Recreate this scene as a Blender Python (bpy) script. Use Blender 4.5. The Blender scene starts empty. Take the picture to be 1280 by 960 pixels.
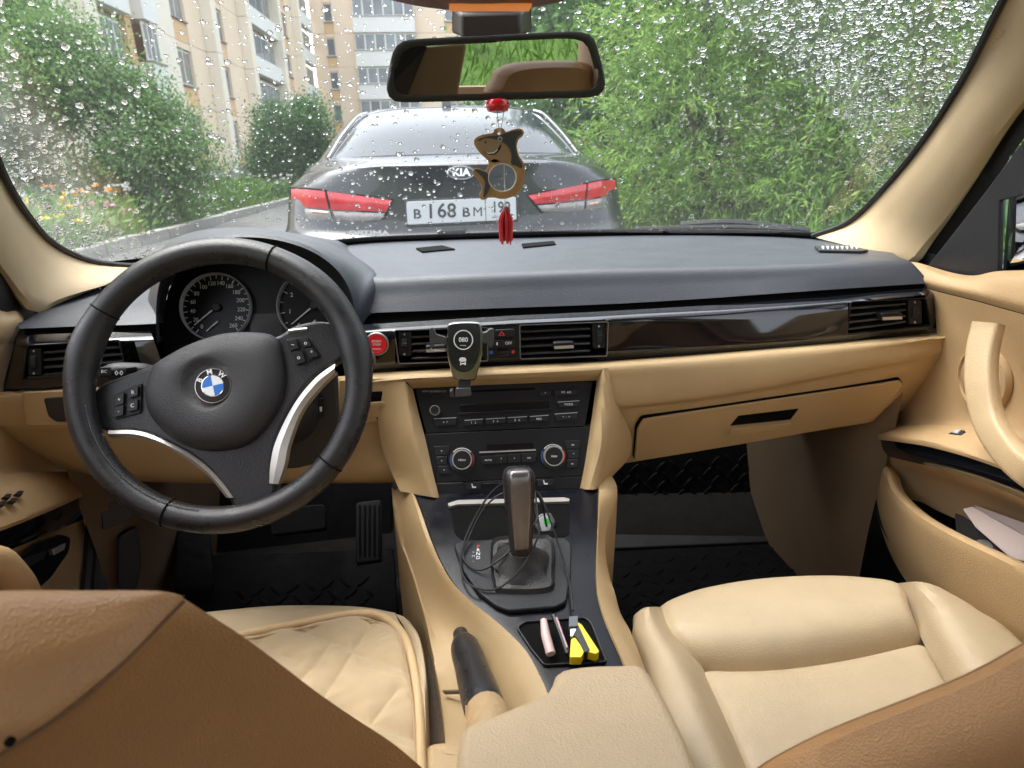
import bpy, math, random
import numpy as np
from mathutils import Matrix, Vector

random.seed(7)
RNG = np.random.default_rng(11)
scene = bpy.context.scene
COL = scene.collection

# ------------------------------------------------------------------ camera
FPX, PITCH, YAW, ROLL = 800.0, 19.5, -4.9, -1.3        # focal length in photo pixels (1280 wide), degrees
CAM = np.array([-0.068, 0.0, 1.10])

def _rx(a):
    c, s = math.cos(a), math.sin(a); return np.array([[1, 0, 0], [0, c, -s], [0, s, c]])
def _rz(a):
    c, s = math.cos(a), math.sin(a); return np.array([[c, -s, 0], [s, c, 0], [0, 0, 1]])
ROT = _rz(math.radians(YAW)) @ _rx(math.radians(90 - PITCH)) @ _rz(math.radians(ROLL))

cd = bpy.data.cameras.new('camera')
cd.sensor_width = 36.0
cd.lens = FPX / 1280.0 * 36.0
cd.clip_start = 0.02
cd.clip_end = 900.0
camo = bpy.data.objects.new('camera', cd)
COL.objects.link(camo)
M4 = Matrix.Identity(4)
for i in range(3):
    for j in range(3):
        M4[i][j] = ROT[i, j]
    M4[i][3] = CAM[i]
camo.matrix_world = M4
cd.dof.use_dof = True            # a phone lens: far trees and the near seat backs go slightly soft
cd.dof.focus_distance = 0.98
cd.dof.aperture_fstop = 8.5
scene.camera = camo

# ------------------------------------------------------------------ world, sun, exposure (overcast, rain just over)
W = bpy.data.worlds.new('World')
scene.world = W
W.use_nodes = True
nt = W.node_tree
nt.nodes.clear()
sky = nt.nodes.new('ShaderNodeTexSky')
sky.sky_type = 'NISHITA'
sky.sun_disc = False
sky.sun_elevation = math.radians(68)
sky.sun_rotation = math.radians(300)
sky.air_density = 1.0
sky.dust_density = 4.0
hsv = nt.nodes.new('ShaderNodeHueSaturation')
hsv.inputs['Saturation'].default_value = 0.30
bgd = nt.nodes.new('ShaderNodeBackground')
bgd.inputs['Strength'].default_value = 0.15
wo = nt.nodes.new('ShaderNodeOutputWorld')
nt.links.new(sky.outputs[0], hsv.inputs['Color'])
nt.links.new(hsv.outputs[0], bgd.inputs['Color'])
nt.links.new(bgd.outputs[0], wo.inputs['Surface'])

sl = bpy.data.lights.new('sun', 'SUN')
sl.energy = 0.7
sl.angle = math.radians(60)
sl.color = (1.0, 0.97, 0.93)
so = bpy.data.objects.new('sun', sl)
so.rotation_euler = (math.radians(-22), 0, math.radians(60))
COL.objects.link(so)

vs = scene.view_settings
vs.view_transform = 'Standard'
vs.look = 'None'
vs.exposure = 2.2
vs.gamma = 1.0
vs.use_curve_mapping = False
scene.cycles.use_denoising = True
scene.cycles.max_bounces = 10
scene.cycles.transmission_bounces = 8
scene.cycles.transparent_max_bounces = 16
scene.cycles.diffuse_bounces = 5
scene.cycles.glossy_bounces = 4
scene.cycles.caustics_reflective = False
scene.cycles.caustics_refractive = False
scene.cycles.sample_clamp_indirect = 6.0

# ------------------------------------------------------------------ measuring: a pixel of the photo + one known coordinate -> a point in the car's own metres
def _dir(px, py): return ROT @ np.array([(px - 640) / FPX, (480 - py) / FPX, -1.0])
def PY(px, py, Y): d = _dir(px, py); return CAM + d * (Y - CAM[1]) / d[1]
def PX(px, py, X): d = _dir(px, py); return CAM + d * (X - CAM[0]) / d[0]
def PZ(px, py, Z): d = _dir(px, py); return CAM + d * (Z - CAM[2]) / d[2]
def Q(*t): return [PY(*a) for a in t]
def QX(X, *t): return [PX(a[0], a[1], a[2] if len(a) > 2 else X) for a in t]
def QZ(Z, *t): return [PZ(a[0], a[1], a[2] if len(a) > 2 else Z) for a in t]
def A3(*p): return np.array(p, float)
def away(p, d, down=0.0): p = np.asarray(p, float); return p + unit(p - CAM) * d + np.array([0, 0, -down])
def unit(v): v = np.asarray(v, float); return v / np.linalg.norm(v)

class Plane:
    """a flat face given by three points; its normal looks back into the cabin"""
    def __init__(s, a, b, c):
        s.p = np.asarray(a, float)
        s.n = unit(np.cross(np.asarray(b) - s.p, np.asarray(c) - s.p))
        if s.n @ (CAM - s.p) < 0: s.n = -s.n
    def at(s, px, py, off=0.0):
        d = _dir(px, py)
        return CAM + d * (((s.p - CAM) @ s.n) / (d @ s.n)) + s.n * off
    def poly(s, pts, off=0.0): return [s.at(x, y, off) for x, y in pts]
    def frame(s, px, py):
        o = s.at(px, py); ex = s.at(px + 2, py) - o; ex = unit(ex - s.n * (ex @ s.n))
        return o, ex, np.cross(s.n, ex)

def spl(pts, n, closed=False):
    """Catmull-Rom curve through pts, n samples evenly spaced along it"""
    p = np.asarray(pts, float)
    if len(p) == 2 and not closed:
        t = np.linspace(0, 1, n)[:, None]; return p[0] * (1 - t) + p[1] * t
    if closed: q = np.vstack([p[-1], p, p[0], p[1]]); m = len(p)
    else: q = np.vstack([2 * p[0] - p[1], p, 2 * p[-1] - p[-2]]); m = len(p) - 1
    k = 16; out = []
    for i in range(m):
        a, b, c, d = q[i:i + 4]
        t = np.linspace(0, 1, k, endpoint=False)[:, None]
        out.append(.5 * (2 * b + (c - a) * t + (2 * a - 5 * b + 4 * c - d) * t ** 2 + (3 * b - a - 3 * c + d) * t ** 3))
    out.append(p[:1] if closed else p[-1:])
    o = np.vstack(out)
    L = np.r_[0, np.cumsum(np.linalg.norm(np.diff(o, axis=0), axis=1))]
    tt = np.linspace(0, L[-1], n + 1 if closed else n)
    r = np.stack([np.interp(tt, L, o[:, j]) for j in range(o.shape[1])], 1)
    return r[:-1] if closed else r

def patch(rows, nu, nv=None, crisp=False):
    g = np.array([spl(r, nu) for r in rows])
    if crisp or nv is None: return g
    return np.stack([spl(g[:, j], nv) for j in range(nu)], 1)

def rounded(poly, r, n=4):
    """round the corners of a 2-D polygon"""
    p = [np.asarray(a, float) for a in poly]; out = []
    for i in range(len(p)):
        a, b, c = p[i - 1], p[i], p[(i + 1) % len(p)]
        u, v = a - b, c - b
        k = min(r, .45 * np.linalg.norm(u), .45 * np.linalg.norm(v))
        s, e = b + unit(u) * k, b + unit(v) * k
        for t in np.linspace(0, 1, n): out.append((1 - t) ** 2 * s + 2 * t * (1 - t) * b + t * t * e)
    return out

class MB:
    def __init__(s): s.v = []; s.f = []
    def add(s, v, f):
        o = len(s.v); s.v += [tuple(map(float, a)) for a in v]; s.f += [tuple(i + o for i in a) for a in f]; return s
    def grid(s, g, cu=False, cv=False):
        g = np.asarray(g); r, c = g.shape[:2]
        f = []
        for i in range(r if cv else r - 1):
            for j in range(c if cu else c - 1):
                f.append((i * c + j, i * c + (j + 1) % c, ((i + 1) % r) * c + (j + 1) % c, ((i + 1) % r) * c + j))
        return s.add(g.reshape(-1, 3), f)
    def slab(s, g, off):
        """a sheet with thickness: off is a vector or an array of vectors"""
        g = np.asarray(g); b = g + np.asarray(off); r, c = g.shape[:2]
        s.grid(g); s.grid(b[:, ::-1])
        ring = [(0, j) for j in range(c)] + [(i, c - 1) for i in range(1, r)] + [(r - 1, j) for j in range(c - 2, -1, -1)] + [(i, 0) for i in range(r - 2, 0, -1)]
        s.grid(np.array([[b[i, j] for i, j in ring], [g[i, j] for i, j in ring]]), cu=True)
        return s
    def prism(s, poly, off):
        p = np.asarray(poly, float); n = len(p); q = p + np.asarray(off, float)
        return s.add(np.vstack([p, q]), [tuple(range(n))[::-1], tuple(range(n, 2 * n))] + [(i, (i + 1) % n, n + (i + 1) % n, n + i) for i in range(n)])
    def loops(s, rings, cap=True):
        r = [np.asarray(a, float) for a in rings]; n = len(r[0])
        s.grid(np.array(r), cu=True); o = len(s.v) - n * len(r)
        if cap: s.f += [tuple(range(o, o + n))[::-1], tuple(range(o + n * (len(r) - 1), o + n * len(r)))]
        return s
    def tube(s, path, rad, seg=8, cap=True, flat=None):
        p = np.asarray(path, float); n = len(p)
        rad = np.full(n, rad) if np.isscalar(rad) else np.asarray(rad)
        t = np.gradient(p, axis=0); t /= np.linalg.norm(t, axis=1)[:, None] + 1e-12
        up = A3(0, 0, 1) if abs(t[0] @ A3(0, 0, 1)) < .9 else A3(1, 0, 0)
        a = unit(np.cross(t[0], up)); rings = []
        th = np.linspace(0, 2 * math.pi, seg, endpoint=False)
        for i in range(n):
            a = unit(a - t[i] * (a @ t[i])); b = np.cross(t[i], a)
            rings.append(p[i] + rad[i] * (np.cos(th)[:, None] * a + np.sin(th)[:, None] * b * (flat or 1)))
        return s.loops(rings, cap)
    def lathe(s, prof, o, axis, seg=24, ex=None, sx=1.0, cap=True):
        """prof: (radius, height along axis) pairs"""
        ax = unit(axis); e = unit(np.cross(ax, A3(0, 0, 1) if abs(ax[2]) < .9 else A3(0, 1, 0))) if ex is None else unit(ex)
        b = np.cross(ax, e); th = np.linspace(0, 2 * math.pi, seg, endpoint=False)
        return s.loops([np.asarray(o) + ax * h + r * (np.cos(th)[:, None] * e * sx + np.sin(th)[:, None] * b) for r, h in prof], cap)
    def box(s, c, h, ax=None):
        ax = np.eye(3) if ax is None else np.asarray(ax); c = np.asarray(c, float)
        v = [c + ax[0] * h[0] * i + ax[1] * h[1] * j + ax[2] * h[2] * k for i in (-1, 1) for j in (-1, 1) for k in (-1, 1)]
        return s.add(v, [(0, 1, 3, 2), (4, 6, 7, 5), (0, 4, 5, 1), (2, 3, 7, 6), (0, 2, 6, 4), (1, 5, 7, 3)])
    def mesh(s, name, weld=False, angle=40, normals=True):
        m = bpy.data.meshes.new(name); m.from_pydata(s.v, [], s.f); m.validate()
        import bmesh
        if weld or normals:
            b = bmesh.new(); b.from_mesh(m)
            if weld: bmesh.ops.remove_doubles(b, verts=b.verts, dist=2e-4)
            if normals: bmesh.ops.recalc_face_normals(b, faces=b.faces)
            b.to_mesh(m); b.free()
        m.polygons.foreach_set('use_smooth', [True] * len(m.polygons))
        if angle: m.set_sharp_from_angle(angle=math.radians(angle))
        return m
    def build(s, name, mat, parent=None, bevel=None, weld=False, angle=40, thick=None, subsurf=0, normals=True):
        return link(name, s.mesh(name, weld, angle, normals), mat, parent, bevel, thick, subsurf)

def link(name, me, mat, parent=None, bevel=None, thick=None, subsurf=0):
    if mat is not None and not me.materials: me.materials.append(mat)
    o = bpy.data.objects.new(name, me); COL.objects.link(o)
    if parent is not None:
        o.parent = parent
        if parent.type == 'EMPTY': o.matrix_parent_inverse = Matrix.Translation(parent.location).inverted()
    if subsurf:
        k = o.modifiers.new('sub', 'SUBSURF'); k.levels = k.render_levels = subsurf
    if thick:
        k = o.modifiers.new('sol', 'SOLIDIFY'); k.thickness = thick; k.offset = -1
    if bevel:
        k = o.modifiers.new('bev', 'BEVEL'); k.width = bevel; k.segments = 2; k.limit_method = 'ANGLE'; k.angle_limit = math.radians(35)
    return o

def tag(o, label=None, cat=None, group=None, kind=None):
    if label: o['label'] = label
    if cat: o['category'] = cat
    if group: o['group'] = group
    if kind: o['kind'] = kind
    return o

def thing(name, loc, label, cat, group=None):
    o = bpy.data.objects.new(name, None); o.location = tuple(map(float, loc)); o.empty_display_size = .05
    COL.objects.link(o); return tag(o, label, cat, group)

def plate(name, pl, pts, d0, d1, mat, parent=None, bevel=None, r=0, n=4):
    """an outline on a flat face, standing from height d0 to d1 above it"""
    if r: pts = rounded(pts, r, n)
    return MB().prism(pl.poly(pts, d0), pl.n * (d1 - d0)).build(name, mat, parent, bevel)

def text(body, pl, px, py, hpx, mat, parent, off=.0006, name='lettering', rot=0, sx=1.0, bold=0.0):
    o, ex, ey = pl.frame(px, py)
    s = np.linalg.norm(pl.at(px, py + hpx) - pl.at(px, py)) / .70
    if rot:
        c, k = math.cos(rot), math.sin(rot); ex, ey = ex * c + ey * k, ey * c - ex * k
    cu = bpy.data.curves.new(name, 'FONT'); cu.body = body; cu.size = s; cu.align_x = 'CENTER'; cu.align_y = 'CENTER'
    cu.extrude = .00025; cu.resolution_u = 3; cu.offset = bold * s
    cu.materials.append(mat)
    ob = bpy.data.objects.new(name, cu); COL.objects.link(ob)
    m = Matrix.Identity(4)
    for i in range(3): m[i][0], m[i][1], m[i][2], m[i][3] = ex[i] * sx, ey[i], pl.n[i], (o + pl.n * off)[i]
    ob.matrix_world = m
    if parent is not None:
        ob.parent = parent
        if parent.type == 'EMPTY': ob.matrix_parent_inverse = Matrix.Translation(parent.location).inverted()
        ob.matrix_basis = m
    return ob

def pillow(g, up, drop, width, nomin=()):
    """a padded panel: grid g whose edges roll down by `drop` over `width` metres. up: unit vector or None (use surface normal)"""
    g = np.array(g, float); r, c = g.shape[:2]
    du = np.linalg.norm(np.diff(g, axis=1), axis=2).mean(); dv = np.linalg.norm(np.diff(g, axis=0), axis=2).mean()
    I, J = np.mgrid[0:r, 0:c]
    ds = []
    if 'u0' not in nomin: ds.append(J * du)
    if 'u1' not in nomin: ds.append((c - 1 - J) * du)
    if 'v0' not in nomin: ds.append(I * dv)
    if 'v1' not in nomin: ds.append((r - 1 - I) * dv)
    h = np.zeros((r, c))
    for d in ds:
        t = np.clip(d / width, 0, 1); h += 1 - np.sqrt(np.clip(1 - (1 - t) ** 2, 0, 1))
    h = np.minimum(h, 1.25)
    return g - np.asarray(up, float) * (h * drop)[..., None]

# ------------------------------------------------------------------ materials
def newmat(name):
    m = bpy.data.materials.new(name); m.use_nodes = True; n = m.node_tree; n.nodes.clear()
    return m, n
def nd(n, t, **k):
    x = n.nodes.new(t)
    for a, b in k.items():
        if a in x.inputs: x.inputs[a].default_value = b
        else: setattr(x, a, b)
    return x
def mat(name, col, rough=.5, metal=0.0, spec=.5, coat=0.0, grain=None, wrinkle=None, var=None, rvar=0.0, sheen=0.0, emit=None):
    """grain=(scale, strength) fine cell relief, wrinkle=(scale, strength) soft relief, var=(scale, amount) colour drift"""
    m, n = newmat(name); L = n.links
    b = nd(n, 'ShaderNodeBsdfPrincipled'); o = nd(n, 'ShaderNodeOutputMaterial'); L.new(b.outputs[0], o.inputs[0])
    b.inputs['Base Color'].default_value = (*col, 1); b.inputs['Roughness'].default_value = rough
    b.inputs['Metallic'].default_value = metal; b.inputs['Specular IOR Level'].default_value = spec
    b.inputs['Coat Weight'].default_value = coat; b.inputs['Coat Roughness'].default_value = .04
    if sheen: b.inputs['Sheen Weight'].default_value = sheen
    if emit: b.inputs['Emission Color'].default_value = (*emit[0], 1); b.inputs['Emission Strength'].default_value = emit[1]
    tc = nd(n, 'ShaderNodeTexCoord'); prev = None
    if wrinkle:
        t = nd(n, 'ShaderNodeTexNoise', Scale=wrinkle[0], Detail=4.0); L.new(tc.outputs['Object'], t.inputs['Vector'])
        k = nd(n, 'ShaderNodeBump', Strength=wrinkle[1], Distance=.01); L.new(t.outputs['Fac'], k.inputs['Height']); prev = k
    if grain:
        t = nd(n, 'ShaderNodeTexVoronoi', Scale=grain[0]); L.new(tc.outputs['Object'], t.inputs['Vector'])
        k = nd(n, 'ShaderNodeBump', Strength=grain[1], Distance=.001); L.new(t.outputs['Distance'], k.inputs['Height'])
        if prev: L.new(prev.outputs[0], k.inputs['Normal'])
        prev = k
    if prev: L.new(prev.outputs[0], b.inputs['Normal'])
    if var:
        t = nd(n, 'ShaderNodeTexNoise', Scale=var[0], Detail=6.0, Roughness=.65); L.new(tc.outputs['Object'], t.inputs['Vector'])
        x = nd(n, 'ShaderNodeMapRange'); x.inputs['From Min'].default_value = .3; x.inputs['From Max'].default_value = .7
        x.inputs['To Min'].default_value = 1 - var[1]; x.inputs['To Max'].default_value = 1 + var[1] * .6
        L.new(t.outputs['Fac'], x.inputs['Value'])
        g = nd(n, 'ShaderNodeVectorMath', operation='SCALE'); g.inputs[0].default_value = col; L.new(x.outputs[0], g.inputs['Scale'])
        L.new(g.outputs[0], b.inputs['Base Color'])
        if rvar:
            y = nd(n, 'ShaderNodeMapRange'); y.inputs['From Min'].default_value = .3; y.inputs['From Max'].default_value = .7
            y.inputs['To Min'].default_value = rough - rvar; y.inputs['To Max'].default_value = rough + rvar
            t2 = nd(n, 'ShaderNodeTexNoise', Scale=var[0] * 2.7, Detail=5.0); L.new(tc.outputs['Object'], t2.inputs['Vector'])
            L.new(t2.outputs['Fac'], y.inputs['Value']); L.new(y.outputs[0], b.inputs['Roughness'])
    return m

def leafmat(name, ca, cb, transl=.35, rough=.7):
    m, n = newmat(name); L = n.links
    g = nd(n, 'ShaderNodeNewGeometry'); r = nd(n, 'ShaderNodeValToRGB')
    r.color_ramp.elements[0].color = (*ca, 1); r.color_ramp.elements[1].color = (*cb, 1)
    L.new(g.outputs['Random Per Island'], r.inputs[0])
    b = nd(n, 'ShaderNodeBsdfPrincipled', Roughness=rough); t = nd(n, 'ShaderNodeBsdfTranslucent'); x = nd(n, 'ShaderNodeMixShader'); x.inputs[0].default_value = transl
    L.new(r.outputs[0], b.inputs['Base Color']); L.new(r.outputs[0], t.inputs['Color'])
    L.new(b.outputs[0], x.inputs[1]); L.new(t.outputs[0], x.inputs[2])
    o = nd(n, 'ShaderNodeOutputMaterial'); L.new(x.outputs[0], o.inputs[0]); return m

def glassmat(name, tint=(1, 1, 1), refl=1.0, rough=0.0, film=None):
    """thin pane: fresnel reflection over straight transmission, plus an optional scattering film that adds haze and rain mist"""
    m, n = newmat(name); L = n.links
    f = nd(n, 'ShaderNodeFresnel', IOR=1.5); t = nd(n, 'ShaderNodeBsdfTransparent', Color=(*tint, 1)); g = nd(n, 'ShaderNodeBsdfGlossy', Roughness=rough)
    x = nd(n, 'ShaderNodeMixShader'); k = nd(n, 'ShaderNodeMath', operation='MULTIPLY'); k.inputs[1].default_value = refl
    L.new(f.outputs[0], k.inputs[0]); L.new(k.outputs[0], x.inputs[0]); L.new(t.outputs[0], x.inputs[1]); L.new(g.outputs[0], x.inputs[2])
    last = x
    if film:
        tc = nd(n, 'ShaderNodeTexCoord'); tr = nd(n, 'ShaderNodeBsdfTranslucent', Color=(.8, .82, .8, 1)); y = nd(n, 'ShaderNodeMixShader')
        a = nd(n, 'ShaderNodeAttribute'); a.attribute_name = 'wet'
        no = nd(n, 'ShaderNodeTexNoise', Scale=35.0, Detail=6.0); L.new(tc.outputs['Object'], no.inputs['Vector'])
        mu = nd(n, 'ShaderNodeMath', operation='MULTIPLY'); L.new(a.outputs['Fac'], mu.inputs[0]); L.new(no.outputs['Fac'], mu.inputs[1])
        m2 = nd(n, 'ShaderNodeMath', operation='MULTIPLY_ADD'); L.new(mu.outputs[0], m2.inputs[0]); m2.inputs[1].default_value = film[1]; m2.inputs[2].default_value = film[0]  # constant term veils the view with haze, the rest follows the wetness
        L.new(m2.outputs[0], y.inputs[0]); L.new(x.outputs[0], y.inputs[1]); L.new(tr.outputs[0], y.inputs[2]); last = y
    o = nd(n, 'ShaderNodeOutputMaterial'); L.new(last.outputs[0], o.inputs[0]); return m

BEIGE = mat('beige_leatherette', (.46, .325, .168), .52, grain=(800, .30), wrinkle=(14, .03), var=(7, .07), rvar=.06)
SEAT = mat('cream_leather', (.45, .35, .22), .48, grain=(620, .40), wrinkle=(22, .06), var=(9, .08), rvar=.08)
SEATBACK = mat('shaded_seat_back_leather', (.40, .215, .085), .46, grain=(520, .5), wrinkle=(24, .05), var=(8, .08), rvar=.05)  # cushion leather browned: shade and warm glow are put into the colour
QUILT = mat('quilted_fabric', (.47, .35, .20), .85, grain=(900, .4), wrinkle=(40, .06), var=(20, .08), sheen=.3)
CARPETB = mat('brown_carpet', (.16, .115, .075), .95, grain=(900, 1.0), var=(50, .35), sheen=.2)
PAD = mat('black_dash_pad', (.038, .043, .054), .40, spec=.6, grain=(800, .40), var=(6, .10), rvar=.05)
BLACK = mat('black_plastic', (.018, .018, .02), .45, grain=(700, .3), var=(12, .15))
SATIN = mat('satin_black_panel', (.010, .010, .011), .42, spec=.3, var=(9, .05), rvar=.02)
BUTTON = mat('dark_button', (.013, .013, .014), .40, spec=.35, var=(60, .1))
GROOVE = mat('deep_black', (.004, .004, .004), .8, spec=.08)
GLOSS = mat('piano_black_lacquer', (.006, .007, .010), .06, coat=.6, var=(4, .2))
LEATHERB = mat('black_leather', (.016, .016, .018), .31, grain=(1000, .3), wrinkle=(45, .05), var=(18, .25), rvar=.08)
AIRBAG = mat('black_airbag_skin', (.026, .026, .029), .47, grain=(900, .5), var=(10, .1))
RUBBER = mat('black_rubber', (.008, .008, .009), .6, wrinkle=(60, .1), var=(20, .3))
MATT = mat('black_floor_mat', (.0055, .006, .0075), .65, spec=.12, wrinkle=(90, .15), var=(15, .4), rvar=.1)
CHROME = mat('chrome', (.75, .75, .77), .12, metal=1.0)
SILVER = mat('satin_silver', (.60, .57, .53), .34, metal=.75, var=(30, .08))
WHITEINK = mat('white_print', (.75, .76, .78), .6)
GREYINK = mat('grey_print', (.38, .39, .40), .6)
REDINK = mat('red_print', (.65, .04, .03), .5)
BLUEINK = mat('blue_print', (.03, .12, .45), .5)

# ================================================================== OUTDOORS
ASPHALT = mat('wet_asphalt', (.10, .10, .102), .38, wrinkle=(30, .25), var=(3, .25), rvar=.12)
SOIL = mat('lawn_soil', (.045, .075, .022), .9, wrinkle=(8, .4), var=(2, .45))
KERBM = mat('kerb_concrete', (.30, .29, .27), .75, wrinkle=(40, .3), var=(12, .2))
PEACH = mat('peach_wall_paint', (.83, .67, .52), .8, var=(.6, .06))
CREAM = mat('cream_wall_paint', (.86, .79, .69), .8, var=(.6, .05))
ORANGE = mat('orange_wall_paint', (.76, .50, .29), .8, var=(.6, .06))
WHITEW = mat('white_balcony_paint', (.82, .82, .82), .7, var=(.8, .05))
FRAMEW = mat('white_window_frame', (.78, .78, .77), .5)
PANE = mat('dark_window_pane', (.16, .18, .20), .08, spec=.8, var=(.4, .5))
PANEL_ = mat('pale_window_pane', (.24, .27, .30), .12, spec=.8, var=(.5, .4))  # paler than the dark pane, tone varied at random
BARK = mat('grey_bark', (.10, .075, .05), .9, wrinkle=(60, .8), var=(20, .4))
LEAFA = leafmat('leaf_green', (.07, .16, .05), (.24, .38, .13))
LEAFB = leafmat('leaf_dark_green', (.05, .12, .05), (.16, .30, .11))
LEAFW = leafmat('willow_leaf', (.075, .20, .04), (.34, .50, .11), .45)
LEAFD = leafmat('willow_leaf_deep', (.022, .070, .016), (.10, .22, .045), .35)
GRASSM = leafmat('grass_blade', (.05, .12, .02), (.16, .30, .05), .3)

tag(MB().grid(np.array([[(-300, -60, -.05), (300, -60, -.05)], [(-300, 500, -.05), (300, 500, -.05)]])).build('ground', SOIL), kind='structure')
xs = np.linspace(-4.6, 1.9, 14); ys = np.linspace(-12, 90, 60)
tag(MB().grid(np.array([[(x, y, .012 * math.sin(x * 1.3 + y * .4)) for x in xs] for y in ys])).build('road', ASPHALT), kind='structure')
def bumpy(x, y): return .05 * math.sin(x * .9 + 1) * math.cos(y * .7) + .03 * math.sin(x * 2.3 + y * 1.9)
xs = np.linspace(-12, -4.76, 16); ys = np.linspace(-12, 90, 80)
tag(MB().grid(np.array([[(x, y, .10 + bumpy(x, y)) for x in xs] for y in ys])).build('lawn', SOIL), kind='structure')
xs = np.linspace(2.05, 14, 16)
tag(MB().grid(np.array([[(x, y, .06 + bumpy(x, y) + .12 * (x - 2)) for x in xs] for y in ys])).build('verge', SOIL), kind='structure')
kerb = bpy.data.objects.new('kerb', None); COL.objects.link(kerb); kerb['kind'] = 'structure'
km = MB().box((0, 0, .06), (.075, .49, .09)).mesh('kerb_stone'); km.materials.append(KERBM)
for i in range(44):
    o = link('kerb_stone', km, None, kerb, bevel=.012); o.location = (-4.68 + random.uniform(-.012, .012), 1.5 + i * 1.0, random.uniform(-.01, .01))
for i in range(30):
    o = link('kerb_stone', km, None, kerb, bevel=.012); o.location = (1.98 + random.uniform(-.012, .012), 2.5 + i * 1.0, random.uniform(-.01, .01))

def leaves_mesh(name, pos, axis, length, width, mat_):
    """many small folded leaf blades as one mesh"""
    n = len(pos); axis = axis / (np.linalg.norm(axis, axis=1)[:, None] + 1e-9)
    r = RNG.normal(size=(n, 3)); s = np.cross(axis, r); s /= np.linalg.norm(s, axis=1)[:, None] + 1e-9
    nn = np.cross(axis, s); L = np.asarray(length)[:, None] if not np.isscalar(length) else np.full((n, 1), length); Wd = L * width
    v = np.stack([pos, pos + axis * L * .45 + s * Wd + nn * Wd * .3, pos + axis * L + nn * L * -.1, pos + axis * L * .45 - s * Wd + nn * Wd * .3], 1).reshape(-1, 3)
    me = bpy.data.meshes.new(name); me.vertices.add(4 * n); me.vertices.foreach_set('co', v.ravel())
    me.loops.add(4 * n); me.loops.foreach_set('vertex_index', np.arange(4 * n)); me.polygons.add(n)
    me.polygons.foreach_set('loop_start', np.arange(n) * 4); me.polygons.foreach_set('loop_total', np.full(n, 4))
    me.materials.append(mat_); me.update(); me.validate(); return me

def limb(mb, a, b, r0, r1, wob=.08, n=7):
    a, b = np.asarray(a, float), np.asarray(b, float); t = np.linspace(0, 1, n)[:, None]
    p = a * (1 - t) + b * t + RNG.normal(size=(n, 3)) * wob * np.linalg.norm(b - a) * np.sin(t * math.pi) * .5
    mb.tube(p, np.linspace(r0, r1, n), 7); return p

def tree(name, label, cat, base, blobs, nleaf, leaf, wid, lm, trunks=1, group=None, droop=0.0, trunk_r=.09, clump=.22, shell=.55):
    """blobs: crown lobes (centre, radii). Leaves sit in clumps spread through the lobes with gaps between."""
    base = np.asarray(base, float); t = thing(name, base, label, cat, group)
    tm = MB(); vols = np.array([np.prod(r) for _, r in blobs]); pick = RNG.choice(len(blobs), size=max(60, nleaf // 90), p=vols / vols.sum())
    cents = []
    for k in pick:
        d = RNG.normal(size=3); d /= np.linalg.norm(d); q = (shell + (1 - shell) * RNG.random()) if RNG.random() < .8 else RNG.random() ** .5
        cents.append(np.asarray(blobs[k][0]) + d * np.asarray(blobs[k][1]) * q)
    cents = np.array(cents)
    for i in range(trunks):
        a = base + A3(RNG.normal() * .12 * (trunks > 1), RNG.normal() * .12 * (trunks > 1), 0)
        for k, (c, r) in enumerate(blobs):
            if trunks > 1 and k % trunks != i: continue
            p = limb(tm, a, np.asarray(c) + A3(0, 0, -r[2] * .2), trunk_r, trunk_r * .35)
            for j in RNG.choice(len(cents), size=6):
                if np.linalg.norm(cents[j] - c) < max(r) * 1.3: limb(tm, p[-2], cents[j], trunk_r * .3, .006, .12, 5)
    tm.build('trunk', BARK, t, angle=60)
    per = nleaf // len(cents); sz = clump * (0.6 + .8 * RNG.random(len(cents)))
    pos = np.repeat(cents, per, 0) + RNG.normal(size=(per * len(cents), 3)) * np.repeat(sz, per)[:, None] * A3(1, 1, .75)
    out = np.repeat(cents, per, 0) - base - A3(0, 0, 1); ax = RNG.normal(size=pos.shape) + .5 * unit(np.ones(3)) * 0 + out / (np.linalg.norm(out, axis=1)[:, None] + .1) * .8
    ax[:, 2] -= droop
    me = leaves_mesh('crown', pos, ax, leaf * (0.6 + .8 * RNG.random(len(pos))), wid, lm)
    link('crown', me, None, t); return t

def willow(name, label, base, blobs, ntwig, lm, group, leaf=.10):
    """many thin drooping twigs set with narrow leaves"""
    base = np.asarray(base, float); t = thing(name, base, label, 'tree', group); tm = MB(); P = []; AX = []; LN = []
    vols = np.array([np.prod(r) for _, r in blobs]) ** .67; pick = RNG.choice(len(blobs), size=ntwig, p=vols / vols.sum())
    for c, r in blobs:
        limb(tm, base + A3(*RNG.normal(size=2) * .2, 0), np.asarray(c) + A3(0, 0, r[2] * .3), .07, .02)
    for q, k in enumerate(pick):
        c, r = np.asarray(blobs[k][0]), np.asarray(blobs[k][1]); d = RNG.normal(size=3); d /= np.linalg.norm(d)
        a = c + d * r * (.45 + .55 * RNG.random() ** .6)
        g = d * A3(1, 1, .6) + RNG.normal(size=3) * .45 + A3(0, 0, .25); g = unit(g); ln = .35 + .5 * RNG.random(); m = 22
        s = np.linspace(0, 1, m)[:, None]; p = a + g * ln * s + A3(0, 0, -1) * (.30 * ln) * s ** 2
        if q % 7 == 0: tm.tube(p[::7], .004, 4)
        tg = np.gradient(p, axis=0); tg /= np.linalg.norm(tg, axis=1)[:, None]
        P.append(p + RNG.normal(size=(m, 3)) * .012); x = tg * .9 + RNG.normal(size=(m, 3)) * .55; x[:, 2] -= .15; AX.append(x); LN.append(leaf * (.6 + .7 * RNG.random(m)) * (1 - .4 * s[:, 0]))
    tm.build('trunk', BARK, t, angle=60)
    link('crown', leaves_mesh('crown', np.vstack(P), np.vstack(AX), np.concatenate(LN), .095, lm), None, t); return t

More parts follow.
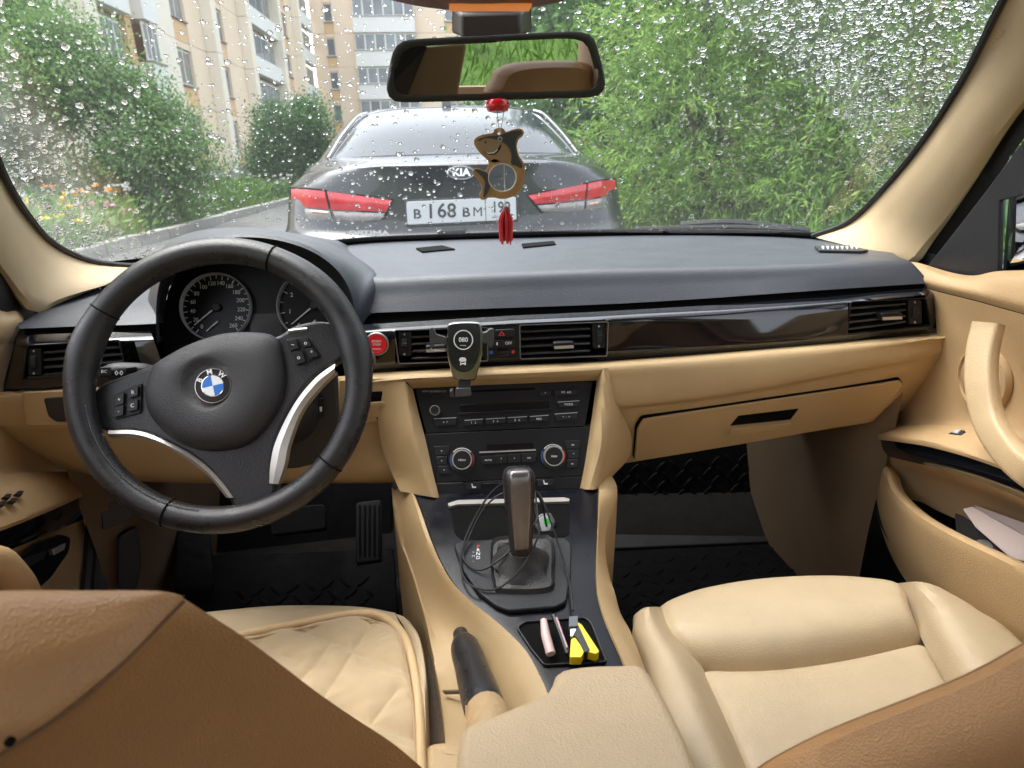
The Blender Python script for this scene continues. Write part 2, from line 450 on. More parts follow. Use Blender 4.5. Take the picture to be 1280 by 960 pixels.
# left of the road
def lobes(Y, *t):
    """crown lobes measured on the photo: pixel centre, pixel radius, depth"""
    return [(PY(x, y, Y + dy), (r * Y / FPX, r * Y / FPX, r * .85 * Y / FPX)) for x, y, r, dy in t]
tree('garden_tree', 'large leafy multi-stemmed tree left of the road in front of the peach facade', 'tree', PZ(128, 262, .1),
     lobes(12.5, (15, 85, 40, 0), (62, 52, 34, .3), (118, 105, 42, .2), (62, 118, 46, -.2), (165, 128, 38, .3), (200, 160, 36, .2), (232, 195, 34, 0), (165, 185, 42, -.2), (130, 225, 34, 0), (15, 150, 38, 0), (250, 222, 24, .2), (112, 45, 20, .5), (200, 225, 30, 0), (30, 200, 40, .3), (85, 235, 26, .3)),
     60000, .072, .24, LEAFA, 3, 'garden trees before the facade', trunk_r=.05, clump=.20)
tree('garden_tree', 'rounded dark green tree behind the left rear corner of the parked sedan', 'tree', PZ(365, 240, .1),
     lobes(22, (336, 152, 22, 0), (386, 150, 28, 0), (348, 188, 32, 0), (394, 190, 26, .3), (330, 212, 22, 0), (368, 212, 26, 0), (410, 215, 18, 0)),
     34000, .085, .26, LEAFB, 3, 'garden trees before the facade', trunk_r=.07, clump=.2)
tree('young_tree', 'loose tall sapling rising above the left edge of the big garden tree', 'tree', PZ(20, 275, .1),
     lobes(15, (10, 25, 30, 0), (30, 62, 26, 0), (-15, 60, 30, 0)), 6500, .11, .2, LEAFA, 1, 'garden trees before the facade', trunk_r=.05, clump=.24)

# flower bed between kerb and facade
def clump(name, label, cat, x, y, h, w, n, lm, fcol=None, nf=0, group=None):
    t = thing(name, (x, y, .1), label, cat, group)
    d = RNG.normal(size=(n, 3)); pos = A3(x, y, .08) + d * A3(w * .4, w * .4, 0) + A3(0, 0, 1) * (RNG.random(n)[:, None] ** .8) * h * .8
    ax = d * .5 + A3(0, 0, .9); link('foliage', leaves_mesh('foliage', pos, ax, .12 * (.5 + RNG.random(n)), .16, lm), None, t)
    if nf:
        d = RNG.normal(size=(nf, 3)); pos = A3(x, y, .1) + d * A3(w * .45, w * .45, 0) + A3(0, 0, 1) * (h * (.6 + .5 * RNG.random(nf))[:, None])
        pos = np.repeat(pos, 6, 0); ax = RNG.normal(size=pos.shape); ax[:, 2] = np.abs(ax[:, 2]) * .6
        link('blossom', leaves_mesh('blossom', pos, ax, .07 * (.7 + .6 * RNG.random(len(pos))), .32, fcol), None, t)
    return t
FW = leafmat('white_petal', (.6, .62, .6), (.8, .8, .78), .2); FO = leafmat('orange_petal', (.65, .22, .03), (.8, .42, .08), .2)
FP = leafmat('pink_petal', (.55, .15, .30), (.75, .45, .6), .2); FR = leafmat('dark_red_foliage', (.12, .02, .02), (.28, .06, .04), .2); FY = leafmat('yellow_petal', (.6, .45, .05), (.8, .65, .1), .2)
bed = [(-5.6, 11.2, FW, 'white'), (-6.2, 12.5, FO, 'orange'), (-5.3, 9.9, FP, 'pink'), (-5.9, 10.6, FO, 'orange'), (-5.4, 12.6, FW, 'white'), (-6.4, 14.2, FO, 'orange'), (-5.7, 14.6, FW, 'white'), (-5.3, 15.8, FW, 'white'),
       (-6.0, 16.6, FY, 'yellow'), (-5.5, 17.8, FW, 'white'), (-6.3, 19.0, FR, 'dark red'), (-5.4, 20.4, FW, 'white'), (-5.2, 22.0, FW, 'white'), (-6.9, 11.6, FR, 'dark red'), (-7.3, 10.2, FP, 'pink'), (-5.2, 8.7, FY, 'yellow'), (-6.2, 9.0, FW, 'white')]
ORD = ['first', 'second', 'third', 'fourth', 'fifth', 'sixth', 'seventh', 'eighth', 'ninth', 'tenth', 'eleventh', 'twelfth', 'thirteenth', 'fourteenth', 'fifteenth', 'sixteenth', 'seventeenth']
for (x, y, fm, nm), od in zip(sorted(bed, key=lambda b: b[1]), ORD):
    clump('flower_clump', '%s flowering clump beside the left kerb, %s one going up the road' % (nm, od), 'flowers', x, y, .45 + .4 * random.random(), .8, 700, LEAFA if random.random() < .6 else GRASSM, fm, 16, 'roadside flower bed')
n = 26000
gx = -4.8 - RNG.random(n) ** 1.2 * 5.5; gy = 6.5 + RNG.random(n) ** 1.3 * 24
pos = np.stack([gx, gy, .09 + np.array([bumpy(a, b) for a, b in zip(gx, gy)])], 1); ax = RNG.normal(size=(n, 3)) * .45 + A3(0, 0, 1)
tag(link('grass', leaves_mesh('grass', pos, ax, .10 * (.5 + RNG.random(n)), .07, GRASSM), None), 'short bright grass along the left kerb', 'grass', kind='stuff')
n = 16000
gx = 2.1 + RNG.random(n) * 4; gy = 2.5 + RNG.random(n) * 16
pos = np.stack([gx, gy, .05 + np.array([bumpy(a, b) for a, b in zip(gx, gy)]) + .12 * (gx - 2)], 1); ax = RNG.normal(size=(n, 3)) * .45 + A3(0, 0, 1)
tag(link('tall_grass', leaves_mesh('tall_grass', pos, ax, .38 * (.5 + RNG.random(n)), .04, GRASSM), None), 'tall grass under the willows right of the road', 'grass', kind='stuff')

# right of the road: a bank of willows
G = 'willows along the right of the road'
willow('willow', 'bright green willow closest to the right rear lamp of the parked sedan', (3.2, 7.4, .2), [((2.5, 7.3, 1.3), (.9, .9, 1.0)), ((2.7, 7.5, 2.5), (1.0, .9, 1.0)), ((3.3, 7.2, 3.3), (1.1, .9, .9)), ((2.1, 7.8, .7), (.7, .7, .6))], 1500, LEAFW, G, .12)
willow('willow', 'big dense willow filling the middle of the right half of the windscreen', (5.0, 6.9, .3), [((4.3, 6.6, 1.5), (1.1, .9, 1.1)), ((4.6, 6.8, 2.9), (1.2, 1.0, 1.0)), ((5.6, 6.6, 2.2), (1.1, .9, 1.2)), ((3.7, 6.3, .8), (.9, .8, .6))], 1900, LEAFW, G, .12)
willow('willow', 'willow behind the dense raindrops at the right edge of the windscreen', (7.2, 6.2, .4), [((6.6, 5.9, 1.6), (1.2, .9, 1.1)), ((7.2, 6.2, 2.9), (1.3, 1.0, 1.1)), ((8.2, 5.6, 1.8), (1.2, 1.0, 1.3)), ((5.6, 5.6, .8), (.9, .8, .6))], 1500, LEAFW, G, .12)
tree('shade_tree', 'tall dark leafy tree at the back of the willows on the right', 'tree', (5.5, 12.5, .3),
     [((2.6, 12.5, 2.0), (1.4, 1.0, 1.6)), ((4.6, 12, 3.2), (2.0, 1.2, 1.8)), ((7.2, 11.8, 3.0), (2.2, 1.2, 2.2)), ((10, 11, 2.6), (2.0, 1.2, 2.2)), ((3.0, 13.2, 4.6), (1.6, 1.2, 1.4)), ((6.2, 12.6, 5.2), (2.2, 1.3, 1.6)), ((4.6, 12.5, 1.0), (2.0, 1.0, .8)), ((8.0, 11.5, 1.0), (2.2, 1.0, .8))],
     26000, .20, .26, LEAFD, 4, trunk_r=.14, clump=.4)
tree('shade_tree', 'distant roadside tree seen above the parked sedan right of the mirror', 'tree', (3.4, 26, .2),
     [((2.6, 26, 3.2), (1.9, 1.4, 1.9)), ((3.6, 25.5, 5.6), (2.4, 1.5, 2.2)), ((5.4, 26, 3.8), (2.4, 1.5, 2.4)), ((3.2, 26, 1.4), (2.0, 1.2, 1.2)), ((4.4, 26, 8.0), (2.2, 1.5, 1.8))], 15000, .26, .28, LEAFB, 3, trunk_r=.16, clump=.5)

# ------------------------------------------------------------------ apartment blocks
def facade(root, axis, fixed, out, cols, floors, zb, fh, u0, u1, depth):
    """panels laid storey by storey along a facade; cols: (u_start, u_end, kind, material)"""
    def bx(a, b, z0, z1, o0, o1):
        mb = MB()
        lo, hi = fixed + out * o0, fixed + out * o1
        if axis == 'y': mb.box(((lo + hi) / 2, (a + b) / 2, (z0 + z1) / 2), (abs(hi - lo) / 2, (b - a) / 2, (z1 - z0) / 2))
        else: mb.box(((a + b) / 2, (lo + hi) / 2, (z0 + z1) / 2), ((b - a) / 2, abs(hi - lo) / 2, (z1 - z0) / 2))
        return mb
    def window(a, b, z0, z1, o, npan, pm):
        w = bx(a, b, z0, z1, o - .16, o - .10).build('window', FRAMEW, root)
        k = (b - a) / npan
        for i in range(npan): bx(a + i * k + .07, a + (i + 1) * k - .07, z0 + .09, z1 - .09, o - .10, o - .085).build('pane', pm if (i + int(z0)) % 3 else PANE, w)
        bx(a - .08, b + .08, z0 - .07, z0 - .005, o - .16, o + .10).build('sill', KERBM, w)
    for f in range(floors):
        z = zb + f * fh
        for a, b, kind, m in cols:
            g = .012
            if kind == 'wall': bx(a + g, b - g, z + g, z + fh - g, -.2, 0).build('wall_panel', m, root)
            elif kind == 'fin': bx(a + g, b - g, z + g, z + fh - g, -.2, .55).build('pilaster', m, root)
            elif kind == 'win':
                wa, wb = a + .1, b - .1
                bx(a + g, b - g, z + g, z + .86, -.2, -.02).build('spandrel', ORANGE, root)
                bx(a + g, b - g, z + 2.50, z + fh - g, -.2, -.02).build('lintel', m, root)
                window(a + .02, b - .02, z + .95, z + 2.46, -.02, 2 if b - a > 1 else 1, PANE)
            elif kind == 'bal':
                bx(a + g, b - g, z + g, z + 1.0, -.2, .30).build('balcony_parapet', m, root)
                bx(a + g, b - g, z + 1.02, z + fh - g, -.45, -.38).build('loggia_wall', CREAM, root)
                bx(a + g, a + .25, z + 1.02, z + fh - g, -.36, .28).build('loggia_side', CREAM, root)
                window(a + .5, b - .5, z + 1.1, z + 2.5, .1, 4, PANE)
            elif kind == 'glz':
                bx(a + g, b - g, z + g, z + 1.30, -.2, .5).build('balcony_parapet', m, root)
                window(a + .05, b - .05, z + 1.36, z + fh - .06, .45, max(3, round((b - a) / .95)), PANEL_)
    mb = bx(u0, u1, 0, zb + floors * fh, -depth, -1.25); mb.build('wall', PEACH, root)
    bx(u0, u1, 0, zb - .02, -1.2, .12).build('plinth', KERBM, root)

ba = thing('apartment_building', (-12, 45, 0), 'long peach apartment block running along the left side of the road', 'building', 'apartment blocks')
cols = [(18, 20.2, 'win', PEACH), (20.2, 24.6, 'wall', CREAM), (24.6, 25.4, 'fin', CREAM), (25.4, 28.6, 'bal', WHITEW), (28.6, 29.2, 'wall', ORANGE), (29.2, 30.6, 'glz', WHITEW), (30.6, 33.5, 'wall', CREAM), (33.5, 35.2, 'win', PEACH), (35.2, 37.4, 'wall', PEACH), (37.4, 38.2, 'fin', CREAM), (38.2, 39.4, 'wall', PEACH),
        (39.4, 40.9, 'win', PEACH), (40.9, 43.9, 'wall', PEACH), (43.9, 44.8, 'fin', CREAM), (44.8, 52.4, 'bal', WHITEW), (52.4, 53.2, 'fin', CREAM), (53.2, 55.6, 'wall', PEACH), (55.6, 57.2, 'win', PEACH), (57.2, 59.4, 'wall', PEACH), (59.4, 60.2, 'fin', CREAM), (60.2, 66.6, 'bal', WHITEW)]
facade(ba, 'y', -12.0, 1, cols, 6, .85, 2.8, 18, 66.6, 12)
bb = thing('apartment_building', (-2, 67, 0), 'peach apartment block with white glazed balconies closing the end of the road', 'building', 'apartment blocks')
cols = [(-11.9, -10.7, 'wall', PEACH), (-10.7, -9.9, 'win', PEACH), (-9.9, -8.1, 'wall', PEACH), (-8.1, -2.5, 'glz', WHITEW), (-2.5, .2, 'wall', PEACH), (.2, 1.8, 'win', PEACH), (1.8, 5, 'wall', CREAM), (5, 10.6, 'glz', WHITEW), (10.6, 14, 'wall', PEACH)]
facade(bb, 'x', 67.0, -1, cols, 6, .9, 2.8, -11.9, 14, 12)

# ================================================================== THE SEDAN PARKED IN FRONT
PAINT = mat('dark_blue_grey_car_paint', (.013, .016, .022), .26, metal=.15, coat=.55, wrinkle=(220, .03), var=(40, .12))
CARGLASS = mat('tinted_rear_glass', (.014, .020, .026), .05, spec=.32, coat=0, wrinkle=(120, .02))
LAMPR = mat('red_lamp_lens', (.52, .010, .022), .10, coat=.7, wrinkle=(60, .1), emit=((.9, .02, .04), .03), var=(14, .35))
LAMPC = mat('clear_lamp_lens', (.30, .27, .27), .12, coat=.7, wrinkle=(70, .25), var=(30, .3))
LAMPA = mat('amber_lamp_lens', (.70, .38, .25), .15, coat=.6)
TYRE = mat('tyre_rubber', (.015, .015, .015), .8)
KX = -.035
sedan = thing('parked_sedan', (KX, 3.1, 0), 'dark blue-grey sedan with red tail lamps parked directly ahead of the windscreen', 'car')
def mir(row):
    """half row from the centre outwards -> full row"""
    r = [A3(KX - x, y, z) for x, y, z in row[:0:-1]] + [A3(KX + x, y, z) for x, y, z in row]; return r
YS = [(0, 3.13), (.4, 3.14), (.70, 3.25), (.85, 3.46), (.91, 3.9)]
def body_y(x): x = abs(x - KX); return float(np.interp(x, [a for a, _ in YS], [b for _, b in YS]))
rows = [[(0, 3.16, .26), (.5, 3.18, .26), (.72, 3.26, .26), (.87, 3.5, .26), (.90, 3.95, .26)],
        [(0, 3.03, .34), (.5, 3.06, .34), (.78, 3.17, .34), (.91, 3.5, .34), (.925, 3.95, .34)],
        [(0, 3.01, .55), (.5, 3.04, .55), (.79, 3.15, .55), (.92, 3.5, .55), (.93, 3.95, .55)],
        [(0, 3.03, .70), (.5, 3.06, .70), (.78, 3.17, .70), (.915, 3.5, .70), (.93, 3.95, .70)],
        [(0, 3.08, .755), (.5, 3.10, .755), (.76, 3.20, .755), (.90, 3.48, .755), (.93, 3.95, .755)],
        [(0, 3.12, .80), (.42, 3.13, .80), (.72, 3.23, .80), (.875, 3.465, .80), (.92, 3.95, .80)],
        [(0, 3.135, .97), (.4, 3.145, .97), (.69, 3.255, .97), (.84, 3.47, .97), (.905, 3.95, .98)],
        [(0, 3.13, 1.05), (.38, 3.15, 1.045), (.64, 3.26, 1.02), (.80, 3.47, 1.0), (.89, 3.95, 1.01)],
        [(0, 3.125, 1.084), (.36, 3.15, 1.080), (.60, 3.27, 1.062), (.76, 3.47, 1.035), (.86, 3.95, 1.04)],
        [(0, 3.17, 1.093), (.36, 3.20, 1.089), (.59, 3.32, 1.074), (.73, 3.52, 1.055), (.83, 3.95, 1.075)]]
g = patch([mir(r) for r in rows], 49, 34)
MB().grid(g).build('body', PAINT, sedan, angle=50)
deck = [rows[-1], [(0, 3.40, 1.113), (.36, 3.42, 1.11), (.6, 3.52, 1.10), (.74, 3.66, 1.08), (.82, 4.0, 1.085)], [(0, 3.66, 1.122), (.36, 3.67, 1.120), (.6, 3.72, 1.116), (.72, 3.80, 1.108), (.80, 4.05, 1.10)]]
MB().grid(patch([mir(r) for r in deck], 49, 14)).build('boot_lid', PAINT, sedan, angle=50)
gl = [[(0, 3.655, 1.124), (.34, 3.665, 1.123), (.56, 3.71, 1.118), (.685, 3.79, 1.113)], [(0, 4.10, 1.285), (.34, 4.11, 1.28), (.54, 4.14, 1.262), (.655, 4.2, 1.235)], [(0, 4.68, 1.425), (.32, 4.67, 1.418), (.50, 4.63, 1.395), (.60, 4.58, 1.36)]]
MB().grid(patch([mir(r) for r in gl], 33, 14)).build('rear_window', CARGLASS, sedan)
for s in (-1, 1):
    pil = [[(s * x + KX, y, z) for x, y, z in r] for r in
           [[(.680, 3.785, 1.108), (.652, 4.19, 1.235), (.598, 4.58, 1.362), (.58, 4.75, 1.405)], [(.70, 3.80, 1.106), (.675, 4.20, 1.238), (.625, 4.60, 1.365), (.60, 4.78, 1.41)],
            [(.76, 3.9, 1.10), (.735, 4.28, 1.22), (.70, 4.70, 1.33), (.69, 4.85, 1.36)], [(.83, 4.05, 1.07), (.82, 4.45, 1.12), (.80, 4.9, 1.15), (.80, 5.2, 1.15)]]]
    MB().grid(patch(pil, 12, 12)).build('rear_pillar', PAINT, sedan)
    MB().tube(spl([(s * .688 + KX, 3.775, 1.116), (s * .66 + KX, 4.185, 1.243), (s * .604 + KX, 4.57, 1.37), (s * .55 + KX, 4.63, 1.395)], 20), .007, 6).build('chrome_trim', CHROME, sedan)
    side = [[(s * x + KX, y, z) for x, y, z in r] for r in [[(.925, 3.95, .30), (.93, 5.2, .28), (.93, 6.8, .28), (.90, 7.7, .30)], [(.932, 3.95, .7), (.94, 5.2, .7), (.94, 6.8, .68), (.88, 7.8, .6)], [(.90, 3.95, 1.0), (.91, 5.2, 1.0), (.91, 6.6, .98), (.82, 7.7, .8)], [(.83, 4.05, 1.07), (.84, 5.2, 1.05), (.84, 6.4, 1.02), (.7, 7.5, .86)]]]
    MB().grid(patch(side, 16, 10)).build('body_side', PAINT, sedan)
    sg = [[(s * x + KX, y, z) for x, y, z in r] for r in [[(.83, 4.6, 1.06), (.84, 5.4, 1.05), (.84, 6.5, 1.0)], [(.69, 4.85, 1.36), (.67, 5.4, 1.40), (.68, 6.0, 1.37)]]]
    MB().grid(patch(sg, 10, 6)).build('side_window', CARGLASS, sedan)
    for y in (4.15, 6.95):
        w = MB().lathe([(.01, 0), (.30, 0), (.325, .03), (.325, .19), (.30, .22), (.01, .22)], (s * .70 + KX - (.0 if s > 0 else .0), y, .325), (s, 0, 0), 28).build('wheel', TYRE, sedan)
        MB().lathe([(.01, .225), (.20, .225), (.22, .21), (.22, .2)], (s * .70 + KX, y, .325), (s, 0, 0), 20).build('rim', CHROME, w)
roof = [[(0, 4.68, 1.427), (.32, 4.67, 1.42), (.50, 4.63, 1.397), (.60, 4.60, 1.366)], [(0, 4.78, 1.442), (.32, 4.78, 1.435), (.52, 4.75, 1.415), (.64, 4.72, 1.375)], [(0, 5.4, 1.466), (.32, 5.4, 1.458), (.54, 5.4, 1.435), (.68, 5.4, 1.385)], [(0, 6.2, 1.44), (.32, 6.2, 1.432), (.54, 6.1, 1.41), (.68, 6.0, 1.37)]]
MB().grid(patch([mir(r) for r in roof], 33, 16)).build('roof', PAINT, sedan)
front = [[(0, 6.2, 1.44), (.54, 6.1, 1.41), (.68, 6.0, 1.37)], [(0, 7.0, 1.0), (.6, 6.9, 1.0), (.84, 6.5, 1.0)], [(0, 7.8, .85), (.5, 7.75, .85), (.7, 7.5, .86)], [(0, 8.0, .5), (.6, 7.9, .5), (.88, 7.8, .5)], [(0, 7.95, .3), (.6, 7.9, .3), (.88, 7.7, .3)]]
MB().grid(patch([mir(r) for r in front], 21, 12)).build('bonnet', PAINT, sedan)
fin = [(0, 4.80, 1.44), (0, 4.84, 1.485), (0, 4.88, 1.49), (0, 5.02, 1.452)]
MB().loops([[A3(KX - .03 + s * .030 * k, y, z) for s in (1,) for y, z in [(4.72, 1.432), (4.745, 1.478), (4.79, 1.492), (4.93, 1.45)]] for k in (-1, 1)]).build('shark_fin_antenna', PAINT, sedan, bevel=.004)

def onbody(px, py, off=.012):
    Y = 3.2
    for _ in range(8): p = PY(px, py, Y); Y = body_y(p[0]) - off
    return PY(px, py, Y)
def lens(parts, top, bot, mat_, name, parent, off=.014, nn=9):
    """lens strip between two pixel polylines, following the rounded tail"""
    t = [onbody(*a, off) for a in spl(np.array(top, float), nn)]; b = [onbody(*a, off) for a in spl(np.array(bot, float), nn)]
    g_ = patch([t, [(np.asarray(p) + q) / 2 + A3(0, -.006, 0) for p, q in zip(t, b)], b], nn, 5)
    return MB().slab(g_, (0, .03, 0)).build(name, mat_, parent, bevel=.002)
for s, polyl in (('left', [[(363, 235), (385, 236), (407, 238)], [(364, 258), (388, 260), (413, 262)], [(366, 271), (390, 274), (418, 275.5)]]), ):
    lamp = lens(0, [(362, 234), (385, 235), (406, 237), (450, 243), (492, 249)], [(365, 274), (390, 277), (418, 278), (450, 278.5), (480, 277)], GROOVE, 'tail_lamp', sedan, .008, 15)
    lens(0, [(364, 236), (385, 237), (405.5, 239)], [(364.5, 257), (388, 259.5), (411, 261.5)], LAMPR, 'red_lens', lamp, .03)
    lens(0, [(365, 259), (388, 261.5), (412, 263.5)], [(367, 271.5), (390, 274.5), (416, 275.5)], LAMPC, 'clear_lens', lamp, .03)
    lens(0, [(389, 262.5), (400, 263.5), (410, 264.5)], [(390, 266), (400, 267), (411, 268)], LAMPA, 'amber_lens', lamp, .034, 5)
    lens(0, [(408.5, 239.5), (450, 245), (490, 250.5)], [(415, 262), (450, 263.5), (482, 265)], LAMPR, 'red_lens', lamp, .03)
    lens(0, [(416, 264), (450, 265.5), (481, 266.5)], [(421, 275), (450, 276), (476, 275)], LAMPC, 'clear_lens', lamp, .03)
lamp = lens(0, [(658, 243.5), (700, 235), (735, 228), (755, 224), (770.5, 222)], [(676, 266.5), (705, 266), (733, 265), (752, 262.5), (769, 259)], GROOVE, 'tail_lamp', sedan, .008, 15)
lens(0, [(660.5, 244.5), (700, 236.5), (733, 230)], [(670, 255), (700, 252.5), (731, 249)], LAMPR, 'red_lens', lamp, .03)
lens(0, [(672, 257), (700, 254.5), (731, 251)], [(678, 264.5), (703, 264.5), (729, 262.5)], LAMPC, 'clear_lens', lamp, .03)
lens(0, [(735.5, 229.5), (752, 226), (769.5, 224)], [(733.5, 249), (752, 245.5), (769, 243)], LAMPR, 'red_lens', lamp, .03)
lens(0, [(733.5, 251), (752, 247.5), (769, 245)], [(732, 262), (752, 260), (768, 257)], LAMPC, 'clear_lens', lamp, .03)
lens(0, [(737, 254), (742, 253), (748, 252)], [(737, 257), (742, 256.5), (748, 255.5)], LAMPA, 'amber_lens', lamp, .034, 5)
# body joints beside the lamps
for pp in ([(406, 238), (412, 256), (421, 280), (430, 299)], [(734, 230), (731, 262), (725, 284), (722, 298)]):
    MB().tube([onbody(*a, .003) for a in spl(np.array(pp, float), 10)], .004, 5).build('panel_gap', GROOVE, sedan)
PLP = Plane(onbody(508, 252, .02), onbody(645, 246, .02), PY(577, 282, onbody(577, 250, .02)[1]))
npl = plate('number_plate', PLP, [(508, 252.2), (644.5, 246), (645.5, 274.5), (509.5, 281)], 0, .008, mat('plate_white', (.56, .58, .60), .35), sedan, .002, 2)
plate('plate_frame', PLP, [(505.5, 250), (647, 243.6), (648, 277), (507.5, 283.6)], -.012, .003, BLACK, npl, .002, 2)
INKB = mat('plate_ink', (.02, .025, .03), .5)
rr = -math.atan2(-6.2, 136.5) * 0 
for body_, x, y, h, sx in (('B', 521.5, 268.0, 11.5, 1.15), ('1', 538.5, 265.0, 17.5, 1.0), ('68', 558.5, 264.0, 17.5, 1.0), ('B', 582.5, 265.8, 11.5, 1.15), ('M', 597, 265.2, 11.5, 1.05), ('199', 626, 259.6, 13.5, .85)):
    text(body_, PLP, x, y, h, INKB, npl, .0085, rot=0, sx=sx, bold=0 if body_ == 'M' else .016)
text('RUS', PLP, 622, 271, 4, INKB, npl, .0085)
plate('divider_line', PLP, [(606, 248.5), (606.8, 248.5), (607.8, 276), (607, 276)], .008, .0087, INKB, npl)
BP = Plane(onbody(550, 217, .02), onbody(600, 215, .02), PY(575, 205, onbody(575, 215, .02)[1] + .008))
o_, ex_, ey_ = BP.frame(576.5, 216)
el = MB().loops([[o_ + ex_ * .066 * k * math.cos(t) + ey_ * .032 * k * math.sin(t) + BP.n * h for t in np.linspace(0, 2 * math.pi, 28, endpoint=False)] for k, h in ((1, -.01), (1, .004), (.95, .007), (.90, .004), (.89, .002))])
bdg = el.build('badge', CHROME, sedan)
MB().loops([[o_ + ex_ * .058 * math.cos(t) + ey_ * .027 * math.sin(t) + BP.n * h for t in np.linspace(0, 2 * math.pi, 28, endpoint=False)] for h in (.001, .004)]).build('badge_field', BLACK, bdg)
text('KIA', BP, 576.5, 216, 9, CHROME, bdg, .006, sx=1.15, bold=.03)
OP = Plane(onbody(435, 291, .05), onbody(486, 291, .05), onbody(460, 281, .05) + A3(0, .004, 0))
text('OPTIMA', OP, 461, 291, 5.6, mat('white_badge', (.8, .8, .8), .3), sedan, .004, sx=1.75, bold=.02)
MB().box(PY(566, 290, 3.10), (.07, .02, .012)).build('lid_handle', BLACK, sedan, bevel=.004)

# ================================================================== THE CABIN
class PlaneN(Plane):
    def __init__(s, p, n): s.p = np.asarray(p, float); s.n = unit(n)
def shift(pl, d): return PlaneN(pl.p + pl.n * d, pl.n)
def curve_plate(name, pl, loops, d0, d1, mat_, parent=None, bevel=0.0, res=2):
    """flat plate cut to closed outlines (the later ones are holes), thickness d0..d1"""
    p0 = pl.at(*np.mean(np.array(loops[0]), 0)); ref = np.array(loops[0]).mean(0); o, ex, ey = pl.frame(*ref)
    cu = bpy.data.curves.new(name, 'CURVE'); cu.dimensions = '2D'; cu.fill_mode = 'BOTH'; cu.extrude = max((d1 - d0) / 2 - bevel, 1e-5)
    cu.bevel_depth = bevel; cu.bevel_resolution = res; cu.offset = -bevel
    for lp in loops:
        s = cu.splines.new('POLY'); s.points.add(len(lp) - 1); s.use_cyclic_u = True
        for q, (x, y) in zip(s.points, lp):
            v = pl.at(x, y) - o; q.co = (v @ ex, v @ ey, 0, 1)
    cu.materials.append(mat_); ob = bpy.data.objects.new(name, cu); COL.objects.link(ob)
    m = Matrix.Identity(4); c = o + pl.n * (d0 + d1) / 2
    for i in range(3): m[i][0], m[i][1], m[i][2], m[i][3] = ex[i], ey[i], pl.n[i], c[i]
    if parent is not None:
        ob.parent = parent
        if parent.type == 'EMPTY': ob.matrix_parent_inverse = Matrix.Translation(parent.location).inverted()
    ob.matrix_basis = m; return ob
def circ(cx, cy, rx, ry=None, n=40): return [(cx + rx * math.cos(t), cy + (ry or rx) * math.sin(t)) for t in np.linspace(0, 2 * math.pi, n, endpoint=False)]
def cr(pts, n=60): return [tuple(a) for a in spl(np.array(pts, float), n, True)]
def ring_on(pl, cx, cy, r_m, prof, mat_, name, parent, seg=32, ex=None):
    """turned part standing on a flat face: prof (radius factor, height)"""
    o, e, _ = pl.frame(cx, cy); return MB().lathe([(r_m * a, h) for a, h in prof], o, pl.n, seg, e, cap=False).build(name, mat_, parent)
def zoom(x0, y0, s): return lambda pts: [(x0 + x / s, y0 + y / s) for x, y in pts]

# ------------------------------------------------------------------ floor, tunnel, walls of the footwells
tag(MB().grid(np.array([[(-.74, -.4, .20), (.74, -.4, .20)], [(-.74, 1.25, .20), (.74, 1.25, .20)], [(-.74, 1.55, .42), (.74, 1.55, .42)], [(-.74, 1.62, .80), (.74, 1.62, .80)]])).build('floor', mat('black_carpet', (.016, .015, .014), .95, grain=(800, 1), var=(30, .4)), angle=20), kind='structure')
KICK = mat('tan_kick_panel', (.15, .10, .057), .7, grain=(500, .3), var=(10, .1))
for s, nm in ((1, 'passenger'), (-1, 'driver')):
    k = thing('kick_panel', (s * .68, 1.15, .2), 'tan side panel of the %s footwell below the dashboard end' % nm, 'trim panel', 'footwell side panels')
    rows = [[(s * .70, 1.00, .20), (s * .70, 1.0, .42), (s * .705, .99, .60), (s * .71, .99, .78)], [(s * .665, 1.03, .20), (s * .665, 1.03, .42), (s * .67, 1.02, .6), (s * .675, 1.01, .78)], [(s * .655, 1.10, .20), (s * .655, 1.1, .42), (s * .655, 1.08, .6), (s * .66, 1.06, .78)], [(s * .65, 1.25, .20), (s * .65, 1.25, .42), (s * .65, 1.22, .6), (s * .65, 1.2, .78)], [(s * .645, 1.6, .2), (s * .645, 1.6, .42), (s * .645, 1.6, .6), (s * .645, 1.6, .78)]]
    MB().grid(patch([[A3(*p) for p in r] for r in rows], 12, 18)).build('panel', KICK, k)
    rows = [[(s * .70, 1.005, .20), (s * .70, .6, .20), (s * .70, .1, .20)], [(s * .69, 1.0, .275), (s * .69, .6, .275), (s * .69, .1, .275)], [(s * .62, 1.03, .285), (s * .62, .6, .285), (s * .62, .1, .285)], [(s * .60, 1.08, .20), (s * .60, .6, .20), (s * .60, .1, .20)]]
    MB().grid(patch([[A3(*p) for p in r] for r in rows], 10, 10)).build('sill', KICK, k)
    if s < 0:
        kp = Plane(A3(-.64, 1.05, .3), A3(-.64, 1.05, .6), A3(-.60, 1.2, .45)); kp = Plane(PY(130, 640, 1.02), PY(200, 640, 1.06), PY(160, 720, 1.0))
        plate('storage_recess', kp, [(124, 628), (160, 624), (166, 645), (128, 662)], 0, .012, BLACK, k, .003, 4)
        plate('release_lever', kp, [(146, 668), (170, 655), (175, 700), (168, 735), (146, 735)], 0, .02, RUBBER, k, .006, 6)

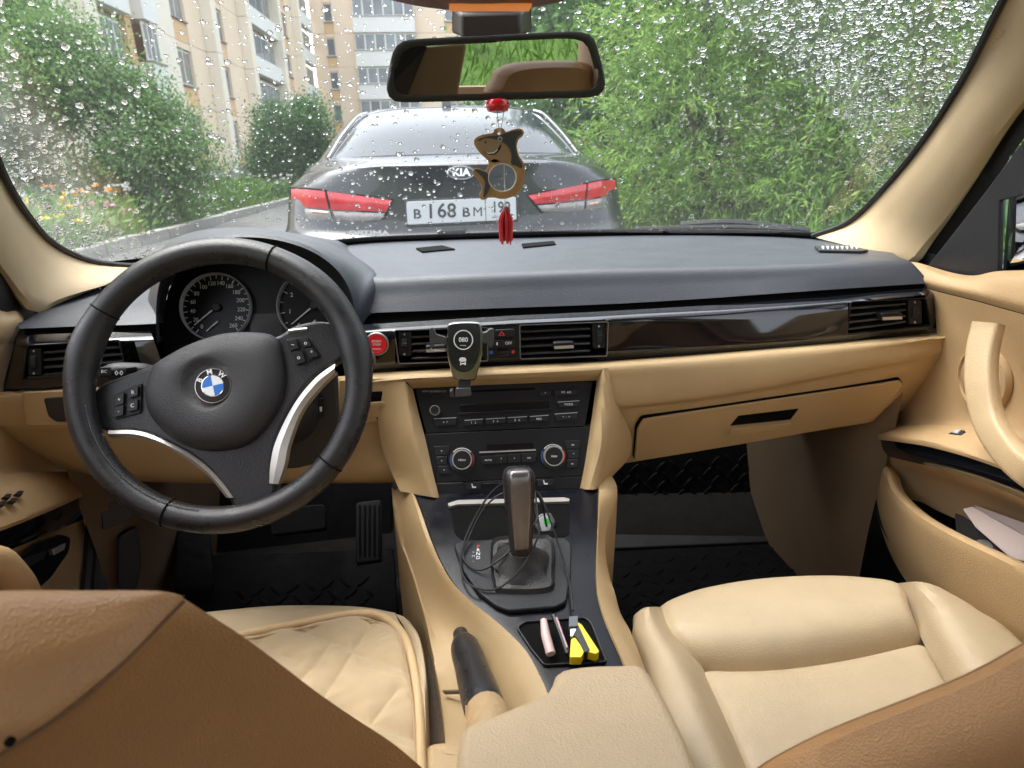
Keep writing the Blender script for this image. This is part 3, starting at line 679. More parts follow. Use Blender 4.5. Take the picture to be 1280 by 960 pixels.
# ------------------------------------------------------------------ windscreen
ws = thing('windscreen', (0, 1.5, .93), 'rain-speckled windscreen across the whole front of the cabin', 'windscreen')
wrows = [[(-.80, 1.33, .903), (-.55, 1.455, .914), (0, 1.525, .920), (.55, 1.455, .914), (.80, 1.33, .903)],
         [(-.715, 1.02, 1.165), (-.45, 1.13, 1.185), (0, 1.19, 1.195), (.45, 1.13, 1.185), (.715, 1.02, 1.165)],
         [(-.62, .64, 1.365), (-.35, .71, 1.385), (0, .745, 1.392), (.35, .71, 1.385), (.62, .64, 1.365)]]
wrows = [[(x * 1.13, y, z) for x, y, z in r] for r in wrows]
WG = patch([[A3(*p) for p in r] for r in wrows], 81, 61)
def proj(p):
    q = (np.asarray(p) - CAM) @ ROT; return 640 + FPX * q[..., 0] / -q[..., 2], 480 - FPX * q[..., 1] / -q[..., 2]
# wiped fans end on these curves (measured on the photo, then carried on the glass)
def unwiped(px, py):
    xr = np.interp(py, [-60, 0, 50, 90, 150, 205, 250, 300], [760, 868, 945, 1008, 1050, 1078, 1092, 1050])
    xl = np.interp(py, [-60, 100, 180, 240, 290, 330], [-80, 10, 85, 112, 150, 230])
    r = 1 / (1 + np.exp(-(px - xr) / 6)); l = 1 / (1 + np.exp((px - xl) / 9)); return r, l
gpx, gpy = proj(WG); rr_, ll_ = unwiped(gpx, gpy)
wet = np.clip(.45 * rr_ + 1.0 * ll_ + .25 * np.exp(-((gpy - 300) / 40) ** 2), 0, 1.2)  # last term adds a pale haze band along the base
glass = MB().grid(WG).build('glass', glassmat('wet_windscreen', (.95, .97, .96), .06, film=(.010, .07)), ws, angle=0)
at = glass.data.attributes.new('wet', 'FLOAT', 'POINT')
co = np.empty(len(glass.data.vertices) * 3); glass.data.vertices.foreach_get('co', co)
from mathutils import kdtree
at.data.foreach_set('value', wet.reshape(-1).astype(np.float32))
WN = np.cross(np.gradient(WG, axis=1), np.gradient(WG, axis=0)); WN /= np.linalg.norm(WN, axis=2)[..., None]
if WN[30, 40] @ A3(0, 1, .5) < 0: WN = -WN
def on_glass(u, v):
    a, b = v * (WG.shape[0] - 1), u * (WG.shape[1] - 1); i, j = np.minimum(a.astype(int), WG.shape[0] - 2), np.minimum(b.astype(int), WG.shape[1] - 2); fa, fb = (a - i)[:, None], (b - j)[:, None]
    f = lambda G_: G_[i, j] * (1 - fa) * (1 - fb) + G_[i + 1, j] * fa * (1 - fb) + G_[i, j + 1] * (1 - fa) * fb + G_[i + 1, j + 1] * fa * fb
    return f(WG), f(WN)
def raindrops(n_try):
    u, v = RNG.random(n_try), RNG.random(n_try); p, nn = on_glass(u, v); px, py = proj(p); r, l = unwiped(px, py)
    small = RNG.random(n_try)
    dens = .20 + .80 * np.maximum(r, l); keep = (RNG.random(n_try) < dens) & (px > -60) & (px < 1340) & (py > -60) & (py < 345)
    p, nn, r, l = p[keep], nn[keep], r[keep], l[keep]; m = len(p)
    rad = np.exp(RNG.normal(size=m) * .5) * .0017; rad = np.where(r > .5, np.exp(RNG.normal(size=m) * .40) * .0025, rad); rad = np.where(l > .5, np.exp(RNG.normal(size=m) * .45) * .0021, rad)
    big = (RNG.random(m) < .05); rad = np.clip(np.where(big, rad * 1.6, rad), .0006, .0062)
    t1 = np.cross(nn, A3(0, 0, 1)); t1 /= np.linalg.norm(t1, axis=1)[:, None]; t2 = np.cross(nn, t1)
    ang = np.linspace(0, 2 * math.pi, 10, endpoint=False); V_ = []
    wob = 1 + .22 * RNG.normal(size=(m, 10)) * .6; el = (1 + .25 * RNG.random(m))
    for k, h in ((1.0, .0), (.90, .28), (.60, .50)):
        ring = p[:, None, :] + nn[:, None, :] * (.0006 + rad * h)[:, None, None] + (rad[:, None] * k * wob)[..., None] * (np.cos(ang)[None, :, None] * t1[:, None, :] + (np.sin(ang)[None, :] * el[:, None])[..., None] * t2[:, None, :]); V_.append(ring)
    V_.append((p + nn * (.0006 + rad * .6)[:, None])[:, None, :]); V_ = np.concatenate(V_, 1); nv = 31; F = []
    base = []
    for j in range(10):
        k = (j + 1) % 10
        base += [(j, k, 10 + k, 10 + j), (10 + j, 10 + k, 20 + k, 20 + j)]
    tri = [(20 + j, 20 + (j + 1) % 10, 30) for j in range(10)]; bot = tuple(range(9, -1, -1))
    li = []; ls = []; lt = []
    one = [i for f in base for i in f] + [i for f in tri for i in f] + list(bot); tot = [4] * 20 + [3] * 10 + [10]
    st = np.r_[0, np.cumsum(tot)[:-1]]; one = np.array(one); L1 = len(one)
    li = (np.arange(m)[:, None] * nv + one).ravel(); ls = (np.arange(m)[:, None] * L1 + st).ravel(); lt = np.tile(tot, m)
    me = bpy.data.meshes.new('raindrops'); me.vertices.add(m * nv); me.vertices.foreach_set('co', V_.reshape(-1)); me.loops.add(len(li)); me.loops.foreach_set('vertex_index', li)
    me.polygons.add(len(ls)); me.polygons.foreach_set('loop_start', ls); me.polygons.foreach_set('loop_total', lt)
    sm = np.tile([True] * 30 + [False], m); me.polygons.foreach_set('use_smooth', sm); me.update(); me.validate()
    import bmesh
    b = bmesh.new(); b.from_mesh(me); bmesh.ops.recalc_face_normals(b, faces=b.faces); b.to_mesh(me); b.free()
    return me
mw, n_ = newmat('rain_water'); gb = nd(n_, 'ShaderNodeBsdfGlass', IOR=1.33, Roughness=0.0); oo = nd(n_, 'ShaderNodeOutputMaterial'); n_.links.new(gb.outputs[0], oo.inputs[0])
rd = link('raindrops', raindrops(25000), mw, ws); rd['kind'] = 'stuff'
# black ceramic border and cowl seal
for i0, i1 in ((0, 2),):
    g = WG[i0:i1, :] - WN[i0:i1] * .003; MB().grid(g).build('black_border', GROOVE, ws)
SEALPX = [(330, 309.0, 1.40), (400, 305, 1.44), (470, 299.5, 1.49), (560, 296, 1.50), (640, 293.5, 1.502), (740, 291, 1.50), (850, 289.5, 1.48), (960, 291.5, 1.44), (1030, 295.5, 1.385)]
MB().tube(spl(Q(*SEALPX), 60), .0072, 8, flat=1.0).build('rubber_seal', GROOVE, ws)
wp = thing('wiper', (.35, 1.56, .94), 'black wiper blade parked at the foot of the windscreen on the right', 'wiper')
b_ = [PY(800, 291, 1.52), PY(860, 289, 1.50), PY(930, 288.5, 1.47), PY(1000, 292, 1.44)]
b_ = [A3(*p) + A3(0, .045, .004) for p in b_]
MB().tube(spl(b_, 20), .006, 6).build('blade', RUBBER, wp); MB().tube(spl([b_[1] + A3(0, .01, .006), b_[2] + A3(0, .015, .01), b_[3] + A3(.08, .06, -.01)], 10), .008, 6).build('arm', BLACK, wp)
# own bonnet, below the line of sight over the dashboard
bn = thing('bonnet', (0, 2.0, .8), 'black bonnet of the car beyond the windscreen foot', 'car bonnet')
MB().grid(patch([[A3(-.72, 1.5, .86), A3(0, 1.62, .87), A3(.72, 1.5, .86)], [A3(-.74, 2.0, .78), A3(0, 2.1, .80), A3(.74, 2.0, .78)], [A3(-.66, 2.45, .62), A3(0, 2.6, .64), A3(.66, 2.45, .62)]], 17, 12)).build('panel', PAINT, bn)

# ------------------------------------------------------------------ windscreen pillars
PILL = mat('pale_pillar_trim', (.50, .375, .22), .6, grain=(600, .25), var=(6, .06))
def pillar(label, inner, outer, bulge, s):
    t = thing('pillar_trim', inner[-1], label, 'pillar trim', 'windscreen pillar trims')
    inner = [A3(s * .60, .64, 1.365), A3(s * .62, .70, 1.335)] + list(inner); outer = [A3(s * .67, .58, 1.345), A3(s * .69, .64, 1.30)] + list(outer)
    a, b = spl(inner, 40), spl(outer, 40); m1, m2 = a * .72 + b * .28, a * .35 + b * .65
    bl = np.asarray(bulge); rows = [a + A3(0, .02, 0), a, m1 + bl * .8, m2 + bl, b, b + A3(s * .03, .03, -.005)]
    MB().grid(patch(rows, 40, 20)).build('cover', PILL, t); MB().tube(a + A3(-s * .002, .012, .002), .0055, 6).build('edge_seal', RUBBER, t); return t
rp = pillar('cream windscreen pillar trim on the passenger side, right of the glass', Q((1300, -55, .80), (1262, 5, .86), (1215, 95, .98), (1160, 178, 1.09), (1108, 240, 1.20), (1065, 280, 1.30), (1020, 297, 1.38)),
       Q((1390, 20, .74), (1282, 126, .88), (1217, 223, .99), (1180, 277, 1.06), (1160, 304, 1.09), (1148, 322, 1.10), (1138, 330, 1.11)), (-.018, -.022, .006), 1)
lp = pillar('cream windscreen pillar trim on the driver side, left of the glass', Q((-60, 110, .88), (0, 228, 1.02), (30, 274, 1.12), (60, 306, 1.20), (100, 326, 1.28), (135, 333, 1.33), (190, 336, 1.38)),
       Q((-70, 235, .86), (0, 333, 1.0), (14, 354, 1.03), (30, 378, 1.05), (48, 392, 1.06), (75, 378, 1.10), (150, 350, 1.24)), (.016, -.018, .004), -1)
apc = PY(1250, 45, .885); ap = PlaneN(apc, CAM - apc)
text('AIRBAG', ap, 1250, 45, 5, SEATBACK, rp, .001, rot=math.radians(58))

# black weatherstrips and sail panels, door glass, outside mirror
def strip(name, rows_in, rows_out, mat_, parent=None, th=(0, .01, 0), n=20):
    return MB().slab(patch([rows_in, rows_out], n, crisp=True), th).build(name, mat_, parent, bevel=.002)

# ------------------------------------------------------------------ roof edge, overhead console with its lit lamp
HEAD = mat('headliner_cloth', (.42, .32, .22), .9, var=(10, .05))
hl = thing('cabin_lining', (0, .6, 1.4), 'beige roof lining and unseen rear side walls of the cabin', 'cabin lining')
MB().slab(patch([[A3(-.62, .64, 1.36), A3(0, .745, 1.388), A3(.62, .64, 1.36)], [A3(-.60, .5, 1.385), A3(0, .55, 1.41), A3(.60, .5, 1.385)], [A3(-.58, .10, 1.40), A3(0, .10, 1.43), A3(.58, .10, 1.40)], [A3(-.57, -.9, 1.36), A3(0, -.9, 1.39), A3(.57, -.9, 1.36)]], 15, 14), (0, 0, .02)).build('panel', HEAD, hl)
for s_ in (-1, 1):  # unseen rear shell and bulkhead, put in to darken the cabin
    MB().box((s_ * .76, -.22, .58), (.02, .70, .34)).build('rear_side_panel', HEAD, hl)
    MB().tube([A3(s_ * .66, .62, 1.335), A3(s_ * .65, .2, 1.365), A3(s_ * .64, -.9, 1.32)], .055, 8).build('roof_rail', HEAD, hl)
    MB().box((s_ * .71, -.02, 1.12), (.03, .07, .24)).build('centre_pillar', HEAD, hl)
    MB().box((s_ * .67, -.82, 1.10), (.05, .14, .26)).build('quarter_pillar', HEAD, hl)
MB().box((0, -1.06, .62), (.74, .02, .36)).build('bulkhead', HEAD, hl)
oc = thing('overhead_console', (0, .6, 1.34), 'brown overhead lamp console glowing orange at the top edge above the mirror', 'console lamp')
OCM = mat('brown_console_plastic', (.20, .10, .055), .5)
ocr = []
for dy, zo, k in ((.80, 1.385, 1.05), (.775, 1.300, 1.02), (.755, 1.262, .98), (.735, 1.248, .95), (.69, 1.248, .94), (.655, 1.262, .97), (.63, 1.31, 1.02), (.61, 1.40, 1.1)):
    ocr.append([A3(-.028 + x * k, dy, zo - .008 + (.034 * (abs(x) / .165) ** 2.2 if zo < 1.32 else 0)) for x in np.linspace(-.165, .165, 31)])
MB().grid(np.array(ocr)).build('housing', OCM, oc, angle=60)
LAMP = mat('lit_warm_lens', (.9, .6, .3), .4, emit=((1.0, .24, .04), .08))
MB().box((-.02, .715, 1.2392), (.04, .012, .0012)).build('lamp_lens', LAMP, oc)

# ------------------------------------------------------------------ rear-view mirror
mr = thing('rear_view_mirror', PY(620, 85, .9), 'black-framed rear-view mirror hanging at the top centre of the windscreen', 'mirror')
MP = PlaneN(PY(620, 85, .872), (.045, -.99, -.10))
MIRM, n_ = newmat('mirror_silver'); gg = nd(n_, 'ShaderNodeBsdfGlossy', Roughness=0.0, Color=(.62, .62, .62, 1)); oo = nd(n_, 'ShaderNodeOutputMaterial'); n_.links.new(gg.outputs[0], oo.inputs[0])
hous = cr([(483, 112), (486, 85), (493, 60), (508, 50), (560, 46.5), (620, 43.5), (680, 40.5), (722, 39.5), (741, 46), (750, 70), (757, 100), (753, 116), (737, 122), (690, 123.5), (620, 125.5), (560, 127), (502, 128), (488, 123)], 70)
ctr = np.mean(np.array(hous), 0)
def ring(k, off): return [MP.at(*(ctr + (np.array(a) - ctr) * k), off) for a in hous]
def ringi(d, off): return [MP.at(*(ctr + (np.array(a) - ctr) * (np.abs(np.array(a) - ctr) - d).clip(0) / (np.abs(np.array(a) - ctr) + 1e-6)), off) for a in hous]
MB().loops([ring(.55, -.05), ring(.85, -.042), ring(.97, -.022), ring(1.0, -.006), ring(.993, .002), ringi(4.5, .004), ringi(8, .003), ringi(9.5, -.001)], cap=True).build('housing', BLACK, mr, angle=50)
MB().prism(ringi(9.2, -.0005), MP.n * .0012).build('mirror_glass', MIRM, mr)
MB().loops([[PY(x, y, yy) for x, y, yy in r] for r in [[(578, 50, .90), (650, 47, .90), (652, 14, .90), (574, 16, .90)], [(574, 46, .95), (656, 43, .95), (660, 8, .95), (568, 10, .95)], [(564, 42, .99), (666, 40, .99), (666, -60, .90), (562, -60, .90)]]]).build('stalk_cover', mat('brown_black_cover', (.035, .024, .02), .5, var=(20, .2)), mr, bevel=.008)
# what the mirror looks back at: rear bench, side pillar, grassy bank
def back(px, py, Y):
    p = MP.at(px, py); d = unit(p - CAM); d = d - 2 * MP.n * (d @ MP.n); return p + d * (Y - p[1]) / d[1]
rs = thing('rear_bench', back(680, 110, -.9), 'tan rear bench with headrest seen in the rear-view mirror', 'bench')
q = [back(x, y, -.85) for x, y in cr([(612, 124), (612, 98), (622, 84), (650, 77), (700, 75), (732, 79), (738, 98), (740, 124)], 40)]
qc = np.mean(q, 0); MB().loops([[qc + (a - qc) * k + A3(0, dy, 0) for a in q] for k, dy in ((.8, .12), (.96, .09), (1, .04), (.985, .0), (.93, -.02), (.6, -.03), (.1, -.032))]).build('headrest', SEATBACK, rs)
MB().box((0, -1.0, .55), (.62, .08, .30)).build('backrest', SEATBACK, rs, bevel=.06)
cp = thing('rear_pillar_trim', back(560, 90, -.7), 'beige rear pillar trim seen in the left of the rear-view mirror', 'pillar trim')
pts = [back(x, y, Y) for x, y, Y in ((528, 60, -.6), (584, 55, -.6), (572, 122, -.75), (505, 122, -.75))]
MB().prism(pts, (0, -.05, 0)).build('trim', PILL, cp, bevel=.01)
pts = [back(x, y, Y) for x, y, Y in ((480, 50, -.5), (534, 58, -.58), (507, 126, -.72), (470, 126, -.6))]
MB().prism(pts, (0, -.05, 0)).build('door_frame', BLACK, cp)
gy = np.linspace(-2.6, -9, 16); gx = np.linspace(-8, 8, 24)
tag(MB().grid(np.array([[(x, y, .1 + (-2.6 - y) * .42 + .08 * math.sin(x * 2 + y)) for x in gx] for y in gy])).build('bank', mat('bank_grass', (.07, .14, .025), .9, wrinkle=(4, .6), var=(3, .5))), kind='structure')
n = 24000; x = RNG.random(n) * 9 - 4; y = -2.6 - RNG.random(n) * 6
pos = np.stack([x, y, .1 + (-2.6 - y) * .42], 1); tag(link('bank_grass', leaves_mesh('bank_grass', pos, RNG.normal(size=(n, 3)) * .5 + A3(0, 0, 1), .14 * (.5 + RNG.random(n)), .06, GRASSM), None), 'tall grass on the bank behind the car seen in the mirror', 'grass', kind='stuff')

# ------------------------------------------------------------------ hanging wooden shark
sh = thing('hanging_ornament', PY(630, 130, .86), 'wooden grey shark pendant with red bead and tassel hanging from the mirror', 'ornament')
SP = PlaneN(PY(625, 205, .862), (0, -1, 0)); z1 = zoom(560, 120, 5.05)
WOOD = mat('laser_cut_plywood', (.42, .25, .11), .65, wrinkle=(90, .15), var=(60, .2)); SHG = mat('shark_grey_print', (.045, .055, .065), .6, var=(80, .2)); SHB = mat('shark_belly_print', (.30, .20, .12), .6)
out = z1([(285, 232), (290, 212), (325, 200), (352, 208), (366, 226), (415, 210), (458, 206), (480, 228), (468, 256), (446, 275), (434, 318), (448, 375), (478, 425), (486, 490), (472, 560), (440, 612), (395, 640), (340, 650), (290, 640), (262, 632), (240, 652), (206, 652), (200, 622), (214, 590), (206, 552), (176, 512), (154, 486), (166, 460), (196, 457), (234, 474), (250, 455), (256, 420), (245, 400), (214, 372), (180, 332), (164, 292), (175, 264), (220, 243)])
curve_plate('body', SP, [cr(out, 130), cr(circ(*z1([(343, 515)])[0], 17.2), 40), circ(*z1([(324, 238)])[0], 2.2, n=14)], -.0015, .0015, WOOD, sh, .0004)
P_ = lambda nm, pts, m, sm=True: curve_plate(nm, SP, [cr(z1(pts), 70) if sm else z1(pts)], .0016, .0021, m, sh)
P_('grey_back', [(186, 276), (240, 256), (300, 250), (360, 238), (420, 220), (462, 222), (464, 240), (436, 262), (424, 312), (440, 380), (466, 432), (464, 456), (430, 440), (398, 430), (402, 380), (392, 340), (360, 300), (300, 275), (240, 266), (195, 284)], SHG)
P_('belly', [(186, 300), (240, 272), (300, 280), (356, 304), (386, 345), (396, 385), (392, 418), (340, 414), (300, 420), (262, 400), (225, 372), (196, 338)], SHB)
P_('tail_fin', [(170, 466), (212, 470), (248, 490), (268, 545), (250, 610), (224, 640), (228, 590), (234, 545), (214, 510)], SHG); P_('side_fin', [(266, 414), (290, 398), (326, 410), (300, 418)], SHG)
P_('mouth', [(226, 346), (256, 356), (286, 352), (314, 332), (334, 302), (330, 330), (306, 360), (278, 372), (248, 366)], REDINK)
curve_plate('teeth', SP, [z1([(234, 350), (258, 358), (288, 354), (314, 334), (312, 344), (288, 362), (256, 365)])], .0021, .0024, WHITEINK, sh)
curve_plate('eye', SP, [circ(*z1([(328, 272)])[0], 3.2, n=16), circ(*z1([(328, 274)])[0], 1.7, n=12)], .0021, .0025, GREYINK, sh); curve_plate('nostril', SP, [circ(*z1([(236, 293)])[0], 1.2, n=10)], .0021, .0024, GROOVE, sh)
curve_plate('ring_edge', SP, [circ(*z1([(343, 515)])[0], 18.0), circ(*z1([(343, 515)])[0], 16.8)], -.001, .003, mat('pale_ring', (.7, .66, .55), .4), sh)
o_, ex_, ey_ = SP.frame(622, 132); MB().lathe([(.004, -.0085), (.0125, -.0065), (.0145, -.002), (.0145, .003), (.0125, .0065), (.004, .0085)], o_, (0, 0, 1), 24).build('bead', mat('red_bead', (.55, .006, .02), .15, coat=.6), sh)
STR = mat('white_thread', (.6, .6, .6), .7)
for pp, dz in (([(621, 138), (624, 166)], .003), ([(630, 138), (625, 166)], .003), ([(625, 163), (630, 200), (632, 262)], -.003)): MB().tube([SP.at(x, y, dz) for x, y in pp], .0005, 5).build('thread', STR, sh)
TAS = mat('red_tassel_thread', (.60, .035, .05), .7); tm = MB()
for k in range(46):
    a = random.uniform(-1, 1); b = random.uniform(-.004, .004); e = random.uniform(296, 306)
    tm.tube(spl([SP.at(632, 259, b), SP.at(632 + a * 8, 274, b * 2), SP.at(632 + a * 7 + random.uniform(-2, 2), e, b * 1.4)], 6), .0009, 4)
tm.build('tassel', TAS, sh)
MB().lathe([(.002, -.006), (.0045, -.004), (.005, .002), (.003, .006)], SP.at(633, 264, .002), (0, 0, 1), 12).build('tassel_cap', mat('dark_red_cap', (.20, .02, .03), .5), sh)

# ================================================================== DASHBOARD
db = thing('dashboard', (0, 1.1, .85), 'black-topped beige dashboard spanning the cabin under the windscreen', 'dashboard')
# top pad, passenger side and centre
topA = Q((395, 310, 1.44), (470, 303, 1.49), (560, 299.5, 1.50), (700, 296, 1.50), (850, 293.5, 1.48), (960, 295.5, 1.44), (1030, 299.5, 1.385), (1085, 305, 1.33))
topM = Q((410, 318, 1.30), (480, 318, 1.33), (560, 316, 1.33), (700, 312, 1.33), (850, 308, 1.32), (960, 308, 1.29), (1045, 307, 1.26), (1105, 310, 1.22))
topB = Q((420, 341, 1.09), (480, 344.5, 1.09), (560, 340.5, 1.09), (740, 334.5, 1.09), (860, 332, 1.09), (960, 329.5, 1.085), (1060, 325, 1.075), (1125, 322, 1.07))
topC = Q((425, 348, 1.062), (480, 349.5, 1.062), (560, 345.5, 1.062), (740, 339, 1.062), (860, 336.5, 1.062), (960, 334, 1.058), (1060, 329.5, 1.05), (1138, 327, 1.04))
topD = Q((432, 372, 1.046), (480, 370, 1.046), (560, 366, 1.046), (740, 359.5, 1.046), (860, 355, 1.046), (960, 350, 1.042), (1060, 343, 1.034), (1150, 339, 1.022))
topE = Q((438, 392.5, 1.03), (480, 390.5, 1.03), (560, 387.5, 1.03), (740, 381, 1.03), (860, 374.5, 1.03), (960, 367.5, 1.025), (1060, 360.5, 1.02), (1162, 354, 1.005))
MB().grid(np.concatenate([patch([topA, topM, topB], 60, 20), patch([topB, topC, topD, topE], 60, 20)[1:]])).build('top_pad', PAD, db, angle=60)
grv = [[p + A3(0, .012, -.002) for p in topE], [p + A3(0, .012, -.014) for p in topE]]
MB().grid(patch([topE, grv[0]], 60, crisp=True)).grid(patch([grv[0], [p + A3(0, -.005, -.025) for p in topE]], 60, crisp=True)).build('shadow_gap', GROOVE, db)
# top pad, driver's outer end
lA = Q((45, 392, 1.13), (70, 372, 1.20), (105, 356, 1.28), (150, 346, 1.34), (200, 338, 1.38), (235, 328, 1.40))
lB = Q((32, 400, 1.03), (60, 386, 1.08), (95, 378, 1.12), (130, 375, 1.12), (165, 373, 1.12), (200, 371, 1.12))
lC = Q((24, 411, .985), (60, 409.5, .995), (95, 408, 1.0), (130, 407, 1.0), (165, 406, 1.0), (205, 404, 1.0))
MB().grid(patch([lA, lB, [(a * .45 + b * .55) + A3(0, -.008, .004) for a, b in zip(lB, lC)], lC], 30, 20)).build('top_pad', PAD, db, angle=60)
MB().grid(patch([lC, [p + A3(0, .01, -.004) for p in lC], [p + A3(0, .008, -.022) for p in lC]], 30, crisp=True)).build('shadow_gap', GROOVE, db)
# defroster grille slots and sensors on the pad
PADG = patch([topA, topM, topB], 160, 60).reshape(-1, 3); padx, pady = proj(PADG)
def on_pad(px, py): return PADG[np.argmin((padx - px) ** 2 + (pady - py) ** 2)]
def pad_plane(pts):
    c = on_pad(*np.mean(pts, 0)); return Plane(c, on_pad(pts[0][0], pts[0][1]) if 0 else on_pad(np.mean(pts, 0)[0] + 40, np.mean(pts, 0)[1]), on_pad(np.mean(pts, 0)[0], np.mean(pts, 0)[1] + 8))
MB().box((0, 1.20, .73), (.70, .05, .13)).build('light_leak_block', GROOVE, db)  # unseen black box, added to stop light leaking past the pad
for pts in ([(520, 311.5), (553, 308), (569, 312.5), (528, 316)], [(652, 306), (692, 302.5), (695, 306.5), (654, 310.5)]):
    plate('speaker_slot', pad_plane(pts), pts, -.004, .0030, GROOVE, db, .001)
gp = Plane(on_pad(1020, 313), on_pad(1080, 315), on_pad(1050, 320))
gr = plate('defroster_grille', gp, [(1018, 311), (1060, 310), (1085, 316), (1076, 317.5), (1024, 316)], .001, .006, BLACK, db, .001)
for k in range(8): plate('fin', gp, [(1026 + k * 6, 312), (1030 + k * 6, 312), (1029 + k * 6, 316), (1028 + k * 6, 316)], .006, .007, GREYINK, gr)
gp = Plane(PY(100, 366, 1.2), PY(135, 358, 1.25), PY(120, 370, 1.18))
gr = plate('defroster_grille', gp, [(98, 368), (112, 360), (134, 357), (131, 367), (106, 371)], .001, .006, BLACK, db, .001)
for k in range(4): plate('fin', gp, [(106 + k * 6, 364.5 - k), (110 + k * 6, 363 - k), (109 + k * 6, 368 - k), (107 + k * 6, 368.5 - k)], .006, .009, SILVER, gr)

# ---- glossy trim, centre to passenger door, with the vent openings left free
TOPX, TOPY = [440, 500, 640, 740, 900, 1035, 1162, 1175], [406.5, 403, 394.5, 390, 381, 371, 359, 358]
BOTX, BOTY = [440, 500, 640, 740, 860, 951, 1060, 1183], [468.5, 463.5, 456, 452.5, 444, 436.5, 427, 415]
def trim_pt(px, t):
    y = (1 - t) * np.interp(px, TOPX, TOPY) + t * np.interp(px, BOTX, BOTY)
    x = px + (t - 0) * 0
    if px > 1150: x = px - (1 - t) * 14 * (px - 1150) / 33
    Y = .962 + .035 * max(0, (.18 - t) / .18) ** 1.4 + .010 * max(0, (t - .8) / .2) ** 2 + .012 * max(0, (px - 640) / 540) + .020 * (.5 - t) * min(1, max(0, (px - 800) / 160)) * min(1, max(0, (1100 - px) / 45)) + .018 * max(0, (px - 1150) / 33) ** 2
    return PY(x, y, Y)
def trim_grid(a, b, t0, t1, nu=None, nt=6):
    us = np.arange(a, b + .1, 7.0) if nu is None else np.linspace(a, b, nu)
    us = np.unique(np.r_[us, b]); return np.array([[trim_pt(u, t) for u in us] for t in np.linspace(t0, t1, nt)])
T0, T1 = .16, .83
tb = MB()
cuts = [440, 494, 757, 1060, 1160, 1183]
for a, b in zip(cuts[:-1], cuts[1:]):
    tb.grid(trim_grid(a, b, 0, T0)); tb.grid(trim_grid(a, b, T1, 1))
    if (a, b) not in ((494, 757), (1060, 1160)): tb.grid(trim_grid(a, b, T0, T1, nt=8))
tb.build('gloss_trim', GLOSS, db, weld=True, angle=70)
e0 = [trim_pt(1183, t) for t in np.linspace(0, 1, 8)]
MB().grid(np.array([e0, [p + A3(.012, .05, 0) for p in e0]])).build('trim_end', GLOSS, db)
# glossy trim at the driver's door
LTX, LTY, LBX, LBY = [0, 25, 100, 185, 200], [424, 419, 416, 414, 413.5], [-8, 20, 100, 200, 214], [487, 486, 482, 477, 476]
def ltrim(u, t):
    xt, xb = 22 + u * 166, 6 + u * 205; x = xt + (xb - xt) * t; y = (1 - t) * np.interp(xt, LTX, LTY) + t * np.interp(xb, LBX, LBY)
    return PY(x, y, .935 + .03 * max(0, (.18 - t) / .18) ** 1.4 + .02 * max(0, .08 - u) / .08 + .02 * u + .012 * (.5 - t))
lb = MB(); us = np.linspace(0, 1, 25)
def lgrid(a, b, t0, t1, nt=6): lb.grid(np.array([[ltrim(u, t) for u in np.linspace(a, b, max(3, int((b - a) * 24)))] for t in np.linspace(t0, t1, nt)]))
for a, b in ((0, .10), (.10, .86), (.86, 1)):
    lgrid(a, b, 0, .2); lgrid(a, b, .78, 1)
    if a != .10: lgrid(a, b, .2, .78)
lb.build('gloss_trim', GLOSS, db, weld=True, angle=70)

# ---- beige lower half, passenger side
X_ = [755, 860, 951, 1060, 1130, 1184]
r0 = [trim_pt(x, 1.0) for x in X_]
r1 = [PY(x, np.interp(x, BOTX, BOTY) + 6, .940 + .016 * max(0, (x - 755) / 430)) for x in X_]
r2 = Q((757, 480, .936), (860, 470, .937), (951, 460, .94), (1060, 444, .946), (1130, 434, .952), (1186, 424, .962))
r3 = Q((760, 506, .938), (860, 497, .939), (951, 483, .941), (1060, 462, .946), (1130, 449, .951), (1187, 436, .962))
r4 = Q((764, 513, .952), (860, 503, .953), (951, 489, .955), (1060, 468, .958), (1130, 455, .962), (1184, 446, .97))
r5 = Q((768, 530, .965), (860, 520, .966), (951, 505, .967), (1060, 486, .968), (1120, 480, .975), (1172, 468, .99))
r6 = Q((775, 580, 1.0), (860, 566, 1.0), (951, 551, 1.0), (1040, 535, 1.005), (1090, 527, 1.01), (1140, 508, 1.03))
r7 = [p + A3(0, .22, .01) for p in r6]
MB().grid(np.concatenate([patch([r0, r1, r2, r3, r4], 40, 26), patch([r4, r5, r6], 40, 14)[1:], patch([r6, r7], 40, crisp=True)[1:]])).build('lower_panel', BEIGE, db, angle=50)
# glovebox
gb_ = Plane(PY(795, 533, .962), PY(1128, 472, .965), PY(909, 556, .998))
GLO = mat('beige_glovebox', (.44, .305, .155), .55, grain=(520, .3), var=(7, .07))
gpoly = [(795, 534), (802, 522), (840, 516), (960, 498), (1060, 483), (1124, 473), (1128, 477), (1112, 500), (1086, 526), (1040, 533), (951, 548), (860, 564), (791, 573)]
curve_plate('glovebox_gap', gb_, [rounded(gpoly, 4), ], -.006, .0022, GROOVE, db)
gbx = curve_plate('glovebox_door', gb_, [[tuple(np.array([950, 520]) + (np.array(a) - np.array([950, 520])) * A3(.995, .986, 1)[:2]) for a in rounded(gpoly, 4)]], -.004, .006, GLO, db, .002)
plate('handle_recess', gb_, [(911, 528.5), (921, 516.5), (996, 507.5), (986, 521)], .006, .0068, GROOVE, gbx)
plate('handle_lip', gb_, [(907, 537), (911, 529.5), (986, 522), (978, 530)], .006, .014, GLO, gbx, .003, 2)

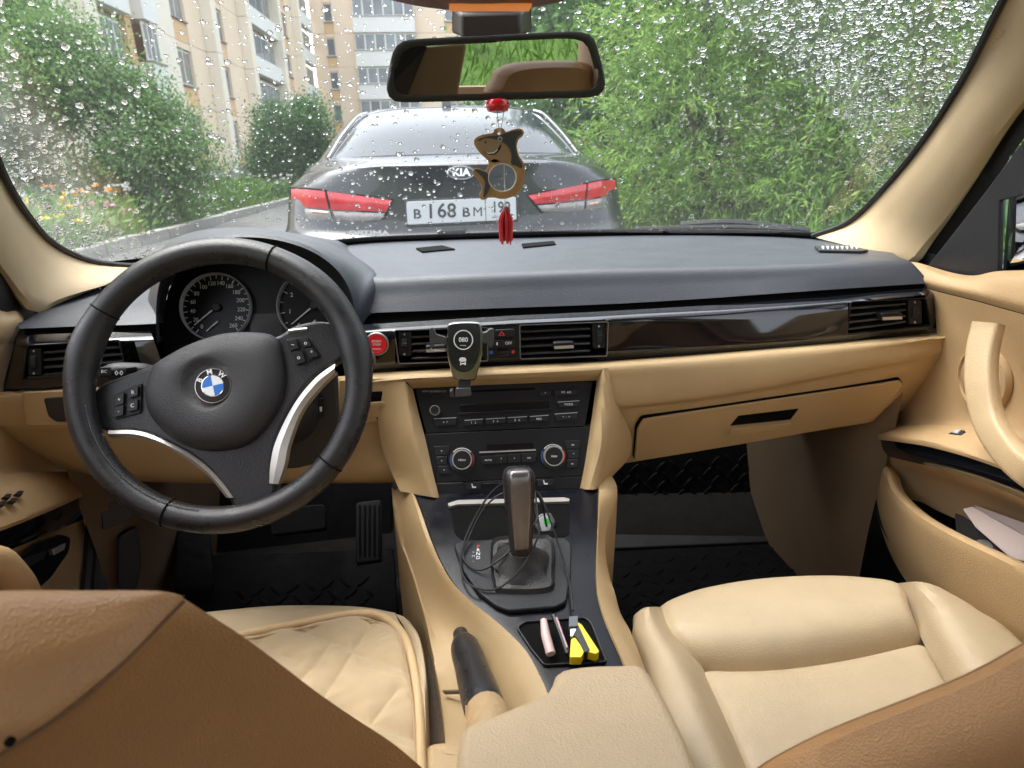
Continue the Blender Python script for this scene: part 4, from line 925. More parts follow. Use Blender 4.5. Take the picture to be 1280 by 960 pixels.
# ---- beige centre stack around the radio
def lin(a, b, n=6): return [np.asarray(a) * (1 - t) + np.asarray(b) * t for t in np.linspace(0, 1, n)]
cs = MB()
st = Q((440, 468.5, .965), (500, 464, .966), (560, 460.5, .966), (640, 456.5, .966), (700, 454, .966), (757, 451.5, .965))
s1 = Q((440, 474, .945), (500, 469, .943), (560, 466, .942), (640, 462, .942), (700, 459, .942), (757, 457, .941))
s2 = Q((440, 480, .940), (502, 474, .936), (560, 471, .936), (640, 467, .936), (700, 464.5, .936), (757, 462, .937))
s3 = Q((440, 484, .940), (508, 477.5, .938), (560, 475.5, .938), (640, 471.5, .938), (700, 469, .938), (757, 466.5, .938))
s4 = Q((516, 485.5, .955), (540, 484.5, .955), (580, 482.5, .955), (640, 480, .955), (700, 477.5, .955), (746, 475.5, .955))
cs.grid(patch([st, s1, s2], 40, 10)); cs.grid(patch([Q((505, 475, .937), (560, 471, .936), (640, 467, .936), (700, 464.5, .936), (752, 462, .937)), Q((510, 479, .939), (560, 476, .939), (640, 472, .939), (700, 469.5, .939), (750, 467, .939)), s4], 30, 8))
cs.build('centre_bezel', BEIGE, db, angle=60)
# cheeks left and right of the radio
lch = patch([Q((516, 485.5, .955), (523, 515, .94), (532, 550, .918), (541, 590, .895), (549, 622, .876)), Q((508, 479, .938), (514, 512, .926), (523, 552, .908), (533, 590, .89), (543, 622, .872)),
             Q((501, 474, .938), (506, 510, .926), (514, 550, .909), (525, 590, .892), (537, 621, .874)), Q((470, 476, .94), (472, 520, .942), (478, 560, .94), (490, 592, .925), (500, 614, .90))], 24, 16)
MB().grid(lch).build('bezel_cheek', BEIGE, db)
rch = patch([Q((746, 475.5, .955), (742, 505, .94), (737, 540, .92), (731, 580, .90), (725, 611, .882)), Q((752, 464, .937), (752, 500, .922), (748, 540, .902), (742, 580, .882), (735, 612, .866)),
             Q((760, 462, .936), (764, 500, .928), (762, 540, .91), (755, 578, .892), (747, 611, .872)), Q((768, 500, .943), (780, 522, .955), (789, 546, .967), (786, 572, .972), (758, 603, .93))], 24, 16)
MB().grid(rch).build('bezel_cheek', BEIGE, db)
# ---- beige knee panel, driver's side
kn = [Q((-15, 492, .94), (20, 488.5, .945), (100, 484, .95), (200, 479, .955), (320, 474, .96), (440, 469.5, .962)), Q((-18, 500, .925), (20, 496, .928), (100, 491, .93), (200, 486, .935), (320, 480, .94), (445, 476, .945)),
      Q((-15, 528, .925), (20, 531, .928), (100, 532, .93), (200, 530, .935), (320, 527, .94), (470, 522, .945)), Q((-5, 536, .935), (26, 538, .937), (100, 539, .94), (200, 537, .945), (320, 534, .95), (478, 529, .952)),
      Q((20, 548, .96), (45, 563, .96), (110, 573, .96), (200, 573, .96), (320, 570, .96), (484, 560, .955)), Q((60, 572, .99), (90, 588, .99), (150, 598, .99), (230, 602, .99), (340, 602, .98), (496, 600, .95)), Q((100, 580, 1.1), (120, 592, 1.1), (180, 600, 1.1), (250, 603, 1.1), (350, 603, 1.1), (500, 603, 1.05))]
MB().grid(np.concatenate([patch(kn[:4], 44, 20), patch(kn[3:], 44, 18)[1:]])).build('knee_panel', BEIGE, db, angle=50)
KP = Plane(PY(60, 500, .924), PY(200, 495, .931), PY(100, 528, .926))
plate('light_switch', KP, [(56, 497), (112, 493), (112, 526), (72, 526), (62, 519)], -.002, .004, BLACK, db, .002, 3)
curve_plate('switch_bezel', KP, [rounded([(27, 490), (118, 486), (118, 531), (33, 532)], 4)], -.002, .002, BEIGE, db, .0015)
KS = Plane(PY(424, 475, .942), PY(490, 472, .942), PY(455, 522, .944))
ks = plate('key_slot_panel', KS, [(424, 474), (489, 471), (497, 520), (424, 523)], -.003, .003, BEIGE, db, .002, 3)
plate('key_slot', KS, [(450, 489.5), (478, 488), (480, 500), (450, 502)], .003, .0038, GROOVE, ks)
plate('slot_lip', KS, [(450, 502.5), (480, 500.5), (487, 505), (450, 508)], .003, .006, BEIGE, ks, .001)
# black recess behind the lower half of the wheel
CSP = Plane(PY(300, 470, .925), PY(424, 468, .925), PY(380, 585, .915))
plate('column_surround', CSP, [(300, 462), (423, 462), (424, 530), (418, 572), (372, 583), (330, 584), (300, 584)], 0, .01, BLACK, db, .004, 6)
plate('adjuster_switch', CSP, [(398, 495), (407, 494), (408, 518), (399, 520)], .01, .016, SATIN, db, .002, 2); plate('switch_mark', CSP, [(402, 505), (405, 504), (405, 510), (403, 511)], .016, .0165, WHITEINK, db)

# ------------------------------------------------------------------ air vents
VENT = mat('vent_plastic', (.02, .02, .022), .4); SLAT = mat('vent_slat', (.030, .031, .034), .28, coat=.2)
VFR = mat('vent_frame_silver', (.30, .30, .31), .3, metal=.8)
def vent(label, pl, poly, nsl, wheel=None, tab=None, depth=.05, fr=VFR, group='dashboard air vents', mid=None):
    """poly: opening as TL TR BR BL pixels"""
    tl, tr, br, bl = [np.array(p, float) for p in poly]
    t = thing('air_vent', pl.at(*np.mean(poly, 0)), label, 'air vent', group)
    MB().prism(pl.poly([tl + (-2, -2), tr + (2, -2), br + (2, 2), bl + (-2, 2)], -depth), pl.n * .002).build('back_plate', GROOVE, t)
    w = MB()
    for a, b in ((tl, tr), (tr, br), (br, bl), (bl, tl)):
        w.grid(np.array([[pl.at(*a), pl.at(*b)], [pl.at(*a, -depth), pl.at(*b, -depth)]]))
    w.build('duct', GROOVE, t, angle=20)
    c = (tl + tr + br + bl) / 4; ex = lambda p, d: p + np.sign(p - c) * d
    curve_plate('frame', pl, [rounded([ex(p, 1.6) for p in (tl, tr, br, bl)], 3), rounded([ex(p, .5) for p in (tl, tr, br, bl)], 2)], -.001, .0025, fr, t)
    for k in range(nsl):
        f = (k + .75) / (nsl + .35); l, r = tl + (bl - tl) * f, tr + (br - tr) * f
        if mid: l = l + (mid[0] - l[0]) * A3(1, 0, 0)[:2] if mid[0] > l[0] else l; r = r + A3(mid[1] - r[0], 0, 0)[:2] if mid[1] < r[0] else r
        MB().prism([pl.at(l[0], l[1], -.004), pl.at(r[0], r[1], -.004), pl.at(r[0], r[1] - 2.6, -.030) , pl.at(l[0], l[1] - 2.6, -.030)], A3(0, .0, -.0035)).build('slat', SLAT, t, bevel=.0008)
    if wheel:
        (x0, y0), (x1, y1) = wheel; px = (x0 + x1) / 2
        plate('wheel_housing', pl, [(x0 - 5, y0 - 6), (x1 + 5, y0 - 6.5), (x1 + 5.5, y1 + 5.5), (x0 - 4, y1 + 6)], -.012, -.002, SATIN, t, .001, 2)
        a, b = pl.at(px, y0), pl.at(px + (.5), y1); ax = unit(pl.at(px + 4, (y0 + y1) / 2) - pl.at(px, (y0 + y1) / 2)); R_ = np.linalg.norm(a - b) * .52; o = (a + b) / 2 - pl.n * (R_ * .62) - pl.n * .002
        wid = np.linalg.norm(pl.at(x1, y0) - pl.at(x0, y0)) / 2; wm = MB(); th = np.linspace(0, 2 * math.pi, 72, endpoint=False); e2 = np.cross(ax, pl.n)
        rings = [[o + ax * d * wid + (R_ * (1 if i % 3 else .94) * kk) * (math.cos(q) * pl.n + math.sin(q) * e2) for i, q in enumerate(th)] for d, kk in ((-1, .9), (-.85, 1), (.85, 1), (1, .9))]
        wm.loops(rings).build('thumbwheel', BUTTON, t, angle=20)
        for yy in (y0 - 3, y1 + 3): curve_plate('mark', pl, [circ(px, yy, 1.2, 1.5, 10)], -.0018, -.0012, GREYINK, t)
    if tab:
        x, y = tab; plate('vane_tab', pl, [(x - 13, y - 4), (x + 13, y - 5.2), (x + 13.5, y + 4.2), (x - 12.5, y + 5.4)], -.004, .012, SATIN, t, .003, 3)
        plate('tab_highlight', pl, [(x - 12, y + 1.0), (x + 12, y - .2), (x + 12.5, y + 3.4), (x - 11.5, y + 4.6)], .012, .0128, SILVER, t)
    return t
TP = Plane(PY(494, 412, .966), PY(757, 402, .966), PY(640, 452, .960)); z5 = zoom(440, 370, 3.5556)
vent('left centre air vent behind the phone holder', TP, z5([(192, 156), (598, 142), (600, 284), (212, 296)]), 4, wheel=[(502, 421), (509, 440)], tab=(545, 434), mid=(513.5, 620))
vent('right centre air vent beside the hazard switch panel', TP, z5([(748, 132), (1134, 118), (1128, 262), (752, 276)]), 4, wheel=[(745.5, 411), (752.5, 430)], tab=(703, 430), mid=(640, 738.5))
RVP = Plane(trim_pt(1062, .2), trim_pt(1158, .2), trim_pt(1100, .8))
z6 = zoom(740, 280, 2.3704)
vent('passenger air vent at the right end of the dashboard', RVP, z6([(768, 233), (984, 222), (1000, 299), (757, 325)]), 4, wheel=[(1141, 381), (1148, 400)], tab=(1109, 394), fr=SATIN, mid=(1040, 1135))
LVP = Plane(ltrim(.12, .2), ltrim(.84, .2), ltrim(.5, .75))
lvp = [(36, 433), (148, 426), (158, 466), (30, 474)]
vent('driver air vent at the left end of the dashboard behind the wheel', LVP, lvp, 4, wheel=[(38, 442), (45, 464)], fr=SATIN, mid=(52, 170))

# hazard and locking switches between the vents
hz = thing('hazard_switch_panel', TP.at(632, 430), 'black switch panel with red hazard triangle between the centre vents', 'switch panel')
z7 = zoom(490, 390, 6.737)
plate('panel', TP, z7([(770, 120), (1082, 112), (1086, 384), (770, 400)]), -.02, .001, SATIN, hz, .001)
b_ = plate('hazard_button', TP, z7([(868, 145), (1018, 137), (1034, 155), (1032, 200), (870, 208)]), .001, .007, BUTTON, hz, .0015, 1)
curve_plate('triangle', TP, [z7([(920, 152), (950, 192), (892, 194)]), z7([(920, 166), (936, 187), (905, 188)])], .0071, .0076, REDINK, b_)
b_ = plate('lock_button', TP, z7([(866, 235), (1020, 226), (1036, 244), (1034, 280), (866, 292)]), .001, .007, BUTTON, hz, .0015, 1)
text('OFF', TP, *z7([(978, 257)])[0], 3.4, WHITEINK, b_, .0072); plate('lock_symbol', TP, z7([(876, 250), (888, 249), (888, 272), (876, 273)]), .0071, .0076, WHITEINK, b_)
MB().lathe([(.002, -.0085), (.0055, -.008), (.006, 0), (.0055, .008), (.002, .0085)], TP.at(*z7([(940, 338)])[0], -.001), unit(TP.at(640, 430) - TP.at(630, 430.4)), 20).build('temperature_wheel', BUTTON, hz)
plate('cold_mark', TP, z7([(820, 328), (850, 326), (850, 352), (820, 354)]), .001, .0016, BLUEINK, hz); plate('warm_mark', TP, z7([(1008, 322), (1032, 320), (1032, 346), (1008, 348)]), .001, .0016, REDINK, hz)

# start button
sb = thing('start_button', TP.at(471.5, 429.5), 'round red engine start button with chrome ring beside the wheel', 'button')
SBP = shift(TP, .000); rm = np.linalg.norm(TP.at(471.5, 429.5) - TP.at(486.5, 429.5))
ring_on(SBP, 471.5, 429.5, rm, [(1.0, -.004), (1.0, .004), (.95, .0065), (.88, .0065), (.86, .003)], SILVER, 'ring', sb)
bt = ring_on(SBP, 471.5, 429.5, rm, [(.85, -.004), (.85, .005), (.80, .007), (.60, .0062), (.02, .0062)], mat('red_start_button', (.70, .012, .02), .3, coat=.4), 'push_button', sb)
text('START', SBP, 471.5, 426, 2.6, WHITEINK, bt, .0066, sx=1.1); text('STOP', SBP, 471.5, 430, 2.6, WHITEINK, bt, .0066, sx=1.1); text('ENGINE', SBP, 471.5, 435.5, 1.7, WHITEINK, bt, .0066, sx=1.2)

# ------------------------------------------------------------------ instrument cluster under its hood
ic = thing('instrument_cluster', (-.36, 1.05, .9), 'hooded instrument cluster with two chrome-ringed dials behind the steering wheel', 'instruments')
lip = Q((196, 430, .985), (195, 395, .985), (198, 360, .985), (210, 328, .985), (238, 306, .985), (290, 297, .985), (340, 299, .985), (385, 312, .985), (418, 334, .985), (437, 362, .985), (445, 395, .985), (447, 425, .985))
lip2 = [p + A3(0, .012, .004) for p in lip]
crown = Q((190, 430, 1.06), (188, 395, 1.06), (190, 352, 1.10), (205, 309, 1.16), (245, 290.5, 1.2), (292, 285, 1.2), (340, 287, 1.2), (387, 297.5, 1.2), (428, 317, 1.17), (462, 337, 1.11), (470, 353, 1.062), (468, 392, 1.04))
bk = [A3(-.64, 1.12, .70), A3(-.64, 1.15, .80), A3(-.63, 1.25, .86), A3(-.59, 1.40, .912), A3(-.52, 1.44, .928), A3(-.45, 1.46, .934), A3(-.38, 1.47, .934), A3(-.32, 1.48, .934), A3(-.27, 1.44, .905), A3(-.20, 1.33, .880), A3(-.17, 1.2, .855), A3(-.15, 1.12, .80)]
MB().grid(patch([lip, lip2, crown, bk], 60, 26)).build('hood', PAD, ic)
inner = Q((206, 425, 1.07), (205, 398, 1.07), (210, 366, 1.07), (222, 338, 1.07), (245, 322, 1.07), (290, 314, 1.07), (340, 316, 1.07), (380, 328, 1.07), (410, 346, 1.07), (428, 370, 1.07), (436, 398, 1.07), (438, 422, 1.07))
MB().grid(patch([lip, [(a * .5 + b * .5) + A3(0, -.005, 0) for a, b in zip(lip, inner)], inner], 60, 12)).build('hood_lining', BLACK, ic)
GP = Plane(PY(226, 384, 1.075), PY(440, 380, 1.075), PY(330, 440, 1.045))
plate('face', GP, [(204, 440), (203, 396), (208, 364), (221, 336), (245, 319), (290, 311), (340, 313), (382, 325), (412, 344), (431, 368), (439, 396), (441, 436)], -.012, -.006, mat('cluster_face', (.007, .007, .008), .45, spec=.3), ic)
DIAL = mat('dial_black', (.004, .004, .005), .35, spec=.3); DRING = mat('dial_ring_silver', (.62, .62, .63), .35, metal=.3); NEED = mat('dial_needle', (.75, .75, .74), .4)
def dial(cx, cy, rpx, nums, a0, a1, needle, nticks, part):
    rm = np.linalg.norm(GP.at(cx, cy) - GP.at(cx + rpx, cy))
    d = ring_on(GP, cx, cy, rm, [(.97, -.006), (.97, -.003), (.02, -.003)], DIAL, part, ic, 48)
    ring_on(GP, cx, cy, rm, [(.985, -.006), (1.0, .006), (.975, .008), (.955, .006), (.95, -.003)], DRING, 'chrome_ring', d, 60)
    o, ex, ey = GP.frame(cx, cy); A = lambda f: math.radians(a0 + (a1 - a0) * f)
    for i in range(nticks):
        a = A(i / (nticks - 1)); dv = ex * math.cos(a) + ey * math.sin(a); sd = np.cross(GP.n, dv); big = i % 2 == 0
        MB().box(o + dv * rm * (.88 if big else .90) - GP.n * .0024, (rm * (.06 if big else .04), rm * .010, .0004), [dv, sd, GP.n]).build('tick', WHITEINK, d)
    for i, s in enumerate(nums):
        a = A(i / (len(nums) - 1)); k = rpx * .69
        text(s, GP, cx + k * math.cos(a), cy - k * math.sin(a), rpx * .115, WHITEINK, d, -.0024, 'numeral', sx=.9)
    a = math.radians(needle); dv = ex * math.cos(a) + ey * math.sin(a); sd = np.cross(GP.n, dv)
    MB().prism([o + dv * rm * .05 + sd * rm * .022, o + dv * rm * .80 + sd * rm * .010, o + dv * rm * .80 - sd * rm * .010, o + dv * rm * .05 - sd * rm * .022], GP.n * .002).build('needle', NEED, d)
    MB().lathe([(rm * .13, -.002), (rm * .13, .003), (rm * .10, .005), (.0005, .005)], o, GP.n, 20).build('needle_hub', BLACK, d)
    a = math.radians(232); o2 = GP.at(cx + 2, cy + rpx * .40); dv = ex * math.cos(math.radians(222)) + ey * math.sin(math.radians(222)); sd = np.cross(GP.n, dv)
    MB().prism([o2 + sd * rm * .02, o2 + dv * rm * .42 + sd * rm * .012, o2 + dv * rm * .42 - sd * rm * .012, o2 - sd * rm * .02], GP.n * .0015).build('small_needle', NEED, d)
    return d
dial(270.5, 384, 44.5, ['0', '20', '40', '60', '80', '100', '120', '140', '160', '180', '200', '220', '240', '260'], 232, -48, 221, 27, 'speedometer')
dial(392.5, 382, 45.5, ['0', '1', '2', '3', '4', '5', '6', '7'], 232, -40, 221, 15, 'rev_counter')
plate('info_display', GP, [(312, 392), (352, 391), (352, 420), (312, 421)], -.006, -.0045, mat('unlit_display', (.05, .045, .045), .2), ic)
MB().grid(np.array([[PY(198, 430, 1.0), PY(447, 425, 1.0)], [PY(206, 432, 1.075), PY(440, 428, 1.075)]])).build('lower_lining', BLACK, ic)

# ================================================================== STEERING WHEEL
TILT = math.radians(25); WC = A3(-.3627, .78, .8442)
wx, wy, wn = A3(1, 0, 0), A3(0, math.sin(TILT), math.cos(TILT)), A3(0, -math.cos(TILT), math.sin(TILT))
sw = thing('steering_wheel', WC, 'black leather three-spoke steering wheel with round emblem and silver spoke trims', 'steering wheel')
def wheel_rim():
    n, m = 120, 18; g = []
    for i in range(n):
        a = 2 * math.pi * i / n; rad = wx * math.cos(a) + wy * math.sin(a)
        deg = math.degrees(a) % 360
        bump_ = sum(math.exp(-(((deg - c + 180) % 360 - 180) / w) ** 2) * k for c, w, k in ((42, 16, .0022), (163, 14, .0030), (12, 10, .003)))
        r = .0160 + bump_; c = WC + rad * (.1845 - .0165)
        g.append([c + r * (math.cos(b) * rad * (1.0 + .04 * math.cos(2 * b)) + math.sin(b) * wn * 1.08) for b in np.linspace(0, 2 * math.pi, m, endpoint=False)])
    return MB().grid(np.array(g), cu=True, cv=True)
rim = wheel_rim().build('rim', LEATHERB, sw)
WPL = PlaneN(WC, wn)
def rim_angle(px, py):
    v = WPL.at(px, py) - WC; return math.atan2(v @ wy, v @ wx)
for px, py in ((343, 318), (117, 381), (210, 642), (424, 587)):
    a = rim_angle(px, py); rad = wx * math.cos(a) + wy * math.sin(a); c = WC + rad * .168; t = np.cross(wn, rad)
    loop = [c + .0166 * (math.cos(b) * rad + math.sin(b) * wn * 1.08) for b in np.linspace(0, 2 * math.pi, 25)]
    MB().tube(loop, .0011, 5).build('seam', GROOVE, rim)
st_ = MB(); a0, a1 = rim_angle(150, 590), rim_angle(205, 640)
for k in range(64):
    a = math.radians(188 + k * 1.15); rad = wx * math.cos(a) + wy * math.sin(a); c = WC + rad * (.168 - .0125) + wn * .0125; t = np.cross(wn, rad)
    st_.box(c, (.0012, .0005, .0005), [unit(t + .6 * wn), unit(wn - .6 * t), rad])
o = st_.build('stitching', mat('dark_thread', (.06, .06, .062), .7), rim); o['kind'] = 'stuff'
# spokes and hub, a little behind the rim plane
HP = PlaneN(WC - wn * .020, wn)
spoke = cr([(112, 505), (124, 484), (145, 474), (178, 462), (230, 440), (300, 428), (346, 421), (368, 408), (402, 402), (432, 412), (440, 436), (424, 452), (396, 470), (369, 504), (348, 548), (341, 590), (347, 612), (330, 632), (296, 636), (282, 612), (254, 580), (219, 558), (178, 541), (138, 540), (116, 528)], 110)
curve_plate('spoke', HP, [spoke], -.022, .004, mat('soft_black_spoke', (.024, .024, .027), .36, grain=(500, .3), var=(14, .15)), sw, .005, 3)
pad = cr([(188, 480), (186, 497), (192, 519), (210, 541), (232, 556.5), (262, 564), (293, 562), (315, 554), (337, 532), (354, 502), (359, 471), (354, 436), (344, 421), (322, 416.5), (284, 418), (245, 430), (219, 443), (197, 458)], 64)
pc = np.array([272, 488.0]); PR_ = lambda k, off: [HP.at(*(pc + (np.array(a) - pc) * k), off) for a in pad]
# smooth dome with a dished centre round the emblem
ec = np.array([268, 482.6]); rings = []
for k, off in ((1.0, -.006), (1.0, .006), (.985, .012), (.95, .0165), (.88, .021), (.78, .0246), (.68, .0268)): rings.append(PR_(k, off))
n64 = len(pad); th = [math.atan2(-(a[1] - ec[1]), a[0] - ec[0]) for a in pad]
for rpx, off in ((34, .0276), (30, .0258), (25, .0225), (22, .0215), (1, .0215)):
    rings.append([HP.at(ec[0] + rpx * math.cos(t), ec[1] - rpx * math.sin(t), off) for t in th])
MB().loops(rings).build('airbag_cover', AIRBAG, sw, angle=60)
EP = shift(HP, .0215)
# emblem: ring, black band, quarters, letters
em_r = np.linalg.norm(EP.at(268, 482.6) - EP.at(291, 482.6))
em = ring_on(EP, 268, 482.6, em_r, [(1.0, -.002), (1.0, .004), (.97, .0052), (.93, .0052), (.91, .004)], CHROME, 'emblem', sw, 48)
ring_on(EP, 268, 482.6, em_r, [(.91, 0), (.91, .0042), (.60, .0046), (.02, .0046)], SATIN, 'emblem_band', em, 48)
ring_on(EP, 268, 482.6, em_r, [(.62, .0), (.62, .0052), (.58, .0054), (.57, .0048)], CHROME, 'emblem_inner_ring', em, 48)
EB = mat('emblem_blue', (.03, .16, .55), .2, coat=.6); EW = mat('emblem_white', (.72, .75, .80), .25, coat=.6); rot0 = math.radians(14)
o_, ex_, ey_ = EP.frame(268, 482.6)
for q in range(4):
    a = [rot0 + q * math.pi / 2 + t for t in np.linspace(0.01, math.pi / 2 - .01, 10)]
    MB().prism([o_ + EP.n * .0046] + [o_ + em_r * .575 * (ex_ * math.cos(t) + ey_ * math.sin(t)) + EP.n * .0046 for t in a], EP.n * .0006).build('emblem_quarter', EB if q % 2 else EW, em)
for ch, dg in (('B', 157), ('M', 104), ('W', 51)):
    a = math.radians(dg); k = 17.2; text(ch, EP, 268 + k * math.cos(a), 482.6 - k * math.sin(a), 6.2, WHITEINK, em, .0050, rot=a - math.pi / 2, bold=.02)
# silver spoke trims
SPP = shift(HP, .004)
def strip_on(name, pl, up, lo, h, mat_, parent, n=26):
    a, b = spl(np.array(up, float), n), spl(np.array(lo, float), n)
    A_, B_ = [pl.at(*p) for p in a], [pl.at(*p) for p in b]; M_ = [(p + q) / 2 + pl.n * h for p, q in zip(A_, B_)]
    g = patch([[p - pl.n * .014 for p in A_], [p + pl.n * h * .4 for p in A_], M_, [p + pl.n * h * .2 for p in B_], [p - pl.n * .016 for p in B_]], n, crisp=True)
    return MB().grid(g).build(name, mat_, parent, angle=35)
strip_on('spoke_trim', SPP, [(136, 538), (175, 539), (219, 556.5), (254, 578), (280, 605), (292, 622)], [(138, 546.5), (170.6, 547.5), (201, 555.5), (236, 576), (262.5, 597), (283, 622)], .004, SILVER, sw)
strip_on('spoke_trim', SPP, [(419, 455), (394, 473), (367.5, 506), (345.6, 550), (338.5, 580), (337, 604)], [(419, 466), (398, 487), (376, 516), (361, 555), (356, 580), (348, 605)], .004, SILVER, sw)
# button pods
z3 = zoom(120, 390, 5.645)
pod = plate('button_pod', SPP, z3([(132, 590), (330, 500), (326, 712), (136, 762)]), 0, .003, SATIN, sw, .0015, 3)
for pts, s in (([(158, 596), (216, 572), (214, 650), (156, 668)], '+'), ([(154, 676), (214, 658), (212, 728), (146, 746)], '-'), ([(246, 556), (316, 526), (314, 592), (250, 612)], 'R'), ([(246, 636), (314, 620), (312, 690), (242, 708)], 'C')):
    b_ = plate('button', SPP, z3(pts), .003, .0075, BUTTON, pod, .0012, 1.0); c = np.mean(z3(pts), 0); text(s, SPP, c[0], c[1], 4.5, WHITEINK, b_, .0077, rot=.2)
z4 = zoom(340, 390, 5.645)
pod = plate('button_pod', SPP, z4([(100, 195), (255, 180), (350, 320), (180, 385)]), 0, .003, SATIN, sw, .0015, 3)
for pts, s in (([(112, 208), (178, 200), (200, 262), (138, 278)], '~'), ([(150, 292), (222, 280), (246, 355), (178, 378)], 'o'), ([(208, 202), (262, 196), (288, 246), (232, 254)], 'o'), ([(244, 270), (296, 260), (338, 315), (276, 332)], '*')):
    b_ = plate('button', SPP, z4(pts), .003, .0075, BUTTON, pod, .0012, 1.0); c = np.mean(z4(pts), 0); text(s, SPP, c[0], c[1], 5, WHITEINK, b_, .0077)
strip_on('top_accent', SPP, [(361, 412), (372, 410.5), (384, 409.5)], [(362, 416), (373, 414.5), (385, 413)], .003, SILVER, sw, 8)
# column behind the hub
cl = thing('steering_column', WC - wn * .06, 'black steering column shroud with the control stalks behind the wheel', 'steering column')
cc = WC - wn * .05; rg = []
for d, a, b in ((.0, .055, .05), (.03, .075, .065), (.10, .085, .075), (.22, .09, .08)):
    rg.append([cc - wn * d + wx * a * math.copysign(abs(math.cos(t)) ** .7, math.cos(t)) + wy * (b * math.copysign(abs(math.sin(t)) ** .7, math.sin(t)) - .005) for t in np.linspace(0, 2 * math.pi, 28, endpoint=False)])
MB().loops(rg).build('shroud', BLACK, cl)
sp = [PY(196, 470, .87), PY(180, 466, .855), PY(150, 465, .845), (PY(127, 467, .84))]
stk = MB().tube(spl(sp, 14), np.r_[.010, .013, .015, .0165, .017, .017, .017, .017, .017, .017, .0165, .0155, .013, .008], 14, flat=.75).build('indicator_stalk', BLACK, cl)
IP = Plane(PY(130, 466, .822), PY(180, 464, .832), PY(150, 475, .820))
plate('stalk_button', IP, [(123, 460), (139, 459), (139, 471), (125, 472)], -.002, .003, SATIN, stk, .001, 2); text('BC', IP, 131, 465.5, 3.5, WHITEINK, stk, .0034)
for x, y in ((146, 466.5), (152, 466.5)): curve_plate('arrow_mark', IP, [[(x - 2.5, y), (x, y - 3.2), (x + 2.5, y), (x, y + 3.2)], [(x - 1.4, y), (x, y - 1.9), (x + 1.4, y), (x, y + 1.9)]], .001, .0015, WHITEINK, stk)
plate('stalk_slider', IP, [(158, 461), (171, 459.5), (171, 464), (158, 466)], -.002, .0025, GROOVE, stk)
MB().tube(spl(Q((440, 436, .86), (456, 438, .865), (464, 445, .868), (467, 456, .866)), 10), [.008, .009, .0095, .0095, .0095, .0095, .009, .008, .007, .004], 10, flat=.6).build('wiper_stalk', mat('grey_stalk', (.10, .10, .10), .4), cl)

# ================================================================== PHONE HOLDER
ph = thing('phone_holder', PY(582, 440, .92), 'chrome and black clip-on phone holder fixed to the left centre vent', 'phone holder')
HPL = Plane(PY(560, 410, .900), PY(605, 408, .900), PY(580, 478, .884)); z7 = zoom(490, 390, 6.737)
hb = z7([(468, 118), (492, 92), (600, 80), (722, 84), (752, 104), (762, 190), (766, 312), (742, 430), (706, 560), (690, 574), (620, 578), (540, 566), (512, 546), (482, 440), (455, 322), (462, 220)])
hbc = cr(hb, 70); c0 = np.mean(np.array(hbc), 0); RG = lambda k, off: [HPL.at(*(c0 + (np.array(a) - c0) * k), off) for a in hbc]
MB().loops([RG(.9, -.014), RG(1, -.008), RG(1, .001), RG(.985, .004), RG(.95, .0055), RG(.3, .0055)]).build('body', mat('dark_chrome', (.35, .33, .31), .13, metal=1.0, var=(12, .3)), ph)
fc = cr(z7([(476, 122), (500, 100), (600, 90), (712, 94), (738, 116), (742, 220), (736, 330), (712, 420), (670, 480), (620, 502), (570, 498), (524, 470), (496, 420), (474, 320), (472, 210)]), 60)
fp = curve_plate('face', HPL, [fc], .005, .0075, mat('holder_face', (.012, .012, .013), .16, coat=.4), ph, .0006)
curve_plate('charge_ring', HPL, [circ(*z7([(600, 232)])[0], 12.2, 12.4), circ(*z7([(600, 232)])[0], 10.9, 11.1)], .0075, .0081, WHITEINK, fp)
text('080', HPL, *z7([(600, 232)])[0], 5.4, WHITEINK, fp, .0079, bold=.02); text('wireless', HPL, *z7([(598, 278)])[0], 1.6, WHITEINK, fp, .0079)
curve_plate('car_symbol', HPL, [z7([(566, 396), (574, 380), (590, 378), (604, 378), (616, 380), (624, 394), (628, 402), (620, 408), (622, 440), (612, 444), (606, 436), (586, 436), (580, 444), (572, 444), (574, 410), (564, 404)]), z7([(582, 414), (612, 414), (612, 424), (582, 424)])], .0075, .0080, WHITEINK, fp)
HARM = mat('holder_arm', (.03, .03, .032), .35)
for nm, pts in (('left_arm', [(318, 140), (336, 128), (360, 150), (372, 186), (440, 206), (462, 214), (462, 270), (410, 262), (366, 258), (345, 300), (320, 300)]), ('right_arm', [(756, 170), (800, 160), (812, 140), (842, 134), (860, 144), (858, 260), (840, 300), (812, 296), (800, 268), (756, 262)])):
    plate('clamp_arm', HPL, z7(pts), -.010, .010, HARM, ph, .002, 1.5)
plate('arm_pad', HPL, z7([(326, 305), (440, 318), (442, 330), (330, 328)]), -.004, .008, SILVER, ph, .001)
plate('foot_stem', HPL, z7([(560, 575), (664, 575), (660, 640), (556, 640)]), -.012, .002, BLACK, ph, .001)
plate('foot', HPL, z7([(540, 632), (660, 626), (668, 690), (524, 704)]), -.008, .016, mat('foot_grey', (.10, .10, .11), .25, metal=.6), ph, .003, 1.5); plate('foot_hook', HPL, z7([(486, 650), (516, 644), (524, 704), (490, 702)]), -.008, .02, mat('foot_dark', (.06, .06, .065), .25, metal=.5), ph, .002, 1.5)
MB().box(PY(582, 432, .93), (.012, .025, .012)).build('vent_clip', BLACK, ph)

